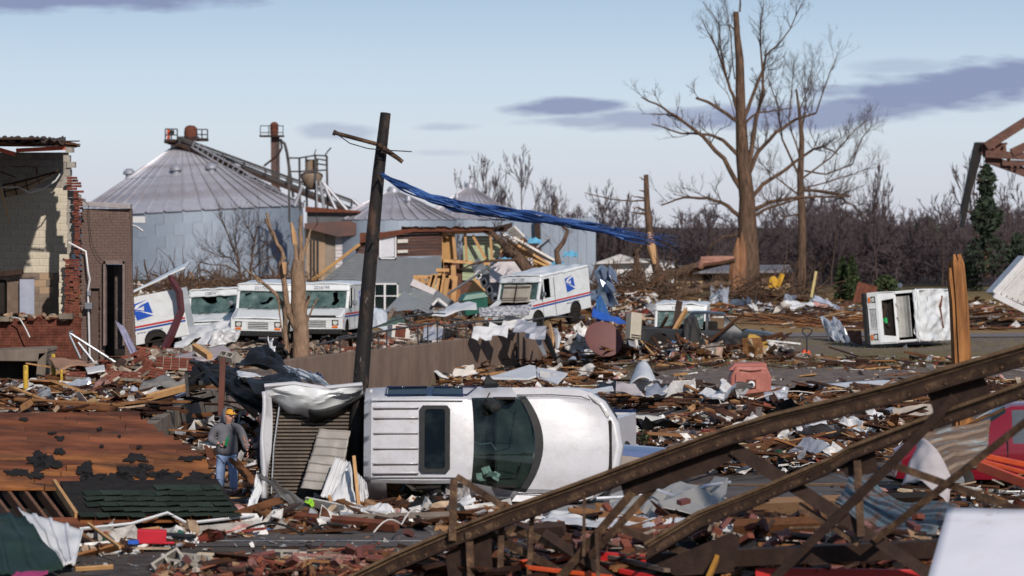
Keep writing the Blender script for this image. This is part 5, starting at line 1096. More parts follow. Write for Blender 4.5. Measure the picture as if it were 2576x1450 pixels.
def person(label, loc, J, mats, yaw=0, cap=None, head_yaw=0, belly=.2):
    t = thing('person', label, 'person', loc, (0,0,RD(yaw)))
    v = lambda k: Vector(J[k])
    # body: one skinned surface from pelvis to head, hands and feet
    ks = ['pelvis','waist','chest','neck','headb','headm','headt','shl','ell','wrl','shr','elr','wrr','hil','knl','anl','tol','hir','knr','anr','tor']
    V = [v(k) for k in ks]; Rr = [(.15,.12),(.16,.13),(.16,.12),(.06,.06),(.085,.095),(.088,.10),(.055,.06),.06,.045,.030,.06,.045,.030,.085,.06,.045,.03,.085,.06,.045,.03]
    E = [(0,1),(1,2),(2,3),(3,4),(4,5),(5,6),(2,7),(7,8),(8,9),(2,10),(10,11),(11,12),(0,13),(13,14),(14,15),(15,16),(0,17),(17,18),(18,19),(19,20)]
    roots = [0]
    hand(V, E, Rr, roots, v('wrl'), Vector(J['hdl']), Vector(J['pnl']), curl=.6); hand(V, E, Rr, roots, v('wrr'), Vector(J['hdr']), Vector(J['pnr']), curl=.4)
    body = skin('body', V, E, Rr, m_skin, t, root=roots)
    # face pieces on the head, turned with it
    hc = v('headm'); f = Matrix.Rotation(RD(head_yaw),3,'Z') @ Vector((0,-1,0)); sd = f.cross(ZV)
    b = MB(); b.tube([hc+f*.09+ZV*.02, hc+f*.118-ZV*.02, hc+f*.10-ZV*.035], [.012,.020,.012], 8); b.build('nose', m_skin, body, smooth=60)
    b = MB(); b.tube([hc+f*.094-sd*.025-ZV*.062, hc+f*.104-ZV*.060, hc+f*.094+sd*.025-ZV*.062], [.005,.009,.005], 6); b.build('mouth', M('lips', (.33,.13,.11)) if 'lips' not in bpy.data.materials else bpy.data.materials['lips'], body, smooth=60)
    for s in (1,-1):
        b = MB(); b.rev([(.002,-.011),(.011,-.004),(.011,.004),(.002,.011)], hc+f*.090+sd*s*.034+ZV*.02, 8); b.build('eye', m_ink, body, smooth=60)
        b = MB(); b.rev([(.004,-.03),(.018,-.01),(.020,.015),(.004,.03)], hc+sd*s*.092, 8); b.build('ear', m_skin, body, smooth=60)
    # sweater with hood, trousers, shoes
    hv = [v('pelvis')+Vector((0,0,-.03)), v('pelvis')+Vector((0,-.015,.10)), v('waist')+Vector((0,-.02,.06)), v('chest'), v('chest')+Vector((0,0,.10)), v('shl'), (v('shl')+v('ell'))/2, v('ell'), (v('ell')*.4+v('wrl')*.6), v('wrl')-(v('wrl')-v('ell')).normalized()*.02, v('shr'), (v('shr')+v('elr'))/2, v('elr'), (v('elr')*.4+v('wrr')*.6), v('wrr')-(v('wrr')-v('elr')).normalized()*.02]
    hr = [(belly*.98,.19),(belly*1.03,.19),(belly*1.03,.175),(.205,.155),(.13,.12),.105,.092,.085,.074,.052,.105,.092,.085,.074,.052]
    he = [(0,1),(1,2),(2,3),(3,4),(4,5),(5,6),(6,7),(7,8),(8,9),(4,10),(10,11),(11,12),(12,13),(13,14)]
    hd = skin('hoodie', hv, he, hr, mats[0], t)
    b = MB()   # hood: a shell open towards the face
    def hood(u, w_):
        a = (u-.5)*RD(205); e = RD(-48+148*w_)
        r = .128+.012*math.sin(w_*3)
        p = -f*math.cos(a)*math.cos(e)*r*1.05+sd*math.sin(a)*math.cos(e)*r*.95+ZV*math.sin(e)*r*1.18
        if w_ < .2: p += (ZV*-.03-f*.0)*(1-w_/.2)+p*.15*(1-w_/.2)
        return hc+f*-.012+p+ZV*.012
    b.grid(hood, 18, 12); b.build('hood', mats[0], hd, smooth=180, solid=.02)
    for s in (1,-1): b = MB(); q = v('neck')+f*.12; b.tube([q+sd*s*.02, q+sd*s*.022+f*.06-ZV*.09, q+sd*s*.02+f*.05-ZV*.2], .006, 5); b.build('drawstring', m_black, hd)
    tv = [v('pelvis')+Vector((0,0,.0)), v('hil')-Vector((0,0,.04)), (v('hil')+v('knl'))/2, v('knl'), (v('knl')+v('anl'))/2, v('anl'), v('hir')-Vector((0,0,.04)), (v('hir')+v('knr'))/2, v('knr'), (v('knr')+v('anr'))/2, v('anr')]
    skin('jeans', tv, [(0,1),(1,2),(2,3),(3,4),(4,5),(0,6),(6,7),(7,8),(8,9),(9,10)], [(.15,.11),(.125,.125),.112,.095,.090,.085,(.125,.125),.112,.095,.090,.085], mats[1], t)
    for a, c in (('anl','tol'),('anr','tor')):
        skin('shoe', [v(a)+Vector((0,.03,-.04)), (v(a)+v(c))/2-Vector((0,0,.02)), v(c)], [(0,1),(1,2)], [.055,.055,.045], m_rustd, t, sub=2)
    if cap:
        b = MB()
        def dome(u, w_):
            a = u*2*math.pi; e = RD(4+86*w_); return hc+f*.012+ZV*.035+f*math.cos(a)*math.cos(e)*.112+sd*math.sin(a)*math.cos(e)*.098+ZV*math.sin(e)*.10
        b.grid(dome, 20, 6); cp = b.build('cap', cap, t, smooth=180)
        b = MB(); b.grid(lambda u, w_: hc+f*(.10+.095*w_*math.sin(math.pi*(.12+.76*u)))+sd*(u-.5)*.17*(1-.25*w_)+ZV*(.060-.012*w_-.025*(2*u-1)**2), 10, 4); b.build('brim', cap, cp, smooth=180, solid=.008)
        b = MB(); b.poly([hc+f*.125+sd*q+ZV*z for q, z in ((-.018,.085),(.012,.085),(.02,.115),(0,.125),(-.02,.11))], f*.006); b.build('cap_badge', m_black, cp)
    return t
m_hood = M('charcoal_fleece', (.135,.13,.145), (.10,.097,.108), sc=3, ro=.95, bump=.35, bsc=9, bd=.03)
m_jean = M('faded_jeans', (.34,.45,.66), (.18,.26,.43), sc=5, ro=.9, bump=.35, bsc=12, bd=.03, st=(1,1,.5))
m_cap = M('mustard_cap', (.62,.30,.03), (.54,.25,.025), sc=4, ro=.8)
m_navy = M('navy_cloth', (.02,.022,.032), (.014,.015,.022), sc=4, ro=.9); m_bhood = M('blue_grey_fleece', (.15,.185,.26), (.12,.15,.215), sc=4, ro=.95)
J = dict(pelvis=(0,0,.80), waist=(0,-.01,1.0), chest=(0,0,1.20), neck=(.02,-.01,1.40), headb=(.045,-.04,1.475), headm=(.05,-.045,1.545), headt=(.045,-.03,1.635),
    shl=(-.21,0,1.33), ell=(-.325,-.03,1.06), wrl=(-.13,-.20,1.02), hdl=(1,-.35,.05), pnl=(.35,.8,.2), shr=(.22,0,1.33), elr=(.335,.0,1.07), wrr=(.40,-.05,.86), hdr=(.15,-.1,-1), pnr=(-.9,-.1,0),
    hil=(-.095,0,.76), knl=(-.125,-.02,.43), anl=(-.14,.03,.10), tol=(-.16,-.15,.045), hir=(.095,0,.76), knr=(.125,-.03,.42), anr=(.135,.02,.09), tor=(.17,-.16,.04))
mp_ = W(571, 1247, 55); man = person('heavy man in a charcoal hoodie and mustard cap holding a green bottle', mp_, J, (m_hood, m_jean), 0, m_cap, head_yaw=48, belly=.225)
b = MB(); b.rev([(.002,0),(.031,.002),(.032,.12),(.029,.135),(.013,.165),(.012,.205),(.014,.207),(.014,.215),(.002,.216)], (0,0,0), 14)
o = b.build('bottle', M('green_glass', (.02,.22,.09), (.015,.16,.06), ro=.12, bump=0), smooth=40, loc=mp_+Vector((.0,-.255,.985)), rot=(.1,.28,0)); tag(o, 'green glass bottle held in the hand of the man with the cap', 'bottle')
J2 = dict(J); J2.update(shl=(-.20,0,1.33), ell=(-.24,-.12,1.07), wrl=(-.18,-.30,1.12), hdl=(.4,-1,.3), pnl=(.6,.2,.5), elr=(.25,-.1,1.06), wrr=(.18,-.28,1.02), hdr=(-.4,-1,.1), pnr=(-.6,.2,.4), headm=(0,-.05,1.545), headb=(0,-.05,1.475), headt=(0,-.03,1.635), neck=(0,0,1.40))
p2 = person('person in navy clothes and a blue grey hood, half hidden behind the truck bed', W(668, 1262, 52.5), J2, (m_navy, m_navy), -80, None, belly=.19)
for ch in p2.children_recursive:
    if ch.name.startswith('hood') and not ch.name.startswith('hoodie'): ch.data.materials[0] = m_bhood
# ------------------------------------------------ leaning tarred pole with bent arm and blue streamer
po = thing('utility_pole', 'black tarred pole leaning right with a bent rusty arm near its top', 'pole', W(886, 1292, 45.6)); PO = Vector(po.location)
def PW(x, y, d=46.0): return W(x, y, d)-PO
b = MB(); b.tube([Vector((0,0,-.4)), PW(893,1150,45.7), PW(905,1000,45.8), PW(928,700,45.9), PW(952,440,46), PW(970,285,46.1)], [.145,.14,.13,.115,.10,.085], 12); b.build('shaft', m_tarwood, po, smooth=50)
b = MB(); b.tube([PW(840,334,45.9),PW(948,363,45.9),PW(962,372,45.8),PW(1000,398,45.8),PW(1013,408,45.8)], [.033,.033,.045,.036,.034], 8); b.build('arm', m_rust, po, smooth=50)
b = MB(); b.cyl(PW(838,333,45.9), PW(845,336,45.9), .045, 8); b.build('arm_cap', m_rustd, po)
b = MB(); b.tube([PW(848,338,45.8),PW(880,361,45.8),PW(925,374,45.8),PW(962,378,45.7),PW(1000,380,45.7),PW(1036,382,45.7)], .009, 5); b.build('brace_rod', m_black, po, smooth=50)
for y in (330,368,384,440,600): b = MB(); p = PW(886+84*(1292-y)/1007, y, 45.7); b.cyl(p, p+Vector((0,-.2,0)), .016, 6); b.build('bolt', m_rustd, po)
m_bluetarp = M('blue_tarp_shreds', (.045,.12,.34), (.012,.04,.15), sc=5, ro=.5, bump=.3, bsc=14, st=(.3,1,1), dirt=((.28,.36,.55),.60,.75,16,.5))
sk = thing('tarp_streamer', 'shredded blue tarpaulin streaming from the leaning pole to the right', 'tarpaulin', W(955, 436, 45.7)); TK = Vector(sk.location)
path = [(957,436),(985,452),(1020,470),(1080,500),(1140,517),(1200,530),(1270,541),(1330,547),(1400,556),(1460,566),(1520,578),(1580,592),(1648,606)]
def along(t):
    q = t*(len(path)-1); i = min(int(q), len(path)-2); f_ = q-i
    p0, p1 = path[i], path[i+1]
    return p0[0]+(p1[0]-p0[0])*f_, p0[1]+(p1[1]-p0[1])*f_
for s_ in range(13):
    b = MB(); wd = rnd.uniform(.014,.038); ph = rnd.uniform(0,6); t1 = rnd.uniform(.80,1.0); amp = rnd.uniform(4,20); t0 = 0 if s_ < 8 else rnd.uniform(.1,.3)
    def rib(u, v):
        t = t0+(t1-t0)*u; x, y = along(t); g = .35+math.sin(math.pi*min(1,t*1.4))*.5+.5*t
        y += amp*g*math.sin(ph+t*7)*.8+6*g*noise.noise((t*9, s_, 1)); a = ph+t*9+noise.noise((t*6,s_,3))*3
        p = W(x, y, 45.7-2.0*t+.06*math.sin(ph*2+t*11))-TK; w_ = wd*g*(1-.6*max(0,t-.8)/.2)
        return p+Vector((0, math.cos(a), math.sin(a)*1.0))*w_*(v-.5)*2
    b.grid(rib, 60, 2); b.build('tarp_strip', m_bluetarp, sk, smooth=60, solid=.004)
b = MB()
for k in range(260):
    t = rnd.uniform(.25,1); x, y = along(t); p = W(x+rnd.uniform(-4,4), y+rnd.uniform(-10,8)*t, 45.7-2*t)-TK
    q = p+Vector((rnd.uniform(.1,.5), rnd.uniform(-.1,.1), rnd.uniform(-.16,.02))); b.tube([p,(p+q)/2+Vector((0,0,.02)),q], [.005,.004,.002], 3)
b.build('frayed_threads', m_bluetarp, sk, kind='stuff')
b = MB(); b.grid(lambda u, v: PW(945+28*u, 425+24*v, 45.6)+Vector((0,-.10*math.sin(u*3.1)-.05,0))+Vector((.04*noise.noise((u*6,v*6,1)),.05*noise.noise((u*6,v*6,4)),.05*noise.noise((u*6,v*6,9)))), 10, 8); b.build('knot', m_bluetarp, sk, smooth=40, solid=.02)
# ------------------------------------------------ broken wooden post at the right
bp2 = thing('wooden_post', 'broken orange brown wooden post with a splintered top at the right', 'post', G(2424, 1215)); QO = Vector(bp2.location); dq = QO.y
def QW(x, y): return W(x, y, dq)-QO
m_postw = M('orange_brown_post', (.36,.16,.055), (.15,.062,.026), sc=5, ro=.7, bump=.6, bsc=16, st=(1.6,1.6,.18), dirt=((.03,.018,.012),.55,.66,6,.9))
for k in range(7):
    a = k*2*math.pi/7; rr = .085 if k else 0
    off = Vector((math.cos(a)*.09, math.sin(a)*.09, 0)); yt = 634+rnd.choice((0,6,14,26,40,58))
    b = MB(); b.tube([Vector((0,0,-.3))+off*1.15, QW(2420,915)+off*1.05, QW(2412,760)+off, QW(2404,yt+26)+off, QW(2403+rnd.uniform(-5,5),yt)+off], [.092,.088,.082,.074,rnd.uniform(.02,.062)], 5); b.build('splinter', m_postw, bp2)
b = MB(); b.tube([Vector((0,0,-.3)), QW(2420,915), QW(2408,660)], [.11,.105,.09], 8); b.build('core', m_postw, bp2)
# ------------------------------------------------ fallen arched steel truss across the foreground
tr_ = thing('steel_truss', 'fallen rusty arched roof truss sprawling across the foreground rubble', 'truss', W(1700, 1450, 33)); TT = Vector(tr_.location)
def dT(x): return 35.0-(x-880)/1700*4.2
def TW(x, y, dd=0): return W(x, y, dT(x)+dd)-TT
rb = MB(); rb.rev([(.002,-.012),(.016,-.008),(.018,0),(.002,.001)], (0,0,0), 6, axis='Y'); riv = rb.build('rivet', m_rust, tr_, smooth=50, loc=(0,0,-50)); riv_used = [False]
def rivet(p):
    if not riv_used[0]: riv.location = p; riv_used[0] = True
    else: inst(riv, tr_, loc=p)
def chord(pts, w_, name='chord'):
    for i in range(len(pts)-1):
        (x0,y0,h0), (x1,y1,h1) = pts[i], pts[i+1]
        a, c = TW(x0,y0), TW(x1,y1); k0 = dT(x0)/F; hh = h0*k0; ex = (c-a).normalized()*.02
        up = ZV
        b = MB(); b.beam(a-ex-ZV*.02, c+ex-ZV*.02, w_, .035); b.build('top_flange', m_rustlt, tr_)
        b = MB(); b.beam(a-ex-ZV*(hh*.18)+Vector((0,-w_*.2,0)), c+ex-ZV*(h1*k0*.18)+Vector((0,-w_*.2,0)), .03, hh*.26); b.build('upper_angle', m_rustlt, tr_)
        b = MB(); b.beam(a-ex-ZV*(hh*.42), c+ex-ZV*(hh*.42), w_*.3, hh*.34); b.build('web_gap', m_rustd, tr_)
        b = MB(); b.beam(a-ex-ZV*(hh*.76)+Vector((0,-w_*.22,0)), c+ex-ZV*(hh*.76)+Vector((0,-w_*.22,0)), .03, hh*.44); b.build('lower_angle', m_rust, tr_)
        b = MB(); b.beam(a-ex-ZV*(hh*.98)+Vector((0,-w_*.05,0)), c+ex-ZV*(hh*.98)+Vector((0,-w_*.05,0)), w_*.9, .025); b.build('bottom_flange', m_rustd, tr_)
        n = max(2, int((c-a).length/.22))
        for q in range(n): rivet(a+(c-a)*(q+.5)/n-ZV*(hh*.78)+Vector((0,-w_*.22-.018,0)))
chord([(860,1458,46),(1002,1388,46),(1142,1328,46),(1266,1279,46),(1368,1243,46),(1449,1214,46),(1530,1184,46),(1699,1121,46),(1824,1076,46),(1949,1038,48),(2093,1003,50),(2263,959,52),(2400,917,52),(2590,862,52)], .20)
chord([(1632,1361,44),(1762,1284,42),(1925,1220,38),(2093,1148,36),(2146,1118,36),(2260,1074,36),(2360,1037,38),(2480,995,38),(2590,955,38)], .16)
def gus(pts, dd=.05): b = MB(); b.poly([TW(x,y,dd) for x,y in pts], (0,.025,0)); b.build('gusset_plate', m_rustd, tr_)
gus([(1560,1215),(1700,1150),(1850,1100),(1862,1145),(1790,1185),(1640,1235),(1572,1258)])
gus([(2330,975),(2470,940),(2500,1000),(2440,1035),(2350,1040)]); gus([(1120,1392),(1235,1330),(1240,1460),(1130,1470)]); gus([(1650,1420),(1840,1340),(1860,1352),(1846,1440),(1700,1450)]); gus([(2110,1165),(2200,1130),(2210,1190),(2130,1200)])
def web(x0,y0,x1,y1,w_,dd=-.05, m=None): b = MB(); b.beam(TW(x0,y0,dd), TW(x1,y1,dd), .05, w_*.78*dT((x0+x1)/2)/F, up=Vector((0,1,0)).cross(TW(x1,y1)-TW(x0,y0))); b.build('web_bar', m or m_rust, tr_)
for a in ((1845,1128,2100,1290,44,.06),(2100,1290,2420,1500,38,.06),(1590,1240,1395,1470,26,-.1),(1660,1210,1420,1470,24,.1),(2400,1000,2240,1170,30,-.12),(2240,1170,1940,1462,28,-.12),(2590,1054,2200,1360,22,-.06),(2156,1158,2166,1350,24,0),(2250,1172,2590,1292,24,.05),
          (1142,1205,1138,1360,24,-.1),(1150,1200,1268,1276,20,-.06),(1180,1340,1186,1470,24,-.05),(1262,1300,1258,1470,20,.1),(1340,1270,1330,1460,16,.12),(1370,1340,1560,1470,28,.05),(1300,1330,1500,1420,22,.15),(1560,1330,1750,1400,24,.12),(2010,1270,2160,1370,20,.1),(1236,1345,1450,1460,26,.25),(1500,1330,1505,1450,12,-.2),(1470,1250,1468,1400,10,-.15)):
    web(*a, m=m_rustd if a[4] > 26 else m_rust)
b = MB(); b.beam(TW(1640,1412,.6), TW(2400,1378,.6), .3, .19); b.build('fallen_purlin', m_rustd, tr_)
# broken truss end hanging in at the top right corner
hs = thing('steel_bracket', 'broken rusty steel truss end hanging in at the upper right corner', 'steel beam', W(2490, 380, 33)); HS = Vector(hs.location)
def KW(x, y, dd=0): return W(x, y, 33+dd)-HS
m_rr = M('red_brown_steel', (.13,.05,.032), (.08,.034,.024), sc=6, ro=.65, me=.2, bump=.3, dirt=((.22,.12,.03),.60,.72,7,.7))
b = MB(); b.poly([KW(2456,358),KW(2473,358),KW(2468,398),KW(2440,500),KW(2427,574),KW(2419,574),KW(2424,541),KW(2418,540),KW(2438,440)], (0,.16,0)); b.build('hanging_plate', m_tarwood, hs)  # near-black pole material puts the shade of its turned-away face into colour
for y in (420,452,488,532): b = MB(); p = KW(2467-.27*(y-400)+2,y,.05); b.cyl(p, p+Vector((.06,0,-.01)), .015, 6); b.build('bolt', m_rustd, hs)
b = MB(); b.poly([KW(2470,358,-.03),KW(2530,360,-.03),KW(2534,395,-.03),KW(2480,400,-.03),KW(2468,385,-.03)], (0,.05,0)); b.build('gusset_plate', m_rr, hs)
for (x0,y0,x1,y1,w_,dd) in ((2480,370,2650,262,22,-.08),(2478,388,2700,400,18,-.08),(2480,398,2700,478,22,.0),(2520,410,2700,415,14,-.05),(2545,385,2640,340,20,-.1)):
    b = MB(); b.beam(KW(x0,y0,dd), KW(x1,y1,dd), .09, w_*33/F, up=Vector((0,1,0)).cross(KW(x1,y1)-KW(x0,y0))); b.build('chord', m_rr, hs)
for (x,y) in ((2487,372),(2489,384),(2500,372),(2510,388),(2530,362),(2545,420),(2560,421)): b = MB(); p = KW(x,y,-.1); b.cyl(p, p+Vector((0,-.03,0)), .017, 6); b.build('rivet', m_rr, hs)
b = MB(); b.poly([KW(2533,395,-.12),KW(2562,372,-.12),KW(2570,380,-.12),KW(2540,404,-.12)], (0,.14,0)); b.build('clip', m_rustd, hs)
b = MB(); b.box(KW(2715,760,.3), (.22,.22,7)); b.build('column', m_rustd, hs)
# ------------------------------------------------ fallen roof section at the left
rf = thing('fallen_roof_section', 'fallen roof slope of bare orange brown boards with dark green shingles', 'roof', W(300, 1330, 41)); RO = Vector(rf.location)
pA, pB, pC = W(-60,1370,39.3), W(636,1314,41.2), W(367,1056,46.0); nR = (pB-pA).cross(pC-pA).normalized()
if nR.z < 0: nR = -nR
def RP(x, y, h=0): return plane_hit(x, y, pA, nR)+nR*h-RO
redge = [(1050,355),(1056,367),(1083,407),(1110,458),(1132,496),(1165,524),(1208,548),(1245,570),(1279,592),(1300,610),(1320,630)]
def xr_roof(y):
    for (y0,x0),(y1,x1) in zip(redge, redge[1:]):
        if y0 <= y <= y1: return x0+(x1-x0)*(y-y0)/(y1-y0)
    return 630 if y > 1300 else 355
m_deck = M('roof_boards', (.25,.082,.036), (.07,.028,.018), sc=1.6, ro=.75, bump=.4, bsc=9, st=(.35,1.2,1.2), rn=.22, dirt=[((.035,.022,.018),.52,.70,1.5,.85),((.42,.21,.08),.60,.74,2.4,.5)])
m_deck2 = M('orange_roof_boards', (.36,.135,.042), (.13,.048,.021), sc=1.8, ro=.75, bump=.4, bsc=9, st=(.35,1.2,1.2), rn=.2, dirt=[((.03,.02,.017),.50,.66,1.3,.9),((.5,.27,.10),.6,.74,2.4,.4)])
m_felt = M('black_roof_felt', (.013,.012,.012), (.024,.02,.018), sc=5, ro=.9, bump=.3, dirt=((.07,.05,.04),.6,.75,6,.5))
m_shin = M('green_shingle', (.030,.042,.030), (.020,.028,.022), sc=18, ro=.95, bump=.5, bsc=60, rn=.28, dirt=((.07,.05,.03),.6,.75,4,.5))
yb = [1040]
while yb[-1] < 1318: yb.append(yb[-1]+9+(yb[-1]-1040)*.035)
for i in range(len(yb)-1):
    y0, y1 = yb[i], yb[i+1]; x = -60.
    if y0 > 1300: break
    while x < xr_roof(y0)-8:
        x1 = min(x+rnd.uniform(120,330), xr_roof(y0)+rnd.uniform(-3,3)); 
        if xr_roof(y0)-x1 < 50: x1 = xr_roof(y0)+rnd.uniform(-4,4)
        hole = (1215 < y0 < 1295)
        a = x
        if hole and a < 160+(y0-1215)*.5: a = 160+(y0-1215)*.5
        if 1135 < y0 < 1170 and 150 < (a+x1)/2 < 210: x = x1; continue
        if x1-a > 6:
            h = rnd.uniform(0,.02); b = MB(); sh_ = (y1-y0)*.10
            sl = lambda xx: -(xx-300)*.012*(y0-1040)/280
            P = [RP(a+1,y1-.8+sl(a),h),RP(x1-1,y1-.8+sl(x1),h),RP(x1-1,y0+sl(x1),h+rnd.uniform(0,.012)),RP(a+1,y0+sl(a),h)]
            b.poly(P, -nR*.035); b.build('roof_board', m_deck if (y0 < 1135 or rnd.random() < .25) else m_deck2, rf)
        x = x1
# dark patches of felt left on the boards (torn pieces with their own thickness)
low_spec(m_deck, m_deck2, m_felt, m_shin, m_greenm, m_postw)
def felt(cx, cy, rx_, ry_, seed, n=44):
    pts = []
    for k in range(n):
        a = 2*math.pi*k/n; r = .7+.55*noise.noise((math.cos(a)*1.6+seed, math.sin(a)*1.6, seed*.7))+.35*noise.noise((math.cos(a)*5+seed, math.sin(a)*5, seed))+.22*noise.noise((math.cos(a)*13+seed, math.sin(a)*13, seed))
        pts.append(RP(cx+rx_*r*math.cos(a), cy+ry_*r*math.sin(a), .040))
    b = MB(); b.poly(pts, -nR*.008); b.build('felt_patch', m_felt, rf)
for a in ((95,1160,36,24,1.2),(150,1142,16,10,2.2),(340,1158,34,16,3.1),(365,1180,26,12,4.3),(230,1205,40,16,5.1),(320,1195,34,18,6.4),(480,1158,44,9,7.3),(90,1200,26,14,8.4),(395,1200,40,16,9.6),(250,1085,10,6,10.),(130,1095,12,5,11.),(150,1108,16,7,12.),(350,1130,9,6,13.),(255,1128,8,5,14.),(300,1210,60,20,21.),(420,1206,46,22,22.),(215,1190,30,26,23.),(360,1196,24,22,24.),(120,1170,44,22,25.),(500,1206,50,14,26.),(45,1195,40,12,27.),(300,1103,7,4,15.),(525,1215,30,10,17.),(60,1060,14,6,18.)): felt(*a)
b = MB(); b.poly([RP(150,1218,.045),RP(545,1212,.045),RP(590,1278,.045),RP(600,1290,.045),RP(300,1305,.045),RP(190,1296,.045)], -nR*.008); b.build('felt_sheet', m_felt, rf)
for r in range(6):
    y0 = 1228+r*14; y1 = y0+17; x = 215+r*2-(30 if r > 3 else 0)+rnd.uniform(-8,8)
    if r == 0: x = 392
    xe = xr_roof(y0+8)-6
    while x < xe:
        w_ = rnd.uniform(30,52); x1 = min(x+w_, xe)
        if rnd.random() > .06:
            b = MB(); sk_ = rnd.uniform(-3,3); lift = rnd.uniform(.05,.075)+.004*r
            b.poly([RP(x+9-8,y1+sk_*.3,lift+.012),RP(x1-1,y1-sk_*.3,lift+.012+rnd.uniform(0,.03)),RP(x1-9,y0,.052),RP(x-9,y0,.052)], -nR*.01); b.build('shingle', m_shin, rf)
        x = x1
# eave board, rafters in the hole, underside
m_eave = M('mouldy_white_fascia', (.42,.39,.36), (.26,.235,.21), sc=6, ro=.85, bump=.2, dirt=((.06,.045,.04),.5,.72,3,.8))
pe = [(200,1346),(330,1336),(430,1330),(540,1322),(638,1313)]
for (x0,y0),(x1,y1) in zip(pe, pe[1:]): b = MB(); b.beam(RP(x0,y0,-.05), RP(x1,y1,-.05), .05, .115+rnd.uniform(-.01,.01)); b.build('fascia_board', m_eave, rf)
b = MB(); b.tube([RP(200,1336,.03),RP(330,1326,.05),RP(420,1312,.13),RP(470,1320,.02),RP(560,1313,.04),RP(640,1303,.04)], .022, 5); b.build('drip_edge', m_sheetw, rf)
for k in range(6):
    x = -30+k*42; b = MB(); b.beam(RP(x,1214,-.12), RP(x+70,1305,-.12), .05, .16); b.build('rafter', M('dark_rafter', (.17,.07,.03), (.09,.04,.02), sc=4, st=(1,4,4)) if k == 0 else bpy.data.materials['dark_rafter'], rf)
b = MB(); b.beam(RP(136,1216,0), RP(192,1300,0), .05, .12); b.build('edge_batten', m_lumber, rf)
b = MB(); b.poly([RP(-60,1300,-.02),RP(240,1298,-.02),RP(270,1325,-.02),RP(-60,1345,-.02)], -nR*.04); b.build('lower_boards', m_deck, rf)
b = MB(); b.poly([RP(-60,1060,-.5),RP(330,1070,-.5),RP(560,1275,-.5),RP(-60,1340,-.4)], -nR*.05); b.build('underside', m_dark, rf)
# ------------------------------------------------ trees
def segs_mesh(name, S, mat, parent=None, n=3, kind=None, loc=None):
    """S: array (k, 8) of p0, p1, r0, r1 -> thin prisms in one mesh"""
    S = np.asarray(S, dtype=np.float64); k = len(S); p0, p1 = S[:, :3], S[:, 3:6]; t = p1-p0; ln = np.linalg.norm(t, axis=1, keepdims=True); t = t/np.maximum(ln, 1e-9)
    ref = np.where(np.abs(t[:, 2:3]) > .9, np.array([[1., 0, 0]]), np.array([[0, 0, 1.]])); u = np.cross(t, ref); u /= np.linalg.norm(u, axis=1, keepdims=True); w = np.cross(t, u)
    V = np.empty((k, 2*n, 3))
    for j in range(n):
        a = 2*math.pi*j/n; o = u*math.cos(a)+w*math.sin(a); V[:, j] = p0+o*S[:, 6:7]; V[:, n+j] = p1+o*S[:, 7:8]
    base = (np.arange(k)*2*n)[:, None]; Fs = []
    for j in range(n): j2 = (j+1) % n; Fs.append(base+np.array([[j, j2, n+j2, n+j]]))
    Fq = np.stack(Fs, 1).reshape(-1, 4)
    me = bpy.data.meshes.new(name); me.vertices.add(k*2*n); me.vertices.foreach_set('co', V.reshape(-1)); m = len(Fq)
    me.loops.add(m*4); me.loops.foreach_set('vertex_index', Fq.reshape(-1).astype(np.int32)); me.polygons.add(m)
    me.polygons.foreach_set('loop_start', (np.arange(m)*4).astype(np.int32)); me.polygons.foreach_set('loop_total', np.full(m, 4, np.int32)); me.polygons.foreach_set('use_smooth', np.ones(m, bool))
    me.materials.append(mat); me.update(calc_edges=True); me.validate()
    o = link(bpy.data.objects.new(name, me), parent)
    if kind: o['kind'] = kind
    if loc is not None: o.location = loc
    return o
def grow(S, p, d, L, r, depth, R_, spread=.55, up=.18, droop=0, nseg=3, kids=(2,4), shrink=.66):
    pts = [p.copy()]; dd = d.normalized()
    for i in range(nseg):
        dd = (dd+Vector((R_.gauss(0,.14), R_.gauss(0,.14), R_.gauss(0,.12)+up*.35-droop))).normalized(); q = pts[-1]+dd*(L/nseg)
        ra = r*(1-.55*i/nseg); rb = r*(1-.55*(i+1)/nseg); S.append((*pts[-1], *q, ra, rb)); pts.append(q)
    if depth <= 0: return
    for c in range(R_.randint(*kids)):
        t = R_.uniform(.3, 1); i = min(int(t*nseg), nseg-1); b = pts[i].lerp(pts[i+1], t*nseg-i)
        nd = (dd+Vector((R_.gauss(0,spread), R_.gauss(0,spread), R_.gauss(0,spread)+up))).normalized()
        grow(S, b, nd, L*shrink*R_.uniform(.7,1.15), max(r*.52, .004), depth-1, R_, spread, up, droop, nseg, kids, shrink)
def limb(parent, pts, radii, mat, n=8, name='limb', rough=True):
    b = MB(); b.tube(pts, radii, n); return b.build(name, mat, parent, smooth=60)
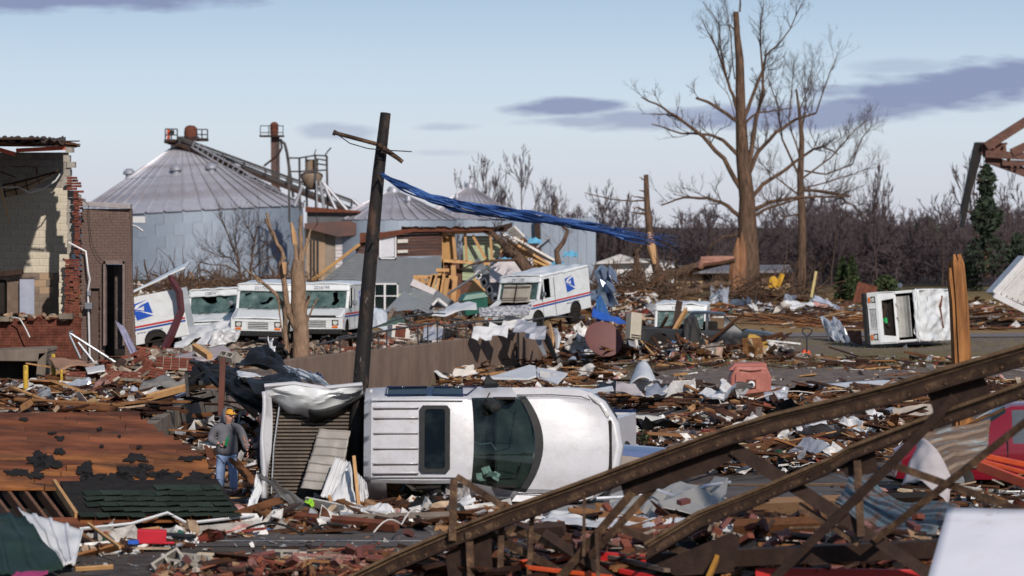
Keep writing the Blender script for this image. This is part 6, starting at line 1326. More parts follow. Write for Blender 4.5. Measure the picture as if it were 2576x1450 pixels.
# --- big broken tree
def photo_tree(name, label, base_xy, d, trunk, tr_r, limbs, conv, seed, depth=2, twig=1.0, mat=None, group=None, twmat=None, ylean=.0, tk=7):
    R_ = random.Random(seed); x0, y0 = conv(*base_xy); o = W(x0, y0, d); t = thing(name, label, 'tree', o, (0,0,0), group); k = d/F
    def P(q, dd=0): x, y = conv(*q); return W(x, y, d+dd)-o
    limb(t, [P(base_xy)+Vector((0,0,-.4))]+[P(q) for q in trunk], [tr_r[0]]+tr_r, mat or m_bark, 14, 'trunk')
    S = []
    for L in limbs:
        pts, r0, r1 = L[0], L[1], L[2]; dz = R_.uniform(-1.5, 1.5)*len(pts)*.25*k*20
        Q = []; n = len(pts)
        for i, q in enumerate(pts):
            Q.append(P(q, dz*i/n)+Vector((0, 0, 0)))
        # finer, slightly wandering limb
        fine = []
        for i in range(n-1):
            for j in range(3): p = Q[i].lerp(Q[i+1], j/3); fine.append(p+Vector((R_.gauss(0,.5),R_.gauss(0,.5),R_.gauss(0,.5)))*k*(2.0 if (i or j) else 0))
        fine.append(Q[-1]); m = len(fine)
        rr = [(r0+(r1-r0)*i/(m-1))*k*.86 for i in range(m)]
        limb(t, fine, rr, mat or m_bark, 7)
        nt = L[3] if len(L) > 3 else 6
        for _ in range(int(nt*twig)):
            f_ = R_.uniform(.3, 1); i = min(int(f_*(m-1)), m-2); b = fine[i]; dr = (fine[i+1]-fine[i]).normalized()
            nd = dr*.8+Vector((R_.gauss(0,.6), R_.gauss(0,.7), R_.gauss(.35,.5)))
            grow(S, b, nd, R_.uniform(20,60)*k, rr[i]*.35+.25*k, depth, R_, .5, .25)
    if S: segs_mesh('twigs', S, twmat or m_twig, t, 3, kind='stuff')
    return t
c8 = lambda x, y: (1368.5+x/2.001, y/2.001)
big = photo_tree('bare_tree', 'tall bare tree with a thick trunk and snapped top, twigs reaching the sky', (1010,1500), 172,
  [(1012,1450),(1018,1340),(1026,1250),(1022,1000),(1000,800),(990,560),(985,300),(972,180),(966,60)], [40,33,26,21,17,14,11,8,7.5,5] and [x*172/F for x in (38,34,27,20,17,13,10.5,8,7,5)][:9],
  [([(990,950),(900,800),(800,690),(700,610),(600,545),(490,490)], 8,2,6), ([(800,690),(720,630),(650,582),(535,575)], 4,1.5,3), ([(975,780),(900,710),(840,680),(690,672),(540,625)], 6.5,1.6,6),
   ([(970,610),(900,560),(820,510),(765,495)], 6,3.5,3), ([(975,560),(940,450),(900,330),(850,200),(795,100)], 5.5,1,16), ([(920,400),(895,260),(880,120),(800,10)], 2.5,.8,8), ([(1010,590),(1060,460),(1100,350),(1120,280),(1200,200),(1300,20)], 6,1.2,14), ([(1100,350),(1088,180),(1105,0)], 3.5,1,10),
   ([(1015,620),(1070,570),(1150,560),(1250,545)], 4,1.5,7), ([(1035,870),(1080,760),(1170,670),(1270,600),(1370,570)], 7,3,8), ([(1370,570),(1420,420),(1480,260)], 2.5,.8,6), ([(1045,1000),(1100,930),(1230,850),(1340,760),(1400,735),(1480,780)], 7,2,10),
   ([(985,1090),(930,1040),(820,995),(700,995),(590,1035)], 7,2,8), ([(1050,1060),(1130,1020),(1230,1000),(1380,990),(1540,990)], 7,2,9), ([(1060,1085),(1130,1050),(1240,1010)], 5,3,4), ([(1030,850),(1070,600),(1100,480),(1112,300)], 8,3,10), ([(975,165),(940,130),(915,110)], 3,1,3), ([(985,60),(992,-40),(1000,-120)], 3,1.5,4),
   ([(1000,1180),(900,1192),(840,1230),(820,1290)], 4,1.5,5), ([(960,400),(925,60),(890,-60)], 2,.8,6), ([(975,640),(930,480),(860,400)], 1.6,.6,5)], c8, 3, depth=3, twig=1.25)
for pts_, rr_ in (([(1852,745),(1850,690),(1853,640),(1857,598)],[.45,.42,.30,.04]),([(1862,720),(1866,660),(1868,612),(1866,585)],[.3,.3,.18,.03]),([(1846,740),(1842,700),(1845,668)],[.3,.25,.03])):
    b = MB(); b.tube([W(x, y, 171.2)-big.location for x, y in pts_], rr_, 7); b.build('torn_wood', M('orange_torn_wood', (.30,.14,.06), (.13,.06,.032), sc=3, st=(1.5,1.5,.25), bump=.5) if 'orange_torn_wood' not in bpy.data.materials else bpy.data.materials['orange_torn_wood'], big, smooth=50)
for k in range(6):
    a = k*1.05; b = MB(); b.tube([Vector((math.cos(a)*.5,math.sin(a)*.5,1.3)), Vector((math.cos(a)*.85,math.sin(a)*.85,.4)), Vector((math.cos(a)*1.5,math.sin(a)*1.5,-.1))], [.25,.3,.15], 7); b.build('root', m_bark, big, smooth=60)
photo_tree('bare_tree', 'bare feathery tree standing close behind the tall snapped tree', (1296,1440), 196,
  [(1296,1400),(1300,1150),(1290,900),(1298,700),(1285,560),(1270,450)], [x*196/F for x in (12,10,8.5,6.5,4,2.5)],
  [([(1310,860),(1420,880),(1550,830),(1600,700),(1660,620)], 3,.8,14), ([(1300,900),(1450,790),(1560,660),(1640,600)], 3,.8,14), ([(1290,900),(1200,700),(1180,550),(1120,380)], 4,.8,14), ([(1350,960),(1470,980),(1560,1040),(1640,1115)], 4,1,9), ([(1290,700),(1320,520),(1310,330)], 3,.7,12), ([(1290,800),(1230,600),(1260,300)], 3,.7,14),
   ([(1300,1000),(1180,900),(1060,800)], 3,.8,10), ([(1300,950),(1480,900),(1680,840)], 2.6,.7,12), ([(1290,1000),(1150,1040),(1080,960)], 3,.8,8), ([(1285,560),(1340,420),(1350,300)], 2,.6,10), ([(1300,1080),(1200,1090),(1120,1020)], 3,1,7), ([(1310,960),(1400,960),(1540,990)], 5,2,4)], c8, 9, depth=3, twig=1.5)
photo_tree('broken_snag', 'tall narrow broken snag with stubs and one long thin branch to the left', (585,1452), 165,
  [(582,1420),(560,1320),(545,1250),(530,1150),(520,1050),(516,960),(514,880)], [x*165/F for x in (12.5,11.5,10.5,9.5,8,7,6)],
  [([(505,1010),(420,1012),(330,1005),(205,972)], 2.6,1.2,1), ([(512,905),(495,900),(480,893)], 3,1.2,0), ([(508,1000),(470,992),(435,989)], 3,1,0), ([(515,1060),(480,1050),(446,1044)], 4,1.2,0), ([(515,1080),(475,1075),(435,1068)], 4,1,0), ([(540,1240),(500,1232),(475,1228)], 3,1,0), ([(550,1330),(528,1318),(510,1300)], 3,1,0), ([(515,965),(495,962),(478,958)], 3,1,0), ([(470,1450),(462,1350),(455,1280),(500,1230)], 9,5,2)], c8, 5, depth=1)
for (a, c) in (((548,1250),(520,1150)),): pass
pp = c8(545,1260); b = MB(); o_ = W(*c8(545,1300),164.7); b.tube([W(*c8(556,1330),164.75)-o_,W(*c8(540,1240),164.75)-o_,W(*c8(528,1170),164.8)-o_], [.12,.25,.10], 7); tag(b.build('torn_wood', m_rawwood, loc=o_, smooth=50), 'pale torn strip of raw wood on the narrow snag', 'torn wood')
c2 = lambda x, y: (1408.8+x/4.267, 563.5+y/4.267)
def log(label, pts, r0, r1, d, conv=c2, tw=10, seed=1, name='fallen_tree', depth=1, mat=None, group='fallen tree trunks'):
    R_ = random.Random(seed); o = W(*conv(*pts[0]), d); t = thing(name, label, 'fallen tree', o, (0,0,0), group); k = d/F
    Q = [W(*conv(*q), d+.3*i)-o for i, q in enumerate(pts)]; m = len(Q); limb(t, Q, [(r0+(r1-r0)*i/(m-1))*k for i in range(m)], mat or m_bark, 10, 'trunk')
    S = []
    for _ in range(tw):
        f_ = R_.uniform(.2,1); i = min(int(f_*(m-1)), m-2); b = Q[i].lerp(Q[i+1], R_.random()); grow(S, b, Vector((R_.gauss(0,.7),R_.gauss(0,.7),R_.gauss(.5,.4))), R_.uniform(15,45)*k, r1*k*.3, depth, R_)
    if S: segs_mesh('twigs', S, m_twig, t, 3, kind='stuff')
    return t
lg = log('thick fallen trunk torn from the tall tree, leaning down to the left', [(1870,375),(1700,410),(1500,455),(1300,510),(1100,560),(1060,650)], 11, 15, 170, seed=3, tw=8)
b = MB(); b.tube([W(*c2(1870,362),169.2)-lg.location, W(*c2(1700,385),169.2)-lg.location, W(*c2(1530,400),169.2)-lg.location, W(*c2(1500,470),169.3)-lg.location], [.08,.24,.3,.2], 7); b.build('torn_pink_wood', M('pinkish_raw_wood', (.40,.20,.14), (.24,.11,.08), sc=3, st=(1,3,3)), lg, smooth=50)
log('forked brown log lying in the root heap below the broken snag', [(750,530),(820,600),(900,680),(1050,740),(1200,790),(1350,740),(1500,720)], 12, 9, 158, seed=4, tw=10)
log('short upright dead limb left of the broken snag', [(905,650),(885,560),(840,450),(820,300),(780,340)], 8, 4, 160, seed=5, tw=5)
log('dark log lying low across the heap right of the forked log', [(1300,740),(1450,690),(1600,660),(1830,640)], 9, 8, 162, seed=6, tw=12)
log('brown log lying behind the yellow object right of the tall tree', [(2150,630),(2300,610),(2480,600)], 10, 9, 168, seed=61, tw=16)
c7 = lambda x, y: (764.8+x/3.2757, 483+y/3.2757)
log('uprooted trunk slanting down against the wrecked grey house', [(1870,670),(1780,560),(1700,480),(1600,390),(1540,330)], 17, 6, 122, conv=c7, seed=7, tw=26, depth=2)
log('crooked bare tree stem rising behind the open hood van roof', [(2110,660),(2090,560),(2080,490),(2140,410),(2172,320),(2100,250),(2060,170),(2090,60)], 9, 1.5, 120, conv=c7, seed=8, tw=18, depth=2)
log('thin dark branch reaching left across the green boarded gable', [(1760,560),(1500,570),(1380,600),(1290,640)], 4, 1.5, 121, conv=c7, seed=88, tw=6)
# tangled root heap
S = []; R_ = random.Random(17)
for _ in range(300):
    p = W(R_.uniform(1490,1700), R_.uniform(712,755), R_.uniform(150,164)); grow(S, p, Vector((R_.gauss(0,1),R_.gauss(0,.6),R_.gauss(.2,.5))), R_.uniform(.6,1.8), R_.uniform(.02,.07), 1, R_, .7, .0)
for _ in range(150):
    p = W(R_.uniform(1780,2080), R_.uniform(725,752), R_.uniform(160,172)); grow(S, p, Vector((R_.gauss(0,1),R_.gauss(0,.6),R_.gauss(.1,.4))), R_.uniform(.8,2.4), R_.uniform(.015,.06), 1, R_, .7, .0)
tag(segs_mesh('brush_heap', S, m_bark, None, 4, kind='stuff'), 'tangle of brown roots and branches heaped around the broken snag', 'brush')
# --- broken tree in front of the vans
cA = lambda x, y: (322+x/4.2666, 668.2+y/4.2666); cI = lambda x, y: (x, y)
tb = photo_tree('broken_tree', 'broken bare tree with splintered stub limbs standing before the mail vans', (760,925), 86,
  [(758,915),(757,832),(752,785),(751,722),(749,680),(752,655)], [x*86/F for x in (23,20,20,19,18,15)],
  [([(749,668),(744,644),(742,607),(733,562)], 9,4,0), ([(755,660),(757,639),(756,582),(758,542)], 8,5.5,0), ([(757,660),(762,644),(772,607),(781,577)], 7,3,1), ([(752,832),(738,812),(729,795),(720,762),(716,715),(706,668),(713,645),(699,614),(682,577),(671,536)], 12,3.5,1), ([(716,655),(706,630),(690,600),(667,551)], 7,3,0),
   ([(722,890),(719,844),(715,773),(697,743),(680,728),(659,710),(640,696),(622,682)], 8,3,2), ([(664,713),(648,706),(636,690),(620,682)], 4,1.8,0), ([(720,900),(718,832),(716,785),(720,760)], 7,6,0), ([(768,810),(780,790),(800,750)], 4,1.8,0), ([(752,830),(762,800),(772,770),(778,745)], 7,5,1), ([(772,770),(765,755),(758,742)], 5,3.5,0), ([(765,930),(790,905),(801,880),(812,865)], 3.5,2,1), ([(700,745),(703,790),(712,850)], 3,1.5,1)], cI, 23, depth=1, twig=1, mat=M('pale_bare_trunk', (.29,.185,.115), (.17,.105,.066), sc=7, ro=.85, bump=.9, bsc=11, st=(1,1,.4), bd=.05, dirt=[((.06,.04,.028),.52,.70,4,.8),((.42,.27,.15),.62,.70,3,.6)]))
b = MB(); b.tube([W(742,615,85.7)-tb.location, W(738,585,85.7)-tb.location, W(733,560,85.7)-tb.location], [.09,.08,.02], 5); b.build('splintered_wood', m_rawwood, tb); b = MB(); b.tube([W(716,690,85.6)-tb.location, W(714,660,85.6)-tb.location], [.05,.09], 5); b.build('splintered_wood', m_rawwood, tb)
# --- small bare tree before the big silo
photo_tree('bare_tree', 'small twin stemmed bare tree in front of the largest silo', (620,735), 148,
  [(619,728),(621,722),(622,716)], [x*148/F for x in (7,6,5)],
  [([(612,725),(606,690),(598,650),(580,610),(562,560),(548,535)], 4.5,.8,16), ([(628,725),(630,680),(636,640),(645,590),(652,545)], 4.5,.8,18), ([(604,680),(580,650),(540,640),(505,625)], 2.5,.7,14), ([(606,690),(570,668),(530,665),(495,660)], 2.5,.6,12), ([(634,650),(660,620),(690,600)], 2.2,.6,12), ([(632,680),(660,655),(700,640)], 2.2,.6,12), ([(600,650),(590,600),(600,550)], 2,.6,10), ([(640,610),(625,575),(610,540)], 2,.6,10), ([(618,716),(560,700),(520,695)], 2,.6,10)], cI, 31, depth=2, twig=1.3)
# --- far tree line: tall ones singly, the rest as one wood
TPL = []
for s_ in range(8):
    R_ = random.Random(100+s_); S = []
    hgt = 1.0; p = Vector((0,0,0)); dd = Vector((R_.gauss(0,.05),R_.gauss(0,.05),1))
    for i in range(5): q = p+dd*.2+Vector((R_.gauss(0,.01),R_.gauss(0,.01),0)); S.append((*p,*q,.014*(1-i*.17),.014*(1-(i+1)*.17))); p = q
    for _ in range(22):
        t = R_.uniform(.12,.95); b = Vector((0,0,t))+Vector((dd.x*t,dd.y*t,0)); grow(S, b, Vector((R_.gauss(0,.7),R_.gauss(0,.7),R_.uniform(.3,1.1))), .34*(1.15-t*.75), .0042, 2, R_, .5, .22, 0, 2, (2,4))
    TPL.append(np.array(S))
TP3 = []
for s_ in range(5):
    R_ = random.Random(300+s_); S = []; p = Vector((0,0,0)); dd = Vector((R_.gauss(0,.04),R_.gauss(0,.04),1))
    for i in range(5): q = p+dd*.19+Vector((R_.gauss(0,.012),R_.gauss(0,.012),0)); S.append((*p,*q,.013*(1-i*.18),.013*(1-(i+1)*.18))); p = q
    for _ in range(20):
        t = R_.uniform(.2,.95); grow(S, Vector((dd.x*t,dd.y*t,t*.95)), Vector((R_.gauss(0,.6),R_.gauss(0,.6),R_.uniform(.5,1.2))), .34*(1.2-t*.7), .0042, 3, R_, .38, .3, 0, 2, (2,3), .62)
    TP3.append(np.array(S))
def put(tpl, o, sz, wid, a, R_, rmul=1.0):
    S = tpl.copy(); ca, sa = math.cos(a), math.sin(a)
    for c in (0, 3):
        x, y = S[:, c].copy(), S[:, c+1].copy(); S[:, c] = (x*ca-y*sa)*wid+o[0]; S[:, c+1] = (x*sa+y*ca)*wid+o[1]; S[:, c+2] = S[:, c+2]*sz+o[2]
    S[:, 6:] *= (sz+wid)/2*rmul; return S
R_ = random.Random(77); ACC = []
def topy(x):
    for (x0,y0),(x1,y1) in zip(TOPS, TOPS[1:]):
        if x0 <= x <= x1: return y0+(y1-y0)*(x-x0)/(x1-x0)
    return TOPS[-1][1]
TOPS = [(-200,640),(900,640),(1100,590),(1480,570),(1560,560),(1640,590),(1700,570),(1760,545),(1830,570),(1950,560),(2080,530),(2150,545),(2250,560),(2300,552),(2420,550),(2480,540),(2800,535)]
for i in range(250):
    x = R_.uniform(1440, 2760) if i > 50 else R_.uniform(1120, 1480); d = R_.uniform(210, 265); yt = topy(x)+R_.gauss(10,24); s = d/F
    base = Vector(((x-CX)*s, d, GZ((x-CX)*s, d)-.3)); h = (H-(yt-HZ)*s)-base.z
    ACC.append(put(TPL[R_.randrange(8)], base, h, h*R_.uniform(.75,1.2), R_.uniform(0,6.28), R_, 1.25))
for i in range(210):   # understorey
    x = R_.uniform(1440, 2760); d = R_.uniform(208, 262); s = d/F; base = Vector(((x-CX)*s, d, -.4)); h = R_.uniform(2.0,4.2)
    ACC.append(put(TPL[R_.randrange(8)], base, h, h*R_.uniform(1.4,2.2), R_.uniform(0,6.28), R_, 1.3))
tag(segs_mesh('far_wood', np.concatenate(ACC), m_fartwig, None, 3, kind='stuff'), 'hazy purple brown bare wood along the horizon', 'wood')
tag(strip('wood_ground', M('leaf_litter', (.05,.035,.03), (.035,.025,.022), sc=.5), -20, 60, 206, 262, .06, n=20, ny=4), kind='structure')
# bank of brush rising behind so that the wood closes towards its foot
def single(x, yt, d, lab, wid=.8, tp=0, rm=1.3, name='bare_tree', mat=None):
    s = d/F; X = (x-CX)*s; o = Vector((X, d, GZ(X, d)-.2)); h = (H-(yt-HZ)*s)-o.z; t = thing(name, lab, 'tree', o, (0,0,0), 'bare trees on the skyline')
    S = put(TP3[tp % 5], (0,0,0), h, h*wid*1.5, x*.7, R_, rm*.62); tr_s, tw_s = S[:5], S[5:]
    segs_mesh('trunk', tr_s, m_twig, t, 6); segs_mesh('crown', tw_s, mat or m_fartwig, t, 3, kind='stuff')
for a in ((2208,438,205,'tall slim bare tree above the overturned mail van',.42,1),(2455,410,205,'tall bare tree left of the dark cedar under the hanging steel',.5,2),(2545,470,207,'bare tree right of the dark cedar under the hanging steel',.5,3),(1210,418,238,'bare tree behind the farther small silo, left of its neighbour',.40,4),(1318,425,236,'broad bare tree behind the grey corrugated shed',.5,5),(1385,470,236,'small bare tree behind the corrugated shed roof',.5,6),(1255,455,240,'thin bare tree between two skyline trees behind the silo',.4,7),(1525,500,208,'bare tree just right of the corrugated shed end',.55,0),(1580,505,209,'bare tree left of the broken snag',.5,1),(1790,540,206,'low round bare tree left of the tall thick trunk',.9,2),(2090,500,206,'broad bare tree right of the feathery tree',.8,4),(1150,465,242,'faint bare tree left of the farther small silo roof',.4,3),(2370,520,207,'low bare tree behind the broken wooden post',.8,5)): single(*a)
# conifers made of many small leafy flakes
def conifer(label, x, yb, yt, d, wpx, seed, n=1500, mat=None, shape='cone', cat='tree', name='conifer', leaf=.16):
    s = d/F; o = W(x, yb, d); hgt = (yb-yt)*s; w = wpx*s/2; t = thing(name, label, cat, o); R_ = random.Random(seed); b = MB()
    b.tube([(0,0,-.2),(0,0,hgt*.9)], [w*.12+.04,.02], 6); b.build('trunk', m_bark, t); b = MB()
    for _ in range(n):
        z = R_.random()**.8*hgt; f_ = z/hgt
        prof = {'cone': (1-f_)**.75, 'flame': math.sin(math.pi*min(1, f_*.75+.28))**.8, 'ragged': (.35+.65*abs(math.sin(f_*9+seed)))*(1-f_)**.5, 'bush': math.sqrt(max(0,1-f_*f_))}[shape]
        r = w*prof*R_.uniform(.45,1.05)*(1+.25*noise.noise((z*1.5, seed, R_.random()*.5))); a = R_.uniform(0,6.28); c = Vector((r*math.cos(a), r*math.sin(a), z))
        u = Vector((R_.gauss(0,1),R_.gauss(0,1),R_.gauss(0,.8))).normalized()*leaf*R_.uniform(.6,1.4); v_ = Vector((R_.gauss(0,1),R_.gauss(0,1),R_.gauss(0,1))).normalized().cross(u)*.5
        b.add([c-u, c+v_, c+u*1.2, c-v_], [(0,1,2,3)])
    b.build('crown', mat, t); return t
m_cedar = M('cedar_green', (.030,.045,.022), (.018,.03,.016), sc=2, ro=.9, bump=0, rn=.4, isl=True); m_thuja = M('thuja_green', (.045,.065,.018), (.025,.042,.012), sc=2, ro=.9, bump=0, rn=.4, isl=True)
conifer('dark evergreen cedar under the hanging steel plate', 2482, 690, 415, 190, 120, 3, 1900, m_cedar, 'ragged', leaf=.22)
conifer('left of two pointed green thujas on the far lawn', 2120, 757, 648, 165, 46, 5, 1300, m_thuja, 'flame', leaf=.12)
conifer('right of two pointed green thujas on the far lawn', 2143, 757, 645, 164, 44, 6, 1300, m_thuja, 'flame', leaf=.12)
conifer('low green bush right of the thujas', 2228, 752, 695, 168, 80, 7, 800, m_thuja, 'bush', name='bush', cat='bush', leaf=.14)
conifer('dark evergreen at the right edge behind the tipped trailer', 2560, 745, 590, 190, 110, 8, 1600, m_cedar, 'ragged', leaf=.2)
conifer('dark round evergreen crown far behind the overturned van', 2330, 640, 548, 230, 95, 9, 900, m_cedar, 'bush', leaf=.22)
conifer('dark evergreen low behind the cedar and wooden post', 2430, 730, 660, 192, 80, 10, 700, m_cedar, 'bush', leaf=.18)

S = []; R_ = random.Random(55)
for _ in range(260):
    p = W(R_.uniform(340,780), R_.uniform(712,735), R_.uniform(125,150)); grow(S, p, Vector((R_.gauss(0,1),R_.gauss(0,.6),R_.gauss(.35,.5))), R_.uniform(.5,1.5), R_.uniform(.015,.05), 1, R_, .7, .0)
tag(segs_mesh('brush_heap', S, m_bark, None, 4, kind='stuff'), 'low tangle of branches behind the row of mail vans', 'brush')
# ------------------------------------------------ single wrecked things lying about
def sheet(name, label, cat, P, mat, nu=18, nv=12, amp=.06, seed=1, solid=.012, ridges=0, rdir='u', group=None, parent=None, smooth=40, fr=3, bend=0, ramp_=.025, edge=.0):
    """a sheet through corners P (bl, br, tr, tl), dented, optionally ribbed like roofing"""
    P = [Vector(p) for p in P]; o = sum(P, Vector())/4; nrm = (P[1]-P[0]).cross(P[3]-P[0]).normalized()
    def fn(u, v):
        uu = u+edge*noise.noise((v*6, seed, 0))*(1 if u > .99 else (-1 if u < .01 else 0)); vv = v+edge*noise.noise((u*7, seed, 3))*(1 if v > .99 else (-1 if v < .01 else 0))
        p = (P[0]*(1-uu)+P[1]*uu)*(1-vv)+(P[3]*(1-uu)+P[2]*uu)*vv
        a = noise.noise((u*fr+seed, v*fr, seed*1.3)); c = 1-2.4*abs(noise.noise((u*fr*.7-seed, v*fr*.9+seed, seed*.31)))
        h = amp*(a+.7*c)+bend*math.sin(math.pi*u)
        if ridges: t = (u if rdir == 'u' else v)*ridges; f_ = t-math.floor(t); h += ramp_*(1 if f_ < .2 else 0)
        return p+nrm*h-o
    m = MB(); m.grid(fn, nu if not (ridges and rdir == 'u') else ridges*10, nv if not (ridges and rdir == 'v') else ridges*10)
    ob = m.build(name, mat, parent, smooth=smooth, solid=solid, loc=o); 
    return tag(ob, label, cat, group)
def brick_piece(label, x, y, d, nx_, ny_, rot, mat=None, bw=.2, bh=.067, depth=.1, skip=.15, seed=1, core=m_mortar, group='broken pieces of brick wall'):
    R_ = random.Random(seed); t = thing('brick_wall_piece', label, 'brick wall piece', W(x, y, d), rot, group)
    b = MB(); Wd, Hd = nx_*bw, ny_*bh
    b.box((0,.02,0), (Wd*.95,depth*.9,Hd*.96)); b.build('mortar_core', core, t)
    for j in range(ny_):
        a0 = -Wd/2+(bw/2 if j % 2 else 0)-R_.choice([0, bw/2 if j % 2 else 0])
        for i in range(nx_):
            edge = i in (0, nx_-1) or j in (0, ny_-1)
            if edge and R_.random() < skip: continue
            piece('brick', mat or m_brickred, t, (a0+(i+.5)*bw+R_.uniform(-.004,.004), R_.uniform(-.006,.004), -Hd/2+(j+.5)*bh), (bw-.014, depth, bh-.014))
    return t
e3 = lambda a, b_, c: (RD(a), RD(b_), RD(c))
brick_piece('large red brick wall piece tilted up against the lavender sheet', 337, 912, 73, 4, 7, e3(-30,-28,10), seed=1)
brick_piece('upright red brick wall piece with stepped top beside the tan slab', 441, 916, 72, 5, 5, e3(-10,3,5), seed=2)
brick_piece('red brick wall piece lying flat below the large tilted one', 306, 945, 70, 5, 4, e3(-58,4,12), seed=3)
brick_piece('small red brick lump leaning left below the tilted wall piece', 277, 950, 69.5, 2, 5, e3(-35,-30,25), seed=4)
brick_piece('short red brick lump between the two larger wall pieces', 395, 940, 70, 2, 4, e3(-20,10,-15), seed=5)
brick_piece('red brick lump just right of the large tilted piece', 355, 935, 71, 3, 4, e3(-40,-35,0), seed=6)
brick_piece('red brick wall piece lying in the rubble near the thin yellow post', 205, 946, 70, 4, 3, e3(-60,2,-8), seed=7)
brick_piece('brick piece standing behind the black railing by the bare tree', 890, 880, 88.5, 4, 3, e3(-15,0,0), seed=8)
brick_piece('tan and maroon block leaning behind the railing posts', 858, 864, 89, 2, 4, e3(0,30,20), mat=m_brickmix, seed=9)
brick_piece('dark red brick wall piece at the bottom edge of the street', 585, 1440, 36.3, 5, 6, e3(-52,-10,12), seed=10, mat=M('dark_red_brick', (.15,.045,.036), (.09,.03,.027), sc=8, rn=.25, dirt=((.35,.28,.22),.64,.72,9,.6)))
brick_piece('whitewashed brick wall piece under the truss, frosted with mortar', 2110, 1372, 35.5, 6, 4, e3(-50,4,-8), seed=11, mat=M('whitewashed_brick', (.22,.085,.065), (.13,.05,.04), sc=8, rn=.25, dirt=((.6,.56,.54),.55,.66,6,.8)))
brick_piece('brick wall piece standing on edge below the fallen truss purlin', 2010, 1395, 34.6, 7, 3, e3(-12,2,4), seed=12, mat=bpy.data.materials['dark_red_brick'])
brick_piece('brick wall piece at the bottom edge beneath the white panel', 2130, 1446, 33.6, 8, 3, e3(-25,0,2), seed=13, mat=bpy.data.materials['dark_red_brick'])
brick_piece('tan mortared brick lump under the upper truss chord', 1680, 1345, 37, 5, 4, e3(-30,-8,10), seed=14, mat=m_brickmix)
brick_piece('brick lump behind the truss gusset near the street', 1600, 1362, 36.4, 4, 3, e3(-50,10,-20), seed=15)
brick_piece('pale mortared brick heap piece at the left foot of the truss', 830, 1415, 36.8, 5, 3, e3(-48,4,14), seed=16, mat=bpy.data.materials['whitewashed_brick'])
def blockt(label, x, y, d, rot, dims=(.4,.2,.2), hollow=True, mat=None, group='grey concrete blocks'):
    t = thing('concrete_block', label, 'concrete block', W(x, y, d), rot, group); a, h_, w_ = dims
    if hollow:
        b = MB(); q = .032
        for c, s in (((0,-w_/2+q/2,0),(a,q,h_)),((0,w_/2-q/2,0),(a,q,h_)),((-a/2+q/2,0,0),(q,w_-2*q,h_)),((a/2-q/2,0,0),(q,w_-2*q,h_)),((0,0,0),(q,w_-2*q,h_))): b.box(c, s)
        b.build('block', mat or m_cmu, t)
    else: b = MB(); b.box((0,0,0), dims); b.build('block', mat or m_cmu, t, bevel=.01)
    return t
for a in (('grey hollow concrete block tilted up by the street edge, left one',425,1420,36.6,e3(50,-30,20)),('grey hollow concrete block lying with its cells facing the camera',462,1432,36.2,e3(80,10,-10)),('grey concrete block beside the dark red brick piece',487,1420,36.6,e3(20,8,15)),('hollow concrete block alone on the asphalt in front of the truck',712,1402,37.2,e3(85,0,-5)),
          ('concrete block under the fallen roof beside the pale fascia',262,1366,40,e3(0,85,20)),('concrete block lying below the roof fascia, left of the red block',372,1362,40.2,e3(10,0,30)),('broken grey block on the rubble by the van with black bumper',540,893,76,e3(30,20,40)),('broken block with one white face in the rubble heap',505,900,75,e3(-30,50,10)),('white faced block standing in the rubble heap',512,885,76,e3(5,35,60)),('pale block in the rubble left of the black membrane',570,898,74,e3(40,10,-20)),('grey broken block below the pink grey slab',598,902,74.5,e3(15,45,30))): blockt(*a)
sheet('slab', 'pale lavender sheet leaning in the doorway corner of the brick building', 'sheet', [W(330,894,75.4),W(346,888,75.4),W(315,826,76.4),W(289,806,76.6)], M('lavender_plastic', (.30,.29,.40), (.22,.215,.30), sc=3, ro=.4, dirt=((.15,.13,.15),.55,.7,4,.5)), amp=.05, seed=3)
sheet('slab', 'wide pinkish grey slab lying below the crumpled white van sheet', 'slab', [W(428,916,74),W(595,900,74.5),W(562,869,76.5),W(440,898,76)], M('pinkish_grey_panel', (.37,.31,.31), (.32,.265,.265), sc=2, ro=.7), amp=.015, seed=4, solid=.05)
sheet('slab', 'tan curved panel in the rubble right of the yellow bollards', 'panel', [W(150,932,71),W(240,924,71.5),W(210,914,73),W(121,904,73)], M('tan_panel', (.34,.19,.12), (.27,.15,.095), sc=2), amp=.05, seed=5, solid=.03, bend=.05)
sheet('slab', 'small white board on the rubble before the brick building', 'board', [W(220,941,69.6),W(265,934,69.7),W(262,920,70.6),W(214,926,70.6)], m_sheetw, amp=.01, seed=6, solid=.04)
sheet('slab', 'dark brown board standing left of the large brick piece', 'board', [W(280,933,71.4),W(300,930,71.4),W(318,908,71.8),W(301,902,71.8)], m_rustd, amp=.01, seed=7, solid=.05)
sheet('fabric', 'grey crumpled carpet draped on the edge of the ramp wall', 'carpet', [W(350,985,66),W(465,978,66.5),W(468,958,67.5),W(358,955,67.5)], M('grey_carpet', (.20,.185,.17), (.13,.12,.11), sc=5, ro=.95), 26, 10, amp=.12, seed=8, fr=4)
fr_ = thing('tube_frame', 'bent aluminium tube frame leaning on the brown brick wall', 'metal frame', W(230, 905, 75)); 
def FW(x, y, d=75.6): return W(x, y, d)-Vector(fr_.location)
for pts in ([(174,838),(290,912)],[(174,842),(202,902)],[(196,862),(236,912)],[(174,838),(184,834)]): b = MB(); b.tube([FW(*p) for p in pts], .038, 6); b.build('tube', m_steel, fr_, smooth=50)
def plank_thing(label, a, c, w_, h_, mat, group=None, name='plank', cat='plank', bev=None):
    a, c = Vector(a), Vector(c); o = (a+c)/2; b = MB(); b.beam(a-o, c-o, w_, h_, up=Vector((0,-.5,1)).normalized() if abs((c-a).normalized().z) < .9 else Vector((0,1,0)))
    return tag(b.build(name, mat, loc=o, bevel=bev), label, cat, group)
plank_thing('long orange brown plank sloping up to the black membrane', W(372,1000,64), W(535,958,66), .1, .14, m_lumber)
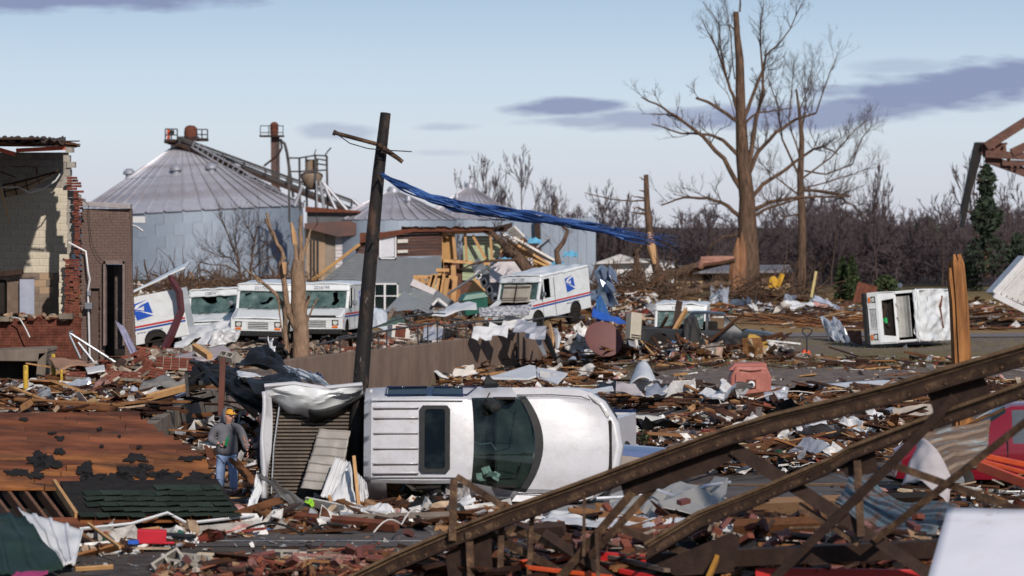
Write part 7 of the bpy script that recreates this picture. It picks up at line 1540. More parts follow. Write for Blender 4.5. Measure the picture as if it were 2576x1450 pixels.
plank_thing('second orange plank just above the long sloping one', W(470,970,66), W(508,957,66.5), .08, .1, m_lumber)
plank_thing('red brown wooden post standing in the ramp behind the man', W(556,1045,62), W(561,900,62), .12, .14, M('red_brown_post', (.13,.04,.024), (.075,.027,.018), sc=4, st=(1,1,.3)), name='post', cat='post')
plank_thing('black steel post standing on the end of the ramp wall', W(473,998,62.5), W(468,940,62.5), .07, .07, m_rail, name='post', cat='post')
plank_thing('black steel stub post beside the black membrane', W(506,968,62.8), W(505,958,62.8), .09, .09, m_rail, name='post', cat='post')
plank_thing('tan timber lying over the rubble above the membrane', W(528,898,71), W(490,872,72), .14, .14, m_lumber)
plank_thing('black pipe poking left out of the membrane', W(530,921,68), W(480,910,68.5), .1, .1, m_rail, name='pipe', cat='pipe')
plank_thing('blue pipe lying on top of the ramp wall', W(442,1000,63), W(466,990,64), .06, .06, m_bglass, name='pipe', cat='pipe')
plank_thing('orange red bar lying under the black van bumper', W(580,885,94), W(655,881,94), .08, .1, m_orange, name='bar', cat='bar')
# black membrane: three draped folds
sheet('roof_membrane', 'black membrane hanging over the ramp wall behind the man', 'membrane', [W(652,1062,60),W(700,1022,60),W(612,948,65.5),W(498,928,66)], m_tarp, 40, 30, .22, 11, fr=4, smooth=60, edge=.05)
sheet('roof_membrane', 'black membrane fold spread left above the long orange plank', 'membrane', [W(472,968,65),W(612,985,63),W(600,925,67),W(500,928,67)], m_tarp, 34, 20, .2, 12, fr=4, smooth=60, edge=.06)
sheet('roof_membrane', 'smooth black membrane fold arched before the trunk of the broken tree', 'membrane', [W(592,928,66),W(750,968,62.5),W(700,902,67.5),W(632,896,68)], m_tarp, 36, 22, .16, 13, fr=3, smooth=60, bend=.2)
sheet('roof_membrane', 'black membrane sagging between white metal and the truck bed', 'membrane', [W(655,1010,58),W(770,978,57),W(745,955,62),W(615,960,62)], m_tarp, 30, 18, .25, 14, fr=3, smooth=60)
sheet('torn_metal', 'torn white panel lying in the black membrane', 'metal sheet', [W(600,952,62.8),W(655,950,62.6),W(672,955,63.2),W(594,931,64)], m_sheetw, amp=.05, seed=15, edge=.08)
sheet('torn_metal', 'long white crushed metal strip sloping down to the truck bed', 'metal sheet', [W(745,958,60.5),W(842,978,56),W(800,945,59),W(718,920,63)], m_white, 30, 10, .16, 16, fr=5, edge=.08)
sheet('torn_metal', 'navy blue torn car panel at the foot of the broken tree', 'metal sheet', [W(770,948,63),W(815,958,62),W(808,946,63),W(778,938,64)], m_bglass, amp=.08, seed=17)
b = MB(); o_ = W(700,880,70)
for k in range(5): b.grid(lambda u, v: W(668+k*9+14*v+14*noise.noise((u*3,k,1)), 918-(62-6*abs(k-2))*u+6*noise.noise((u*4,k,7)), 70-.3*k)+Vector((0,.3*noise.noise((u*4,v*3,k)),0))-o_, 10, 3)
tag(b.build('car_wreckage', m_tarp, loc=o_, solid=.02, smooth=40), 'upright tangle of torn black sheet beside the broken tree trunk', 'wreckage')
sheet('torn_metal', 'white torn hinge arm standing in the black tangle', 'metal piece', [W(684,900,69),W(700,905,69),W(690,858,69.5),W(672,856,69.5)], m_white, amp=.12, seed=18, edge=.15)
# sheets on and round the white truck
GRP = 'ribbed metal sheets leaning on the truck bed'
sheet('corrugated_sheet', 'greyish ribbed sheet lying across the truck bed floor', 'metal sheet', [W(757,1231,45.0),W(852,1240,44.9),W(882,1086,45.5),W(803,1081,45.6)], M('dirty_white_roofing', (.34,.31,.285), (.25,.225,.2), sc=2, ro=.5, dirt=((.12,.09,.07),.55,.72,4,.6)), 14, 40, .02, 21, ridges=7, rdir='v', group=GRP, smooth=30)
sheet('corrugated_sheet', 'narrow white ribbed sheet leaning diagonally before the bed', 'metal sheet', [W(806,1252,44.4),W(851,1258,44.4),W(880,1166,44.9),W(844,1152,44.9)], m_sheetw, 40, 14, .02, 22, ridges=4, group=GRP, smooth=30)
sheet('corrugated_sheet', 'white bent sheet standing at the pole foot', 'metal sheet', [W(822,1276,44.0),W(898,1288,44.0),W(880,1162,44.7),W(862,1200,44.6)], m_sheetw, 14, 14, .07, 23, group=GRP)
sheet('corrugated_sheet', 'white ribbed sheet corner right of the wooden stake', 'metal sheet', [W(903,1280,43.9),W(928,1250,44.0),W(922,1216,44.3),W(899,1190,44.4)], m_sheetw, 40, 10, .03, 24, ridges=4, group=GRP, smooth=30)
plank_thing('splintered wooden stake standing before the leaning pole', W(904,1290,43.7), W(890,1150,44.2), .05, .085, m_lumber, name='stake', cat='stake')
plank_thing('short brown stick leaning on the white bent sheet', W(838,1288,43.6), W(828,1250,43.8), .05, .08, m_plank, name='stick', cat='stick')
sheet('torn_metal', 'pointed white fender piece standing left of the truck bed', 'metal piece', [W(614,1303,43.6),W(640,1290,43.6),W(662,1228,44.2),W(648,1196,44.4)], m_white, amp=.05, seed=25)
sheet('torn_metal', 'twisted grey metal strip in front of the truck bed', 'metal piece', [W(735,1290,43.4),W(806,1298,43.3),W(690,1215,44.2),W(650,1197,44.4)], M('dirty_grey_metal', (.30,.275,.25), (.12,.105,.09), sc=3, ro=.4, me=.5), 24, 8, .09, 26, fr=4)
sheet('cloth', 'bright green cloth scrap in front of the truck bed', 'cloth', [W(766,1270,43.4),W(790,1272,43.4),W(786,1261,43.8),W(770,1258,43.8)], M('lime_cloth', (.28,.55,.03), (.2,.42,.02)), amp=.05, seed=27)
plank_thing('long pale edged board in front of the truck, sloping right', W(772,1262,44), W(975,1303,42.4), .04, .14, m_board)
plank_thing('dark red brown beam on the asphalt before the truck', W(745,1302,42.4), W(998,1325,41.4), .12, .12, m_rustred, name='beam', cat='beam')
plank_thing('weathered grey beam lying along the street below the cab', W(845,1312,42.2), W(1130,1303,42.6), .14, .14, m_conc, name='beam', cat='beam')
sheet('cardboard', 'brown crumpled cardboard beside the pole foot', 'cardboard', [W(905,1296,43),W(972,1298,43),W(960,1266,44),W(918,1264,44)], M('cardboard', (.30,.16,.08), (.22,.115,.055), sc=3), amp=.06, seed=28)
b = MB(); b.rev([(.035,-.09),(.05,.085),(.052,.09),(.046,.09),(.032,-.085)], n=14, axis='X', cap=False); tag(b.build('paper_cup', m_sheetw, loc=W(1178,1273,44), smooth=40), 'white paper cup under the truck cab', 'cup')
b = MB(); b.rev([(.02,-.06),(.033,-.05),(.033,.05),(.02,.06)], n=14, axis='X'); tag(b.build('drink_can', M('blue_can', (.03,.22,.45), ro=.3), loc=W(1058,1293,43), smooth=40), 'small blue can on the street under the truck cab', 'can')
sheet('plastic_sheet', 'clear pale plastic crumpled under the front of the cab', 'plastic sheet', [W(1115,1268,44.3),W(1185,1262,44.3),W(1178,1215,44.9),W(1125,1222,44.9)], M('cloudy_plastic', (.30,.28,.27), (.2,.185,.18), sc=4, ro=.25), amp=.12, seed=29, fr=4)
sheet('plastic_sheet', 'black plastic heap under the cab', 'plastic sheet', [W(1020,1290,43.4),W(1140,1296,43.4),W(1130,1255,44.5),W(1045,1262,44.5)], m_tarp, 24, 14, .12, 30, fr=5)
m_crush = M('crushed_grey_sheet', (.33,.315,.295), (.25,.235,.22), sc=1.5, ro=.42, me=.25, bump=.05, dirt=((.12,.1,.085),.58,.75,3,.5))
def facet(name, label, cat, P, mat, nu, nv, amp, seed, solid=.012):
    P = [Vector(p) for p in P]; o = sum(P, Vector())/4; nrm = (P[1]-P[0]).cross(P[3]-P[0]).normalized(); R_ = random.Random(seed); hh = {}
    def fn(u, v):
        i, j = round(u*nu), round(v*nv); ju = (R_.uniform(-.35,.35)/nu if 0 < i < nu else 0); jv = (R_.uniform(-.35,.35)/nv if 0 < j < nv else 0)
        uu, vv = u+ju, v+jv; return (P[0]*(1-uu)+P[1]*uu)*(1-vv)+(P[3]*(1-uu)+P[2]*uu)*vv+nrm*R_.uniform(-amp,amp)-o
    m = MB(); m.grid(fn, nu, nv); return tag(m.build(name, mat, loc=o, solid=solid), label, cat)
facet('crushed_sheet', 'large crushed grey metal sheet on the street under the truss', 'metal sheet', [W(1500,1308,41.4),W(1810,1300,41.6),W(1836,1212,44.2),W(1545,1238,43.4)], m_crush, 9, 5, .16, 3)
facet('crushed_sheet', 'long folded grey metal sheet below the crushed one', 'metal sheet', [W(1380,1320,40.8),W(1700,1316,41),W(1680,1286,41.8),W(1400,1270,42.4)], m_crush, 10, 2, .10, 5)
b = MB(); q_ = W(1640,1232,42.9); b.tube([W(1500,1255,42.6)-q_,W(1590,1250,42.7)-q_,W(1655,1234,42.9)-q_,W(1700,1250,42.7)-q_,W(1780,1222,43.4)-q_,W(1836,1214,43.9)-q_], .03, 6); tag(b.build('metal_trim', m_alu, loc=q_, smooth=50), 'bent bright trim along the crushed grey sheet', 'metal trim')
sheet('membrane', 'white roofing membrane spread on the rubble below the truss', 'membrane', [W(1362,1322,40.2),W(1700,1348,38.6),W(1690,1312,40.4),W(1390,1292,41)], m_sheetw, 36, 14, .09, 33, fr=5, smooth=60, edge=.05)
sheet('membrane', 'white membrane scrap beside the brick lump under the truss', 'membrane', [W(1690,1328,39),W(1800,1322,39),W(1790,1304,39.8),W(1700,1306,39.8)], m_sheetw, amp=.05, seed=34)
# mid lot
pb = thing('utility_box', 'pinkish red steel box with a round white valve on its face', 'utility box', G(1886,1008)); 
m_pink = M('faded_red_paint', (.36,.115,.085), (.29,.09,.068), sc=2.5, ro=.55, bump=.08, dirt=[((.44,.22,.16),.55,.7,2.5,.6),((.10,.05,.04),.64,.72,9,.7)])
b = MB(); b.poly([(-.50,-.42,0),(.50,-.42,0),(.52,-.42,.62),(.40,-.42,.88),(-.40,-.42,.88),(-.52,-.42,.62)], (0,.85,0)); b.build('body', m_pink, pb, bevel=.05)
b = MB(); b.poly([(-.40,-.48,.03),(.38,-.48,.03),(.38,-.48,.72),(.24,-.48,.80),(-.24,-.48,.80),(-.40,-.48,.70)], (0,.10,0)); b.build('front_plate', m_pink, pb, bevel=.02)
b = MB(); b.poly([(-.58,-.3,.78),(.42,-.36,.86),(.40,-.25,.97),(-.40,-.2,.96)], (0,.6,.0)); b.build('lid', m_pink, pb, bevel=.03); b = MB(); b.tube([(-.26,-.5,.82),(0,-.52,.80),(.26,-.5,.82)], .03, 6); b.build('handle', m_pink, pb)
b = MB(); b.box((0,-.485,.44),(.24,.02,.24)); b.build('valve_plate', m_rustred, pb); b = MB(); b.rev([(.04,-.06),(.09,-.05),(.09,0),(.04,.0)], (0,-.50,.44), 16, axis='Y', cap=False); b.build('valve_ring', m_sheetw, pb, smooth=40); b = MB(); b.rev([(.045,-.03),(.04,.0)], (0,-.50,.44), 12, axis='Y'); b.build('valve_core', m_dark, pb)
GZd = lambda x, y, dz=0: G(x, y, dz)
sheet('curved_sheet', 'domed white sheet standing up in the lot right of the truck hood', 'metal sheet', [W(1580,975,77),W(1658,972,77),W(1640,935,79),W(1600,926,79.5)], m_sheetw, 20, 14, .03, 41, bend=.25, smooth=60)
sheet('curved_sheet', 'pinkish white torn sheet lying before the domed sheet', 'metal sheet', [W(1528,985,75),W(1622,1002,73),W(1600,970,76),W(1530,958,77)], M('pinkish_white_panel', (.55,.48,.46), (.47,.41,.39), sc=2, dirt=((.15,.1,.08),.58,.7,4,.7)), amp=.06, seed=42, edge=.06)
sheet('curved_sheet', 'white sliver of sheet by the truck bumper', 'metal sheet', [W(1466,990,70),W(1545,985,71),W(1540,972,72),W(1475,984,71)], m_sheetw, amp=.04, seed=43)
sheet('black_sheet', 'black rubber scrap beside the pinkish white sheet', 'rubber sheet', [W(1500,985,73),W(1548,992,72.5),W(1550,962,75),W(1510,968,75)], m_tarp, amp=.1, seed=44)
sheet('grey_sheet', 'grey crumpled metal under the domed sheet', 'metal sheet', [W(1620,1002,73.5),W(1680,1000,73.6),W(1678,972,75.6),W(1628,975,75.6)], m_galv, amp=.1, seed=45)
cr = thing('wire_crate', 'white wire crate lying in the boards left of the red box', 'crate', W(1720,985,75.5)); 
for pts in ([(1692,985),(1694,961)],[(1749,985),(1747,959)],[(1692,961),(1748,959)],[(1691,985),(1750,986)],[(1712,985),(1708,962)],[(1722,985),(1722,961)],[(1735,985),(1738,960)],[(1700,962),(1715,985)],[(1728,960),(1745,984)],[(1750,985),(1762,972)]): b = MB(); b.tube([W(*p, 75.5)-Vector(cr.location) for p in pts], .028, 5); b.build('wire', m_board, cr)
b = MB(); b.box(W(1745,975,76.4)-Vector(cr.location), (.5,.3,.4)); b.build('dark_side', m_rustd, cr)
wd = thing('door_panel', 'white panelled door bent and lying at the end of the retaining wall', 'door', W(1330, 950, 81))
def DPn(x, y, d=81): return W(x, y, d)-Vector(wd.location)
b = MB(); b.poly([DPn(1210,955,82),DPn(1247,949,82.3),DPn(1332,923,83.5),DPn(1347,926,83.4),DPn(1350,950,81.6),DPn(1330,957,81.2)], (0,.05,.06)); b.build('panel', m_sheetw, wd, bevel=.01)
b = MB(); b.poly([DPn(1350,928,83.2),DPn(1428,943,81.6),DPn(1402,969,80.3),DPn(1352,952,81.5)], (0,.05,.05)); b.build('panel', m_sheetw, wd, bevel=.01)
for P4 in ([(1358,934),(1385,939),(1380,956),(1358,949)],[(1392,941),(1418,946),(1402,962),(1388,957)]): b = MB(); b.poly([DPn(x,y,82.0-(y-934)*.04) for x, y in P4], (0,-.03,.02)); b.build('inset', m_board, wd)
b = MB(); b.rev([(.02,-.03),(.5,-.025),(.68,0),(.68,.05),(.02,.05)], n=36, axis='Y'); o = b.build('round_table_top', M('maroon_board', (.13,.035,.03), (.095,.028,.025), sc=2, ro=.6), loc=W(1519,853,97), smooth=30, rot=(RD(-25),RD(38),RD(-18))); tag(o, 'large maroon round board leaning in the debris below the mail van', 'round board'); o.scale = (1,1,.85)
fb = thing('filing_cabinet', 'beige box unit standing on end right of the maroon round board', 'cabinet', W(1592,850,96), e3(-8,8,25)); b = MB(); b.box((0,0,.38),(.42,.4,.92)); b.build('body', M('beige_enamel', (.42,.37,.29), (.35,.31,.24), sc=3, ro=.5), fb, bevel=.03)
for z in (-.02,.06): b = MB(); b.box((0,-.215,z),(.34,.03,.03)); b.build('slot', m_dark, fb)
b = MB(); b.cyl((.02,-.2,-.1),(.05,-.25,-.38),.06,8); b.build('pipe_stub', m_board, fb, smooth=40)
m_btent = M('bright_blue_plastic', (.02,.11,.50), (.015,.08,.38), ro=.45)
sheet('plastic_screen', 'tall blue plastic panel standing right of the mail van with open hood', 'plastic panel', [W(1500,812,102),W(1538,800,102),W(1510,740,103),W(1500,752,103)], M('steel_blue_panel', (.04,.12,.30), (.03,.09,.23), ro=.4), amp=.03, seed=51)
sheet('plastic_screen', 'bright blue plastic sheet lying at the foot of the blue panel', 'plastic panel', [W(1488,800,101.5),W(1580,820,99.5),W(1560,802,101.5),W(1492,776,103)], m_btent, amp=.06, seed=52)
facet('twisted_metal', 'shiny twisted metal sheet between the mail van and the snag', 'metal sheet', [W(1480,760,114),W(1545,752,113),W(1540,672,115),W(1512,664,116)], M('blue_grey_torn_metal', (.30,.36,.45), (.14,.17,.23), sc=2, ro=.3, me=.6), 6, 7, .4, 7)
facet('twisted_metal', 'white crumpled metal sheet at the left foot of the tall tree', 'metal sheet', [W(1782,772,160),W(1832,765,160),W(1833,719,162),W(1790,722,162)], m_alu, 5, 5, .35, 8)
facet('twisted_metal', 'dark silver corrugated sheets heaped at the right foot of the tall tree', 'metal sheet', [W(1800,790,150),W(1940,782,150),W(1900,752,156),W(1850,755,156)], M('dark_silver_sheet', (.20,.22,.26), (.10,.11,.135), sc=2, ro=.35, me=.6), 10, 3, .3, 9)
facet('twisted_metal', 'pale crumpled sheet on the grass right of the tall tree', 'metal sheet', [W(1890,786,149),W(1945,784,149),W(1935,762,152),W(1900,764,152)], m_sheetw, 4, 3, .25, 10)
facet('foil_sheet', 'silvery crumpled sheet on the grass left of the overturned van', 'metal sheet', [W(2085,855,109),W(2145,862,108),W(2110,806,111),W(2065,803,111)], m_alu, 8, 8, .22, 11)
sheet('rust_panel', 'dark red rusty panel against the bumper of the overturned van', 'metal panel', [W(2140,862,106),W(2170,868,105.6),W(2166,832,106.6),W(2130,833,107)], m_rustred, amp=.04, seed=53)
sheet('foam_block', 'yellow insulation foam lying on the nose of the black pickup', 'foam', [W(1875,862,96.6),W(1930,880,96.4),W(1925,850,97),W(1885,842,97)], M('yellow_foam', (.45,.26,.05), (.36,.2,.035), sc=5, ro=.95), amp=.07, seed=54, solid=.14)
sheet('foam_block', 'second yellow foam slab below the bumper of the black pickup', 'foam', [W(1890,890,96),W(1938,882,96),W(1930,862,96.4),W(1888,866,96.4)], bpy.data.materials['yellow_foam'], amp=.06, seed=55, solid=.1)
sheet('black_sheet', 'black cloth draped from the window of the black pickup to the ground', 'cloth', [W(1722,895,96.2),W(1786,896,96),W(1752,800,97),W(1720,804,97.2)], M('black_cloth', (.035,.031,.029), (.022,.02,.019), sc=4, ro=.9), 24, 20, .10, 56, fr=4)
sheet('burnt_board', 'black notched board standing before the half buried mail van', 'board', [W(1692,820,99.8),W(1706,822,99.8),W(1717,760,100),W(1702,756,100)], m_rustd, amp=.01, seed=57, solid=.05)
plank_thing('orange brown plank leaning across the bed of the black pickup', W(1694,836,97.4), W(1726,780,98), .1, .2, m_lumber)
plank_thing('red brown plank standing before the black pickup bed', W(1726,908,95.5), W(1702,842,96.4), .1, .14, m_plank)
plank_thing('thin pole leaning up from the black pickup nose', W(1786,858,96.2), W(1870,790,97), .06, .08, m_plank)
plank_thing('long brown board sloping over the yellow foam', W(1760,900,95.3), W(1968,842,96.8), .1, .16, m_plank)
bm_ = thing('broom', 'broom with a pale handle and teal bristles at the edge of the debris', 'broom', W(1655,908,95)); b = MB(); b.tube([Vector((0,0,.05)), W(1612,858,95.4)-Vector(bm_.location)], .03, 6); b.build('handle', m_lumber, bm_); b = MB(); b.poly([(-.05,0,.1),(.1,0,.1),(.3,0,-.05),(-.2,0,-.05)], (0,.08,0)); b.build('bristles', M('teal_bristles', (.16,.27,.24), (.1,.18,.16), sc=9), bm_)
sheet('blue_mat', 'flat bright blue box lid lying on the gravel right of the black pickup', 'lid', [G(1934,899),G(1990,898),G(1992,886,.1),G(1938,884,.1)], m_btent, amp=.01, seed=58, solid=.08)
sheet('blue_mat', 'grey tray lying on the blue lid', 'tray', [G(1962,888,.12),G(2000,889,.12),G(1998,878,.3),G(1960,874,.34)], m_galv, amp=.01, seed=59, solid=.03)
sv = thing('jack_handle', 'upright dark loop handle on an orange red base beside the blue lid', 'hand truck', G(2028,898)); b = MB(); hx = lambda x, y: W(x, y, G(2028,898).y)-Vector(sv.location)
b.tube([hx(2030,885),hx(2030,848),hx(2020,838),hx(2018,829),hx(2026,826),hx(2036,826),hx(2043,830),hx(2041,838),hx(2030,848)], .035, 6); b.build('handle', m_rail, sv, smooth=50); b = MB(); b.poly([hx(2014,897),hx(2042,898),hx(2038,884),hx(2028,878),hx(2020,882)], (0,.3,0)); b.build('base', M('orange_red_plastic', (.60,.09,.03), (.5,.07,.025)), sv, bevel=.02)
sheet('sign_sheet', 'long white sheet with blue marks lying on the far grass', 'banner', [W(2040,758,150),W(2122,784,141),W(2105,770,145),W(2050,744,156)], M('white_blue_print', (.62,.62,.66), (.60,.60,.64), sc=2, dirt=((.05,.08,.30),.56,.60,5,.9)), amp=.1, seed=60)
plank_thing('thin pale yellow post standing on the far grass', W(2041,748,158), W(2053,683,158), .14, .14, M('pale_yellow_post', (.50,.40,.18), (.42,.33,.14)), name='post', cat='post')
sheet('rust_panel', 'leaning rusty brown gate right of the green thujas', 'gate', [W(2145,762,160),W(2196,764,160),W(2208,722,161),W(2158,710,161)], m_rustred, 30, 12, .03, 61, ridges=5, solid=.05)
yl = thing('yellow_loader', 'small yellow machine part in the branches right of the tall tree', 'machine', W(1945,728,163)); b = MB(); b.poly([W(1932,724,163)-Vector(yl.location),W(1955,726,163)-Vector(yl.location),W(1958,705,163)-Vector(yl.location),W(1948,694,163)-Vector(yl.location),W(1936,700,163)-Vector(yl.location)], (0,.6,0)); b.build('hood', M('machine_yellow', (.55,.30,.02), (.45,.24,.02)), yl, bevel=.05); b = MB(); b.beam(W(1957,722,163)-Vector(yl.location), W(1968,690,163.2)-Vector(yl.location), .2, .2); b.build('arm', bpy.data.materials['machine_yellow'], yl)
# behind the railing
sheet('flecked_sheet', 'long white and grey flecked panel lying behind the railing', 'panel', [W(1206,798,98.5),W(1330,792,99.5),W(1338,768,100.2),W(1204,776,99)], M('flecked_white_panel', (.42,.41,.43), (.36,.35,.37), sc=1, dirt=((.07,.075,.09),.46,.56,9,.85)), amp=.02, seed=71, solid=.06)
sheet('curved_sheet', 'white curved sheet behind the railing before the wrecked house', 'metal sheet', [W(1085,800,104),W(1200,776,106),W(1195,760,109),W(1130,768,108)], m_sheetw, amp=.1, seed=72)
sheet('green_sheet', 'dark green metal sheet lying behind the railing', 'metal sheet', [W(952,826,94.6),W(1020,812,96),W(1010,800,97.4),W(985,802,97)], M('mid_green_panel', (.06,.11,.075), (.045,.085,.058), sc=3), amp=.08, seed=73)
ub = thing('overturned_box', 'pale and maroon cabinet lying behind the railing', 'cabinet', W(1002,842,94), e3(0,6,20)); b = MB(); b.box((0,0,.1),(.62,.5,.42)); b.build('body', m_board, ub, bevel=.01); b = MB(); b.box((-.02,-.26,.1),(.35,.02,.36)); b.build('door', m_brickred, ub)
sheet('car_hood', 'white dented car hood behind the leaning pole', 'car hood', [W(935,828,104),W(975,840,103),W(975,790,106),W(935,776,106)], m_white, amp=.08, seed=74, bend=.15)
for i, (x, y, d, s_) in enumerate(((1290,812,99,.5),(1320,822,98,.5),(1250,830,97,.45),(1345,835,99,.4),(1210,838,96,.4),(1085,838,95,.35))):
    facet('torn_metal', ['white torn sheet hanging on the railing below the van bumper','grey torn sheet caught in the railing under the van','pale curled sheet right of the railing gap','ragged white sheet on the wall top under the van wheel','curled pale sheet behind the railing middle','small white scrap behind the railing by the white curved sheet'][i], 'metal sheet', [W(x-30*s_*2,y+14,d),W(x+26,y+18,d),W(x+30,y-12,d+.6),W(x-18,y-16,d+.6)], [m_sheetw, m_galv][i % 2], 4, 3, .07, 80+i)
for i, (x0,y0,x1,y1,w_,mt) in enumerate(((1320,808,1372,895,.13,m_alu),(1345,810,1398,905,.16,m_tarp),(1383,815,1388,895,.08,m_rawwood),(1398,830,1402,878,.11,m_sheetw),(1290,850,1300,900,.06,m_rustd))):
    d0 = 101+i*.3; q = MB(); o_ = W(x0,y0,d0); q.tube([Vector(), W((x0+x1)/2+4,(y0+y1)/2-6,d0-1.2)-o_, W(x1,y1,d0-2)-o_], [w_*.6,w_,w_*.5], 4)
    tag(q.build('hanging_strip', mt, loc=o_), ['long silver strip hanging over the retaining wall below the van','long black strip hanging over the retaining wall below the van','splintered brown strip hanging on the wall end','white rag hanging on the wall end','short dark strip hanging on the wall below the railing'][i], 'strip')
# white board and plant behind truck bumper
sheet('foam_slab', 'speckled white foam panel standing behind the silver pickup', 'foam panel', [W(1592,1090,66),W(1660,1095,66),W(1664,1050,67),W(1592,1045,67)], M('speckled_white', (.56,.54,.50), (.42,.39,.34), sc=14, ro=.9), amp=.01, seed=90, solid=.06)
conifer('small dark shrub with red leaves before the white foam panel', 1617, 1112, 1084, 62, 46, 12, 260, M('dark_red_shrub', (1,1,1), pal=[((.04,.055,.02),5),((.14,.03,.025),2)], isl=True, bump=0), 'bush', name='shrub', cat='shrub', leaf=.05)
# heap right of the truck
for i, (P4, mt, lab, nm) in enumerate((
    ([(1700,1080),(1800,1075),(1790,1062),(1715,1066)], m_sheetw, 'white torn board on top of the heap behind the truss', 'board'),
    ([(1655,1106),(1690,1110),(1692,1098),(1658,1084)], m_board, 'small white board at the left of the heap', 'board'),
    ([(1690,1120),(1770,1118),(1750,1085),(1720,1082)], M('brown_metal_sheet', (.14,.085,.07), (.09,.055,.048), sc=2, ro=.5), 'brown metal sheet lying in the heap', 'metal sheet'),
    ([(1885,1128),(1980,1112),(1978,1100),(1885,1112)], m_sheetw, 'white sheet under the tan boards right of the gusset', 'metal sheet'),
    ([(1978,1190),(2060,1175),(2050,1164),(1985,1170)], m_sheetw, 'white bent sheet beside the road under the lower chord', 'metal sheet'),
    ([(2025,1145),(2105,1140),(2100,1112),(2040,1118)], m_white, 'crumpled pale sheet between the two truss chords', 'metal sheet'),
    ([(2130,1060),(2240,1050),(2235,1030),(2150,1038)], m_sheetw, 'clean white siding sheet between the truss chords', 'siding'),
    ([(2240,1060),(2350,1045),(2345,1018),(2240,1030)], M('beige_siding', (.38,.32,.27), (.32,.27,.225), sc=2), 'beige siding sheet right of the white siding', 'siding'),
    ([(2045,1075),(2130,1068),(2125,1052),(2055,1058)], m_alu, 'crumpled silver foil between the truss chords', 'metal sheet'),
    ([(1860,1150),(1905,1146),(1902,1130),(1862,1136)], m_lumber, 'tan broken board right under the gusset', 'board'),
    ([(2020,1100),(2110,1096),(2100,1078),(2030,1082)], m_tarp, 'black sheet in the debris between the chords', 'membrane'),
    ([(2000,985),(2260,975),(2250,960),(2010,970)], m_sheetw, 'long torn white strip on the far side of the lot', 'metal sheet'),
    ([(1770,1010),(1835,1012),(1830,985),(1790,988)], M('pale_blue_cloth', (.30,.35,.45), (.23,.27,.36), sc=3), 'pale blue crumpled cloth left of the red box', 'cloth'),
    ([(1840,1022),(1905,1024),(1900,1016),(1850,1015)], M('grey_blue_sheet', (.32,.34,.38), (.25,.26,.3)), 'grey sheet on the asphalt below the red box', 'metal sheet'))):
    zl = .25 if i < 11 else .06
    P = [G(*P4[0], .02), G(*P4[1], .02), G(*P4[2], zl), G(*P4[3], zl)]
    sheet(nm.replace(' ', '_'), lab, nm, P, mt, amp=.05 if i not in (5,8) else .16, seed=100+i, fr=3.5, edge=.06)
plank_thing('long tan timber sloping up behind the truss near the heap', W(1822,1085,62), W(2000,1025,66), .12, .12, m_ply); plank_thing('tan board leaning under the upper chord', W(1890,1120,58), W(1965,1105,60), .1, .3, m_lumber); plank_thing('long dark timber lying on the street edge under the chord', W(1880,1170,53.4), W(1978,1172,53.4), .15, .2, m_plank)
plank_thing('broad tan timber lying across the street behind the lower chord', W(1890,1280,42.4), W(2330,1262,43), .16, .26, M('tan_timber', (.21,.115,.055), (.15,.08,.04), sc=3, st=(.3,1,1)), name='beam', cat='beam')
# foreground
gs = sheet('corrugated_sheet', 'dark green ribbed metal sheet at the bottom left corner', 'metal sheet', [W(-60,1460,35),W(160,1440,36),W(62,1302,38),W(-60,1296,38.2)], m_greenm, 40, 14, .06, 110, ridges=3, smooth=30, ramp_=.03)
sheet('corrugated_sheet', 'white ribbed metal sheet standing beside the dark green one', 'metal sheet', [W(152,1432,36.4),W(186,1428,36.6),W(208,1338,37.6),W(42,1284,38.6)], m_sheetw, 40, 16, .05, 111, ridges=4, smooth=30, ramp_=.03)
b = MB(); b.box((0,0,0),(.40,.12,.19)); tag(b.build('red_block', M('bright_red_foam', (.50,.012,.03), (.43,.01,.025), sc=5, ro=.8), loc=W(382,1350,39.2), bevel=.015, rot=e3(8,2,4)), 'bright red block in front of the roof fascia', 'block')
b = MB(); b.box((0,0,0),(.15,.06,.03)); tag(b.build('red_block', bpy.data.materials['bright_red_foam'], loc=W(425,1366,39), bevel=.01), 'small red scrap right of the bright red block', 'scrap')
b = MB(); b.box((0,0,0),(.14,.08,.05)); tag(b.build('blue_scrap', m_btent, loc=W(336,1364,39)), 'small blue scrap left of the bright red block', 'scrap')
plank_thing('thin tan stick sloping down before the red block', W(222,1318,38.8), W(302,1378,37.6), .03, .04, m_lumber, name='stick', cat='stick'); plank_thing('thin orange strip on the asphalt at the bottom left', W(190,1432,36), W(284,1426,36.2), .03, .05, m_lumber, name='stick', cat='stick')
plank_thing('brown splintered board under the roof fascia', W(270,1352,39.4), W(400,1336,40), .05, .12, m_lumber)
sheet('magenta_sheet', 'magenta edged scrap at the bottom left corner', 'scrap', [W(30,1452,35),W(120,1448,35),W(122,1436,35.6),W(40,1440,35.4)], M('magenta_paint', (.35,.03,.12), (.28,.025,.1)), amp=.02, seed=112)
sheet('white_slab', 'large plain white panel at the bottom right corner', 'panel', [W(2325,1490,28),W(2640,1500,28),W(2640,1290,29.4),W(2384,1284,29.6)], M('clean_white_panel', (.60,.59,.64), (.56,.55,.60), sc=1.5, ro=.5, bump=.04, dirt=[((.36,.31,.27),.58,.75,1.6,.5),((.22,.18,.15),.64,.70,7,.5)], st=(.5,1,1)), 12, 12, .008, 113, solid=.06)
m_teal = M('rusty_teal_roofing', (.125,.175,.20), (.09,.12,.14), sc=2, ro=.55, st=(.5,2,2), dirt=[((.13,.06,.032),.46,.60,2.2,.9)])
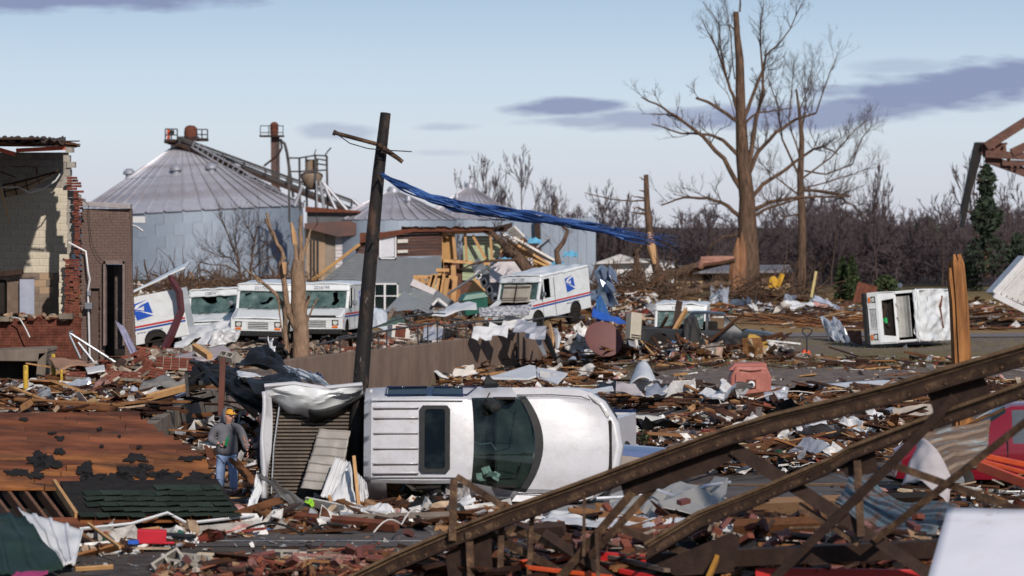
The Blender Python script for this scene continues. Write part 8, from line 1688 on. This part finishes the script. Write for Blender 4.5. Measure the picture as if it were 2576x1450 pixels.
sheet('corrugated_sheet', 'rusty teal ribbed sheet curling under the truss webs', 'metal sheet', [W(2100,1275,38),W(2330,1372,35.6),W(2415,1290,37),W(2150,1195,40)], m_teal, 16, 50, .07, 114, ridges=6, rdir='v', smooth=30, bend=-.15, ramp_=.04)
sheet('corrugated_sheet', 'rusty teal ribbed sheet standing below the red car', 'metal sheet', [W(2400,1205,40.4),W(2480,1175,40.6),W(2492,1062,42.4),W(2310,1100,42)], M('rusty_brown_roofing', (.17,.11,.07), (.11,.07,.047), sc=2, ro=.6, st=(.5,2,2), dirt=[((.2,.25,.27),.55,.65,2.5,.8)]), 16, 50, .04, 115, ridges=5, rdir='v', smooth=30, ramp_=.04)
sheet('curved_sheet', 'whitish bent sheet between the two rusty teal sheets', 'metal sheet', [W(2270,1230,39),W(2385,1275,37.8),W(2400,1215,39),W(2310,1115,41)], M('pinkish_white_sheet', (.50,.44,.43), (.4,.35,.34), sc=2), 14, 14, .07, 116, bend=.2)
def rack(label, a, c, h_, mat, holes=0):
    a, c = Vector(a), Vector(c); o = (a+c)/2; t = thing('rack_beam', label, 'steel beam', o, (0,0,0), 'orange and red rack beams in the foreground'); up = ZV
    b = MB(); b.beam(a-o, c-o, .06, h_); b.build('beam', mat, t, bevel=.008)
    for k in range(holes): p = (a-o).lerp(c-o, (k+.5)/holes); b = MB(); b.cyl(p+Vector((0,-.033,0)), p+Vector((0,-.02,0)), .014, 6); b.build('hole', m_dark, t)
rack('orange perforated rack beam below the red car', W(2462,1172,38), W(2640,1240,36.6), .13, m_orange, 16); rack('orange rack beam above the perforated one', W(2480,1148,39), W(2640,1182,38.6), .07, m_orange); rack('second thin orange rack beam at the right edge', W(2470,1160,38.6), W(2640,1206,38), .05, m_orange)
rack('red orange rack beam low in the rubble under the truss', W(1310,1420,34.6), W(1480,1390,35.4), .10, m_orange); rack('wide red beam lying under the truss', W(1440,1402,34.4), W(1640,1420,34), .2, m_redpaint); rack('thin orange red bar crossing the rubble at the bottom', W(1330,1428,34), W(1540,1452,33.4), .05, m_orange); rack('long red beam along the bottom edge right of centre', W(1900,1450,33), W(2380,1456,32.8), .2, m_redpaint); rack('thin red bar below the wide red beam', W(1560,1436,33.6), W(1720,1470,33), .06, m_redpaint); rack('short orange bar beside the whitewashed brick', W(1790,1388,35), W(1930,1376,35.2), .07, m_orange)
plank_thing('rusty brown beam lying along the bottom right under the truss', W(1650,1418,34.6), W(2340,1406,34.4), .2, .26, m_rustred, name='beam', cat='beam')
plank_thing('mustard painted stick standing at the bottom edge', W(1780,1460,32.4), W(1806,1400,32.8), .05, .07, M('mustard_paint', (.34,.16,.02), (.26,.12,.015)), name='stick', cat='stick')

cl = thing('collapsed_roof', 'collapsed tan roof boards sloping down right of the wrecked grey house', 'roof piece', W(1340, 690, 130))
for (x0,y0,x1,y1,w_) in ((1275,606,1400,682,.35),(1290,600,1425,676,.22),(1262,590,1300,612,.3),(1300,640,1420,694,.25),(1250,668,1330,676,.3),(1330,672,1440,686,.3),(1285,628,1350,668,.2),(1310,604,1330,640,.2),(1285,575,1310,600,.5),(1345,650,1445,690,.2)):
    b = MB(); b.beam(W(x0,y0,130+rnd.uniform(-.5,.5))-Vector(cl.location), W(x1,y1,130+rnd.uniform(-.5,.5))-Vector(cl.location), w_, .12, up=Vector((0,.6,1))); b.build('board', rnd.choice([m_lumber, m_tan, m_ply, m_board]), cl)
b = MB(); b.poly([W(1246,655,131.5)-Vector(cl.location),W(1300,585,131.5)-Vector(cl.location),W(1440,690,131.5)-Vector(cl.location),W(1250,705,131.5)-Vector(cl.location)], (0,.3,0)); b.build('dark_deck', m_brnb, cl)
sheet('plaster_sheet', 'pinkish white plaster sheet standing behind the van with open hood', 'plaster sheet', [W(1232,712,124),W(1345,706,124),W(1340,650,125),W(1232,655,125)], M('pinkish_plaster', (.52,.46,.45), (.44,.39,.38), sc=2), amp=.03, seed=131)
for i, (x, y) in enumerate(((1345,608),(1402,668),(1270,656),(1435,640))): sheet('blue_scrap', ['pale blue tarp scrap high on the collapsed roof boards','pale blue scrap low on the collapsed roof boards','thin blue strip left on the plaster sheet','blue grey scrap at the right end of the collapsed boards'][i], 'scrap', [W(x-20,y+6,128.5),W(x+18,y+8,128.5),W(x+16,y-5,129),W(x-14,y-6,129)], M('sky_blue_tarp', (.12,.36,.52), (.09,.28,.42)) if i == 0 else bpy.data.materials['sky_blue_tarp'], amp=.1, seed=140+i)
for i, a in enumerate(((1180,1345,1420,1330,.14),(1330,1368,1640,1352,.16),(1420,1385,1600,1420,.12),(1850,1330,2080,1322,.18),(1040,1420,1220,1392,.12))): plank_thing(['dark timber lying behind the left foot of the truss','dark timber lying under the middle of the upper chord','dark timber slanting in the rubble over the red beam','dark timber lying behind the lower chord end','dark timber at the left of the brick rubble'][i], W(a[0],a[1],37.2), W(a[2],a[3],36.8), a[4], a[4], [m_rustd, m_plank][i % 2], name='timber', cat='timber')

for i, pts in enumerate(([(480,960,64),(560,935,64),(660,1000,60),(700,1050,58)],[(1250,1010,72),(1330,985,74),(1440,1000,73)],[(1640,1150,55),(1740,1120,56),(1850,1165,54),(1960,1150,54)],[(620,1330,40),(760,1345,39.6),(900,1335,40)],[(1900,1005,70),(2050,990,72),(2230,1000,71)],[(60,1000,66),(200,980,68),(330,1005,66)],[(1400,880,98),(1500,862,99),(1620,890,97)],[(940,1340,39.4),(1010,1320,40),(1062,1290,41)],[(2000,1200,50),(2150,1215,49),(2290,1190,50)],[(540,905,74),(620,880,78),(690,895,76)])):
    o_ = W(*pts[0]); q = MB(); P_ = [W(*p) for p in pts]; fine = []
    for k in range(len(P_)-1):
        for j in range(6): t = j/6; c = P_[k].lerp(P_[k+1], t)+Vector((0,0,.12*math.sin(math.pi*t)+.05*noise.noise((k*6+j, i, 0)))); fine.append(c-o_)
    q.tube(fine, .012 if i % 3 else .018, 5); tag(q.build('cable', [m_black, m_board, m_steel][i % 3], loc=o_, smooth=60), ['black cable looping off the black membrane','pale cable lying on the boards behind the truck hood','grey cable across the heap behind the truss','black cable on the street before the white truck','pale cable over the strip of boards by the red box','grey cable over the boards on the left platform','black cable in the tangle by the maroon round board','thin pale wire on the street left of the truss','grey wire on the far side of the street','black wire in the rubble below the mail vans'][i], 'cable')
# ------------------------------------------------ scattered boards, bricks and litter
R_ = random.Random(2024)
PT = []
for s_ in range(7):     # a few splintered plank shapes, unit length 1 x 1 x 1 scaled per piece
    b = MB(); n = 4; ends = []
    pts = [(-.5+R_.uniform(0,.06), -.5), (-.5, -.1), (-.5+R_.uniform(.02,.12), .15), (-.5+R_.uniform(0,.05), .5), (.5-R_.uniform(0,.08), .5), (.5, .2), (.5-R_.uniform(.02,.14), -.1), (.5-R_.uniform(0,.03), -.5)]
    b.poly([(x, y, -.5) for x, y in pts], (0,0,1)); PT.append(b)
PM = []
for b in PT:
    me = bpy.data.meshes.new('plank'); me.from_pydata(b.v, [], b.f); me.materials.append(m_plank); me.update(); PM.append(me)
m_plank_pale = M('pale_weathered_wood', (1,1,1), pal=[((.42,.24,.11),3),((.32,.16,.07),3),((.5,.4,.3),2),((.24,.11,.05),2)], sc=6, st=(1,12,12), bump=.3, bsc=20)
NP = [0]
TONES = [(nm, M('board_'+nm.replace(' ', '_'), c, tuple(q*.55 for q in c), sc=6, st=(1,12,12), bump=.3, bsc=20, ro=.7, rn=.2)) for nm, c in (('dark brown',(.075,.035,.020)),('red brown',(.15,.058,.03)),('orange brown',(.32,.15,.06)),('pale yellow',(.46,.29,.14)),('grey weathered',(.22,.18,.155)))]
def add_xf(mb, src, loc, rot, dims):
    Mx = Matrix.Translation(loc) @ rot.to_matrix().to_4x4() @ Matrix.Diagonal((*dims, 1)); mb.add([Mx @ Vector(p) for p in src.v], src.f)
CH = []
for s_ in range(6):     # lumps of masonry
    b = MB(); b.box((0,0,0),(1,1,1)); b.v = [tuple(c*R_.uniform(.7,1.15) for c in p) for p in b.v]; CH.append(b)
def flake():
    b = MB(); n = R_.randint(4,6); b.poly([(.5*math.cos(6.283*k/n+R_.uniform(-.3,.3))*R_.uniform(.6,1.1), .5*math.sin(6.283*k/n+R_.uniform(-.3,.3))*R_.uniform(.6,1.1), R_.uniform(-.06,.06)) for k in range(n)], (0,0,.06)); return b
FL = [flake() for _ in range(10)]
def crumple():
    b = MB(); b.grid(lambda u, v: Vector((u-.5+R_.uniform(-.08,.08), v-.5+R_.uniform(-.08,.08), R_.uniform(-.22,.22))), 3, 3); n = len(b.v); b.v += [(x,y,z+.03) for x,y,z in b.v]; b.f += [tuple(reversed([i+n for i in f])) for f in b.f]; b.m += b.m[:]; return b
CR = [crumple() for _ in range(6)]
def region(key, poly, n_ind, n_pl, n_lit, h=.15, L=(.5,2.2), wd=(.06,.2), lit=(.04,.28), mat_l=None, chunk=.2, ptilt=.12, yaw=None, crum=.12, pale=0):
    """poly: photo-pixel quad corners as (x0, x1, y0, y1) box, or list of points"""
    if len(poly) == 4 and not isinstance(poly[0], tuple): x0, x1, y0, y1 = poly; inside = lambda x, y: True
    else: x0 = min(p[0] for p in poly); x1 = max(p[0] for p in poly); y0 = min(p[1] for p in poly); y1 = max(p[1] for p in poly); inside = lambda x, y: in_poly(x, y, poly)
    def pos():
        for _ in range(60):
            x, y = R_.uniform(x0, x1), R_.uniform(y0, y1)
            if inside(x, y): return G(x, y, 0)
        return G((x0+x1)/2, (y0+y1)/2, 0)
    lab_pl, lab_st = key
    mp_, ml = MB(), MB()
    for k in range(n_ind+n_pl):
        p = pos(); l = R_.uniform(*L)*(R_.random()**.6*.7+.5); dims = (l, R_.uniform(*wd), R_.uniform(.018,.05)); p.z += R_.uniform(.02, h)*(R_.random()**1.3)+.03
        a = R_.uniform(-1.57,1.57) if yaw is None else R_.gauss(*yaw); rot = Euler((R_.gauss(0,.25), R_.gauss(0,ptilt), a))
        if k < n_ind and NP[0] < 300:
            me = R_.choice(PM); o = bpy.data.objects.new('plank', me); C.objects.link(o); o.location = p; o.rotation_euler = rot; o.scale = dims
            tn = R_.choices(TONES, weights=[5,4,3,1.2+6*pale,1.2])[0]; o.material_slots[0].link = 'OBJECT'; o.material_slots[0].material = tn[1]
            ln = 'long' if l > 1.7 else ('short' if l < .9 else ''); lb = (ln+' '+tn[0]).strip(); tag(o, lb+' board lying '+lab_pl.split('lying ', 1)[-1], 'plank', lb+' boards '+lab_pl.split('lying ', 1)[-1]); NP[0] += 1
        else: add_xf(mp_, R_.choice(PT), p, rot, dims)
    for k in range(n_lit):
        p = pos(); s_ = lit[0]+(lit[1]-lit[0])*R_.random()**2.6; p.z += R_.uniform(0, h)*R_.random()**1.2+.01; q = R_.random()
        rot = Euler((R_.gauss(0,.5), R_.gauss(0,.5), R_.uniform(0,6.28)))
        if q < chunk: add_xf(ml, R_.choice(CH), p, rot, (s_*.9, s_*.6, s_*.5))
        elif q < chunk+crum: k_ = R_.choice((1,1,1,1.5,2.0)); add_xf(ml, R_.choice(CR), p, rot, (s_*1.4*k_, s_*1.1*k_, s_*k_*.8))
        elif q < .62: k_ = R_.choice((1,1,1,1.5,2.0)); add_xf(ml, R_.choice(FL), p, rot, (s_*1.5*k_, s_*k_, s_*.5))
        else: rot = Euler((rot.x, R_.gauss(0,.14), rot.z)); add_xf(ml, R_.choice(PT), p, rot, (s_*3.2, s_*.3, s_*.16))
    if mp_.v: tag(mp_.build('splintered_boards', m_plank_i, kind='stuff'), 'splintered brown boards '+lab_st, 'splintered boards')
    if ml.v: tag(ml.build('litter', mat_l or m_litter, kind='stuff'), 'scattered small debris '+lab_st, 'debris')
SP = []
for s_ in range(8):
    b = MB(); sd = s_*3.7; fr_ = R_.uniform(1.2,3)
    b.grid(lambda u, v: Vector((u-.5+.08*noise.noise((v*4,sd,1)), (v-.5)*.7+.08*noise.noise((u*4,sd,2)), .22*noise.noise((u*fr_,v*fr_,sd))+.10*(1-2*abs(noise.noise((u*2.2,v*2.2,sd+9)))))), 8, 6)
    n_ = len(b.v); b.v += [(x,y,z+.02) for x,y,z in b.v]; b.f += [tuple(reversed([i+n_ for i in f])) for f in b.f]
    me = bpy.data.meshes.new('sheet_scrap'); me.from_pydata(b.v, [], b.f); me.materials.append(m_sheetw); me.update(); SP.append(me)
def scraps(n, poly, where, sz=(.4,1.3), up_=.35):
    for _ in range(n):
        for _ in range(50):
            x = R_.uniform(min(p[0] for p in poly), max(p[0] for p in poly)); y = R_.uniform(min(p[1] for p in poly), max(p[1] for p in poly))
            if in_poly(x, y, poly): break
        p = G(x, y, 0); nm, mt = R_.choice((('white',m_sheetw),('white',m_sheetw),('silvery',m_galv),('pale',m_board),('crumpled silver',m_alu),('black',m_tarp))); o = bpy.data.objects.new('sheet_scrap', R_.choice(SP)); C.objects.link(o)
        k = R_.uniform(*sz); p.z += .08+.12*k; o.location = p; o.scale = (k, k*R_.uniform(.6,1.1), k*R_.uniform(.6,1.2)); o.rotation_euler = (R_.gauss(.25,up_), R_.gauss(0,up_), R_.uniform(0,6.28))
        o.material_slots[0].link = 'OBJECT'; o.material_slots[0].material = mt
        tag(o, nm+' torn sheet scrap lying '+where, 'sheet', nm+' sheet scraps '+where)
m_rubble = M('rubble_mix', (1,1,1), pal=[((.34,.27,.21),5),((.25,.20,.16),4),((.24,.085,.055),4),((.50,.46,.42),3),((.15,.11,.09),3),((.66,.64,.62),1)], sc=6, bump=.3, isl=True, ro=.9)
m_rubred = M('red_rubble_mix', (1,1,1), pal=[((.20,.06,.042),5),((.33,.22,.14),4),((.12,.05,.038),4),((.5,.42,.36),2),((.08,.05,.04),3),((.30,.12,.07),2)], sc=6, bump=.3, isl=True, ro=.9)
m_rubdark = M('dark_rubble_mix', (1,1,1), pal=[((.13,.042,.03),4),((.06,.035,.026),6),((.25,.16,.10),3),((.36,.29,.24),1.5),((.03,.024,.022),4),((.5,.46,.44),.8),((.22,.09,.05),2)], sc=6, bump=.3, isl=True, ro=.9)
low_spec(m_rubble, m_rubred, m_rubdark, *[t[1] for t in TONES])
def key(where): return ('broken brown board lying '+where, 'spread '+where)
region(key('on the left platform below the rubble of the brick building'), [(-20,960),(130,945),(340,965),(480,968),(540,1000),(350,1055),(-20,1052)], 62, 330, 1500, .30, (.6,2.8))
region(key('in the rubble slope before the brick building'), [(120,905),(300,895),(480,890),(640,895),(610,935),(480,960),(200,968),(120,950)], 12, 60, 1500, .38, (.5,1.6), lit=(.05,.42), mat_l=m_rubble, chunk=.5, crum=.08)
region(key('behind the railing along the retaining wall top'), [(640,885),(900,845),(1150,815),(1300,806),(1300,845),(1150,858),(940,880),(780,905),(660,905)], 16, 90, 1300, .35, (.5,1.6), lit=(.05,.36), mat_l=m_rubble, chunk=.4, crum=.2)
region(key('under the mail vans by the broken tree'), [(440,885),(900,855),(910,872),(620,900),(440,905)], 6, 40, 500, .3, (.5,1.5), lit=(.05,.32), mat_l=m_rubble, chunk=.4)
region(key('in front of the wrecked grey house'), [(960,775),(1240,755),(1260,800),(1100,812),(960,830)], 14, 120, 500, .6, (.6,2.6), pale=.6, ptilt=.3)
region(key('between the wrecked house and the mail van roof'), [(1240,700),(1480,690),(1480,735),(1240,740)], 4, 90, 420, .9, (.6,3), ptilt=.35)
region(key('at the foot of the brown retaining wall'), [(1090,935),(1380,905),(1560,915),(1560,965),(1400,985),(1080,965)], 26, 200, 900, .25, (.5,2.4), pale=.2)
region(key('in the tangle around the black pickup and maroon round board'), [(1380,850),(1480,830),(1660,830),(1720,880),(1960,880),(1990,905),(1700,918),(1400,912)], 34, 220, 1700, .75, (.5,2.6), ptilt=.35, lit=(.05,.4), crum=.25, pale=.25)
region(key('in the heap between the mail van and the broken snag'), [(1480,750),(1640,745),(1640,830),(1490,830)], 6, 100, 600, .8, (.6,2.4), ptilt=.3, lit=(.06,.5), crum=.3)
region(key('in the strip across the gravel lot beside the red box'), [(1430,985),(1840,1000),(2100,985),(2576,960),(2576,1012),(2000,1030),(1700,1032),(1440,1010)], 38, 330, 1300, .16, (.6,3.2), pale=.25)
region(key('in the heap behind the truss right of the white truck'), [(1590,1100),(1700,1060),(2040,1040),(2280,1030),(2300,1120),(2080,1195),(1780,1195),(1650,1150)], 40, 280, 1500, .38, (.5,2.6), pale=.35, ptilt=.2, crum=.2)
region(key('on the gravel around the truck hood'), [(1100,960),(1560,960),(1560,1000),(1100,975)], 4, 60, 400, .12)
region(key('in the sunken ramp around the man'), [(430,1110),(500,1080),(540,1075),(620,1060),(680,1060),(680,1285),(640,1285),(620,1215),(540,1215),(450,1150)], 26, 150, 900, .3, (.5,2.2), ptilt=.2, crum=.2, pale=.3)
region(key('on the street in front of the white truck'), [(590,1290),(700,1265),(1250,1265),(1280,1300),(1100,1330),(800,1345),(620,1330)], 34, 130, 1000, .2, (.4,1.7), pale=.2)
region(key('on the street below the fallen roof'), [(200,1350),(640,1325),(640,1350),(400,1385),(220,1400)], 10, 30, 500, .12, (.4,1.6))
region(key('at the bottom edge of the street'), [(390,1432),(660,1425),(760,1405),(1000,1385),(1000,1460),(390,1460)], 8, 20, 420, .2, (.3,1.2), lit=(.03,.2), mat_l=m_rubred, chunk=.4)
region(key('in the brick rubble under the fallen truss'), [(1230,1425),(1400,1350),(1700,1335),(2100,1330),(2380,1300),(2576,1290),(2576,1470),(1000,1470)], 26, 190, 1500, .42, (.4,1.8), lit=(.03,.26), mat_l=m_rubdark, chunk=.2, crum=.14, pale=.2)
region(key('on the street beneath the truss webs'), [(1250,1300),(1700,1300),(2100,1250),(2400,1230),(2450,1330),(1300,1345)], 6, 40, 500, .1, (.4,1.5), crum=.2)
region(key('below the red car at the right edge'), [(2300,1200),(2576,1180),(2576,1300),(2380,1300)], 8, 50, 400, .4, (.5,1.8))
region(key('on the far grass beyond the lot'), [(1850,795),(2576,782),(2576,832),(2200,828),(1960,828)], 0, 230, 420, .06, (1.0,4.0), wd=(.06,.22), yaw=(0,.12), lit=(.08,.35))
region(key('on the far grass around the tall tree'), [(1650,750),(2040,750),(2170,765),(2576,755),(2576,790),(1800,800),(1650,780)], 0, 120, 560, .2, (1,3.5), wd=(.08,.24), yaw=(0,.25), lit=(.1,.5), crum=.3)
region(key('along the edge of the gravel lot'), [(1560,900),(2000,895),(2576,905),(2576,935),(2000,930),(1560,925)], 4, 90, 500, .06, (.5,2.6), yaw=(0,.5))
region(key('sparsely over the asphalt lot'), [(1450,915),(2400,930),(2300,1020),(1650,1060),(1450,980)], 2, 30, 500, .03, (.3,1.2), lit=(.02,.14))
region(key('sparsely on the street'), [(0,1400),(1300,1300),(2400,1200),(2400,1260),(1100,1400),(0,1455)], 0, 10, 500, .03, (.2,.7), lit=(.015,.10))
region(key('behind the row of mail vans'), [(340,712),(800,712),(800,760),(340,760)], 0, 110, 320, .8, (.8,3), wd=(.08,.25), ptilt=.3, lit=(.1,.6), crum=.3)
# loose bricks one can pick out
LB = []
def bricks(n, poly, where, mats, dz=.1):
    for _ in range(n):
        for _ in range(50):
            x = R_.uniform(min(p[0] for p in poly), max(p[0] for p in poly)); y = R_.uniform(min(p[1] for p in poly), max(p[1] for p in poly))
            if in_poly(x, y, poly): break
        p = G(x, y, 0); p.z += R_.uniform(.03, dz); mt = R_.choice(mats); o = bpy.data.objects.new('loose_brick', unit_box('brick', mt)); tn = {'red_brick':'red','dark_red_brick':'dark red','whitewashed_brick':'whitish','brown_painted_brick':'brown','grey_block':'grey','half_bare_brick':'patchy brown'}[mt.name]; C.objects.link(o); o.location = p; o.scale = (.2*R_.uniform(.5,1), .1, .065); o.rotation_euler = (R_.gauss(0,.5), R_.gauss(0,.5), R_.uniform(0,3.14))
        tag(o, 'loose '+tn+' broken brick lying '+where, 'brick', 'loose '+tn+' bricks '+where)
bricks(60, [(130,930),(300,925),(480,925),(480,960),(200,965)], 'in the rubble before the brick building', [m_brickred, m_brickred, m_brickbr, m_cmu], .5)
bricks(90, [(1000,1400),(1400,1350),(2300,1330),(2350,1460),(1000,1460)], 'under the fallen truss', [m_brickred, bpy.data.materials['dark_red_brick'], bpy.data.materials['whitewashed_brick']], .5)
bricks(18, [(400,1438),(700,1428),(980,1398),(980,1455),(400,1455)], 'at the bottom edge of the street', [m_brickred, bpy.data.materials['dark_red_brick'], bpy.data.materials['whitewashed_brick']], .25)
bricks(30, [(640,892),(900,850),(900,872),(680,905)], 'behind the railing near the broken tree', [m_brickred, m_cmu, m_brickmix], .35)
# grass tufts on the verges
S = []
for _ in range(9000):
    x = R_.uniform(1380, 2576); y = R_.choice([R_.gauss(912, 9), R_.gauss(868, 7), R_.uniform(745, 800)]); 
    p = G(x, y, 0); hh = R_.uniform(.03,.13)*(1 if y > 840 else 1.6); q = p+Vector((R_.gauss(0,.03), R_.gauss(0,.03), hh)); S.append((*p, *q, .008*(1 if y > 840 else 2), .001))
tag(segs_mesh('grass', S, M('winter_grass', (.16,.135,.05), (.10,.095,.035), sc=1.5, ro=.95, bump=0), None, 3, kind='stuff'), 'short winter grass on the verges', 'grass')

scraps(16, [(1590,1100),(1700,1060),(2040,1045),(2280,1035),(2300,1110),(2080,1185),(1780,1185)], 'in the heap behind the truss')
scraps(9, [(1440,990),(1840,1005),(2300,985),(2300,1012),(1700,1030)], 'in the strip of boards by the red box')
scraps(9, [(1100,945),(1380,915),(1540,925),(1540,960),(1100,965)], 'at the foot of the retaining wall')
scraps(12, [(1420,905),(1480,860),(1640,880),(1700,900),(1960,890),(1960,905)], 'in the tangle around the black pickup', (.4,1.1), .6)
scraps(10, [(20,970),(300,950),(460,985),(330,1040),(20,1040)], 'on the left platform among the boards', (.3,.8))
scraps(7, [(440,1120),(520,1090),(660,1080),(660,1200),(630,1210),(560,1150)], 'in the sunken ramp behind the man', (.4,1.0), .5)
scraps(7, [(640,1290),(1200,1275),(1200,1310),(700,1335)], 'on the street before the white truck', (.25,.6))
scraps(9, [(1400,1350),(2050,1335),(2300,1320),(2300,1420),(1400,1430)], 'in the rubble under the truss', (.3,.8))
scraps(10, [(960,790),(1240,775),(1480,745),(1630,770),(1600,815),(1240,800),(980,830)], 'before the wrecked house', (.6,1.6), .5)
scraps(8, [(1800,775),(2050,760),(2120,790),(1900,805)], 'on the far grass right of the tall tree', (.6,1.6), .4)
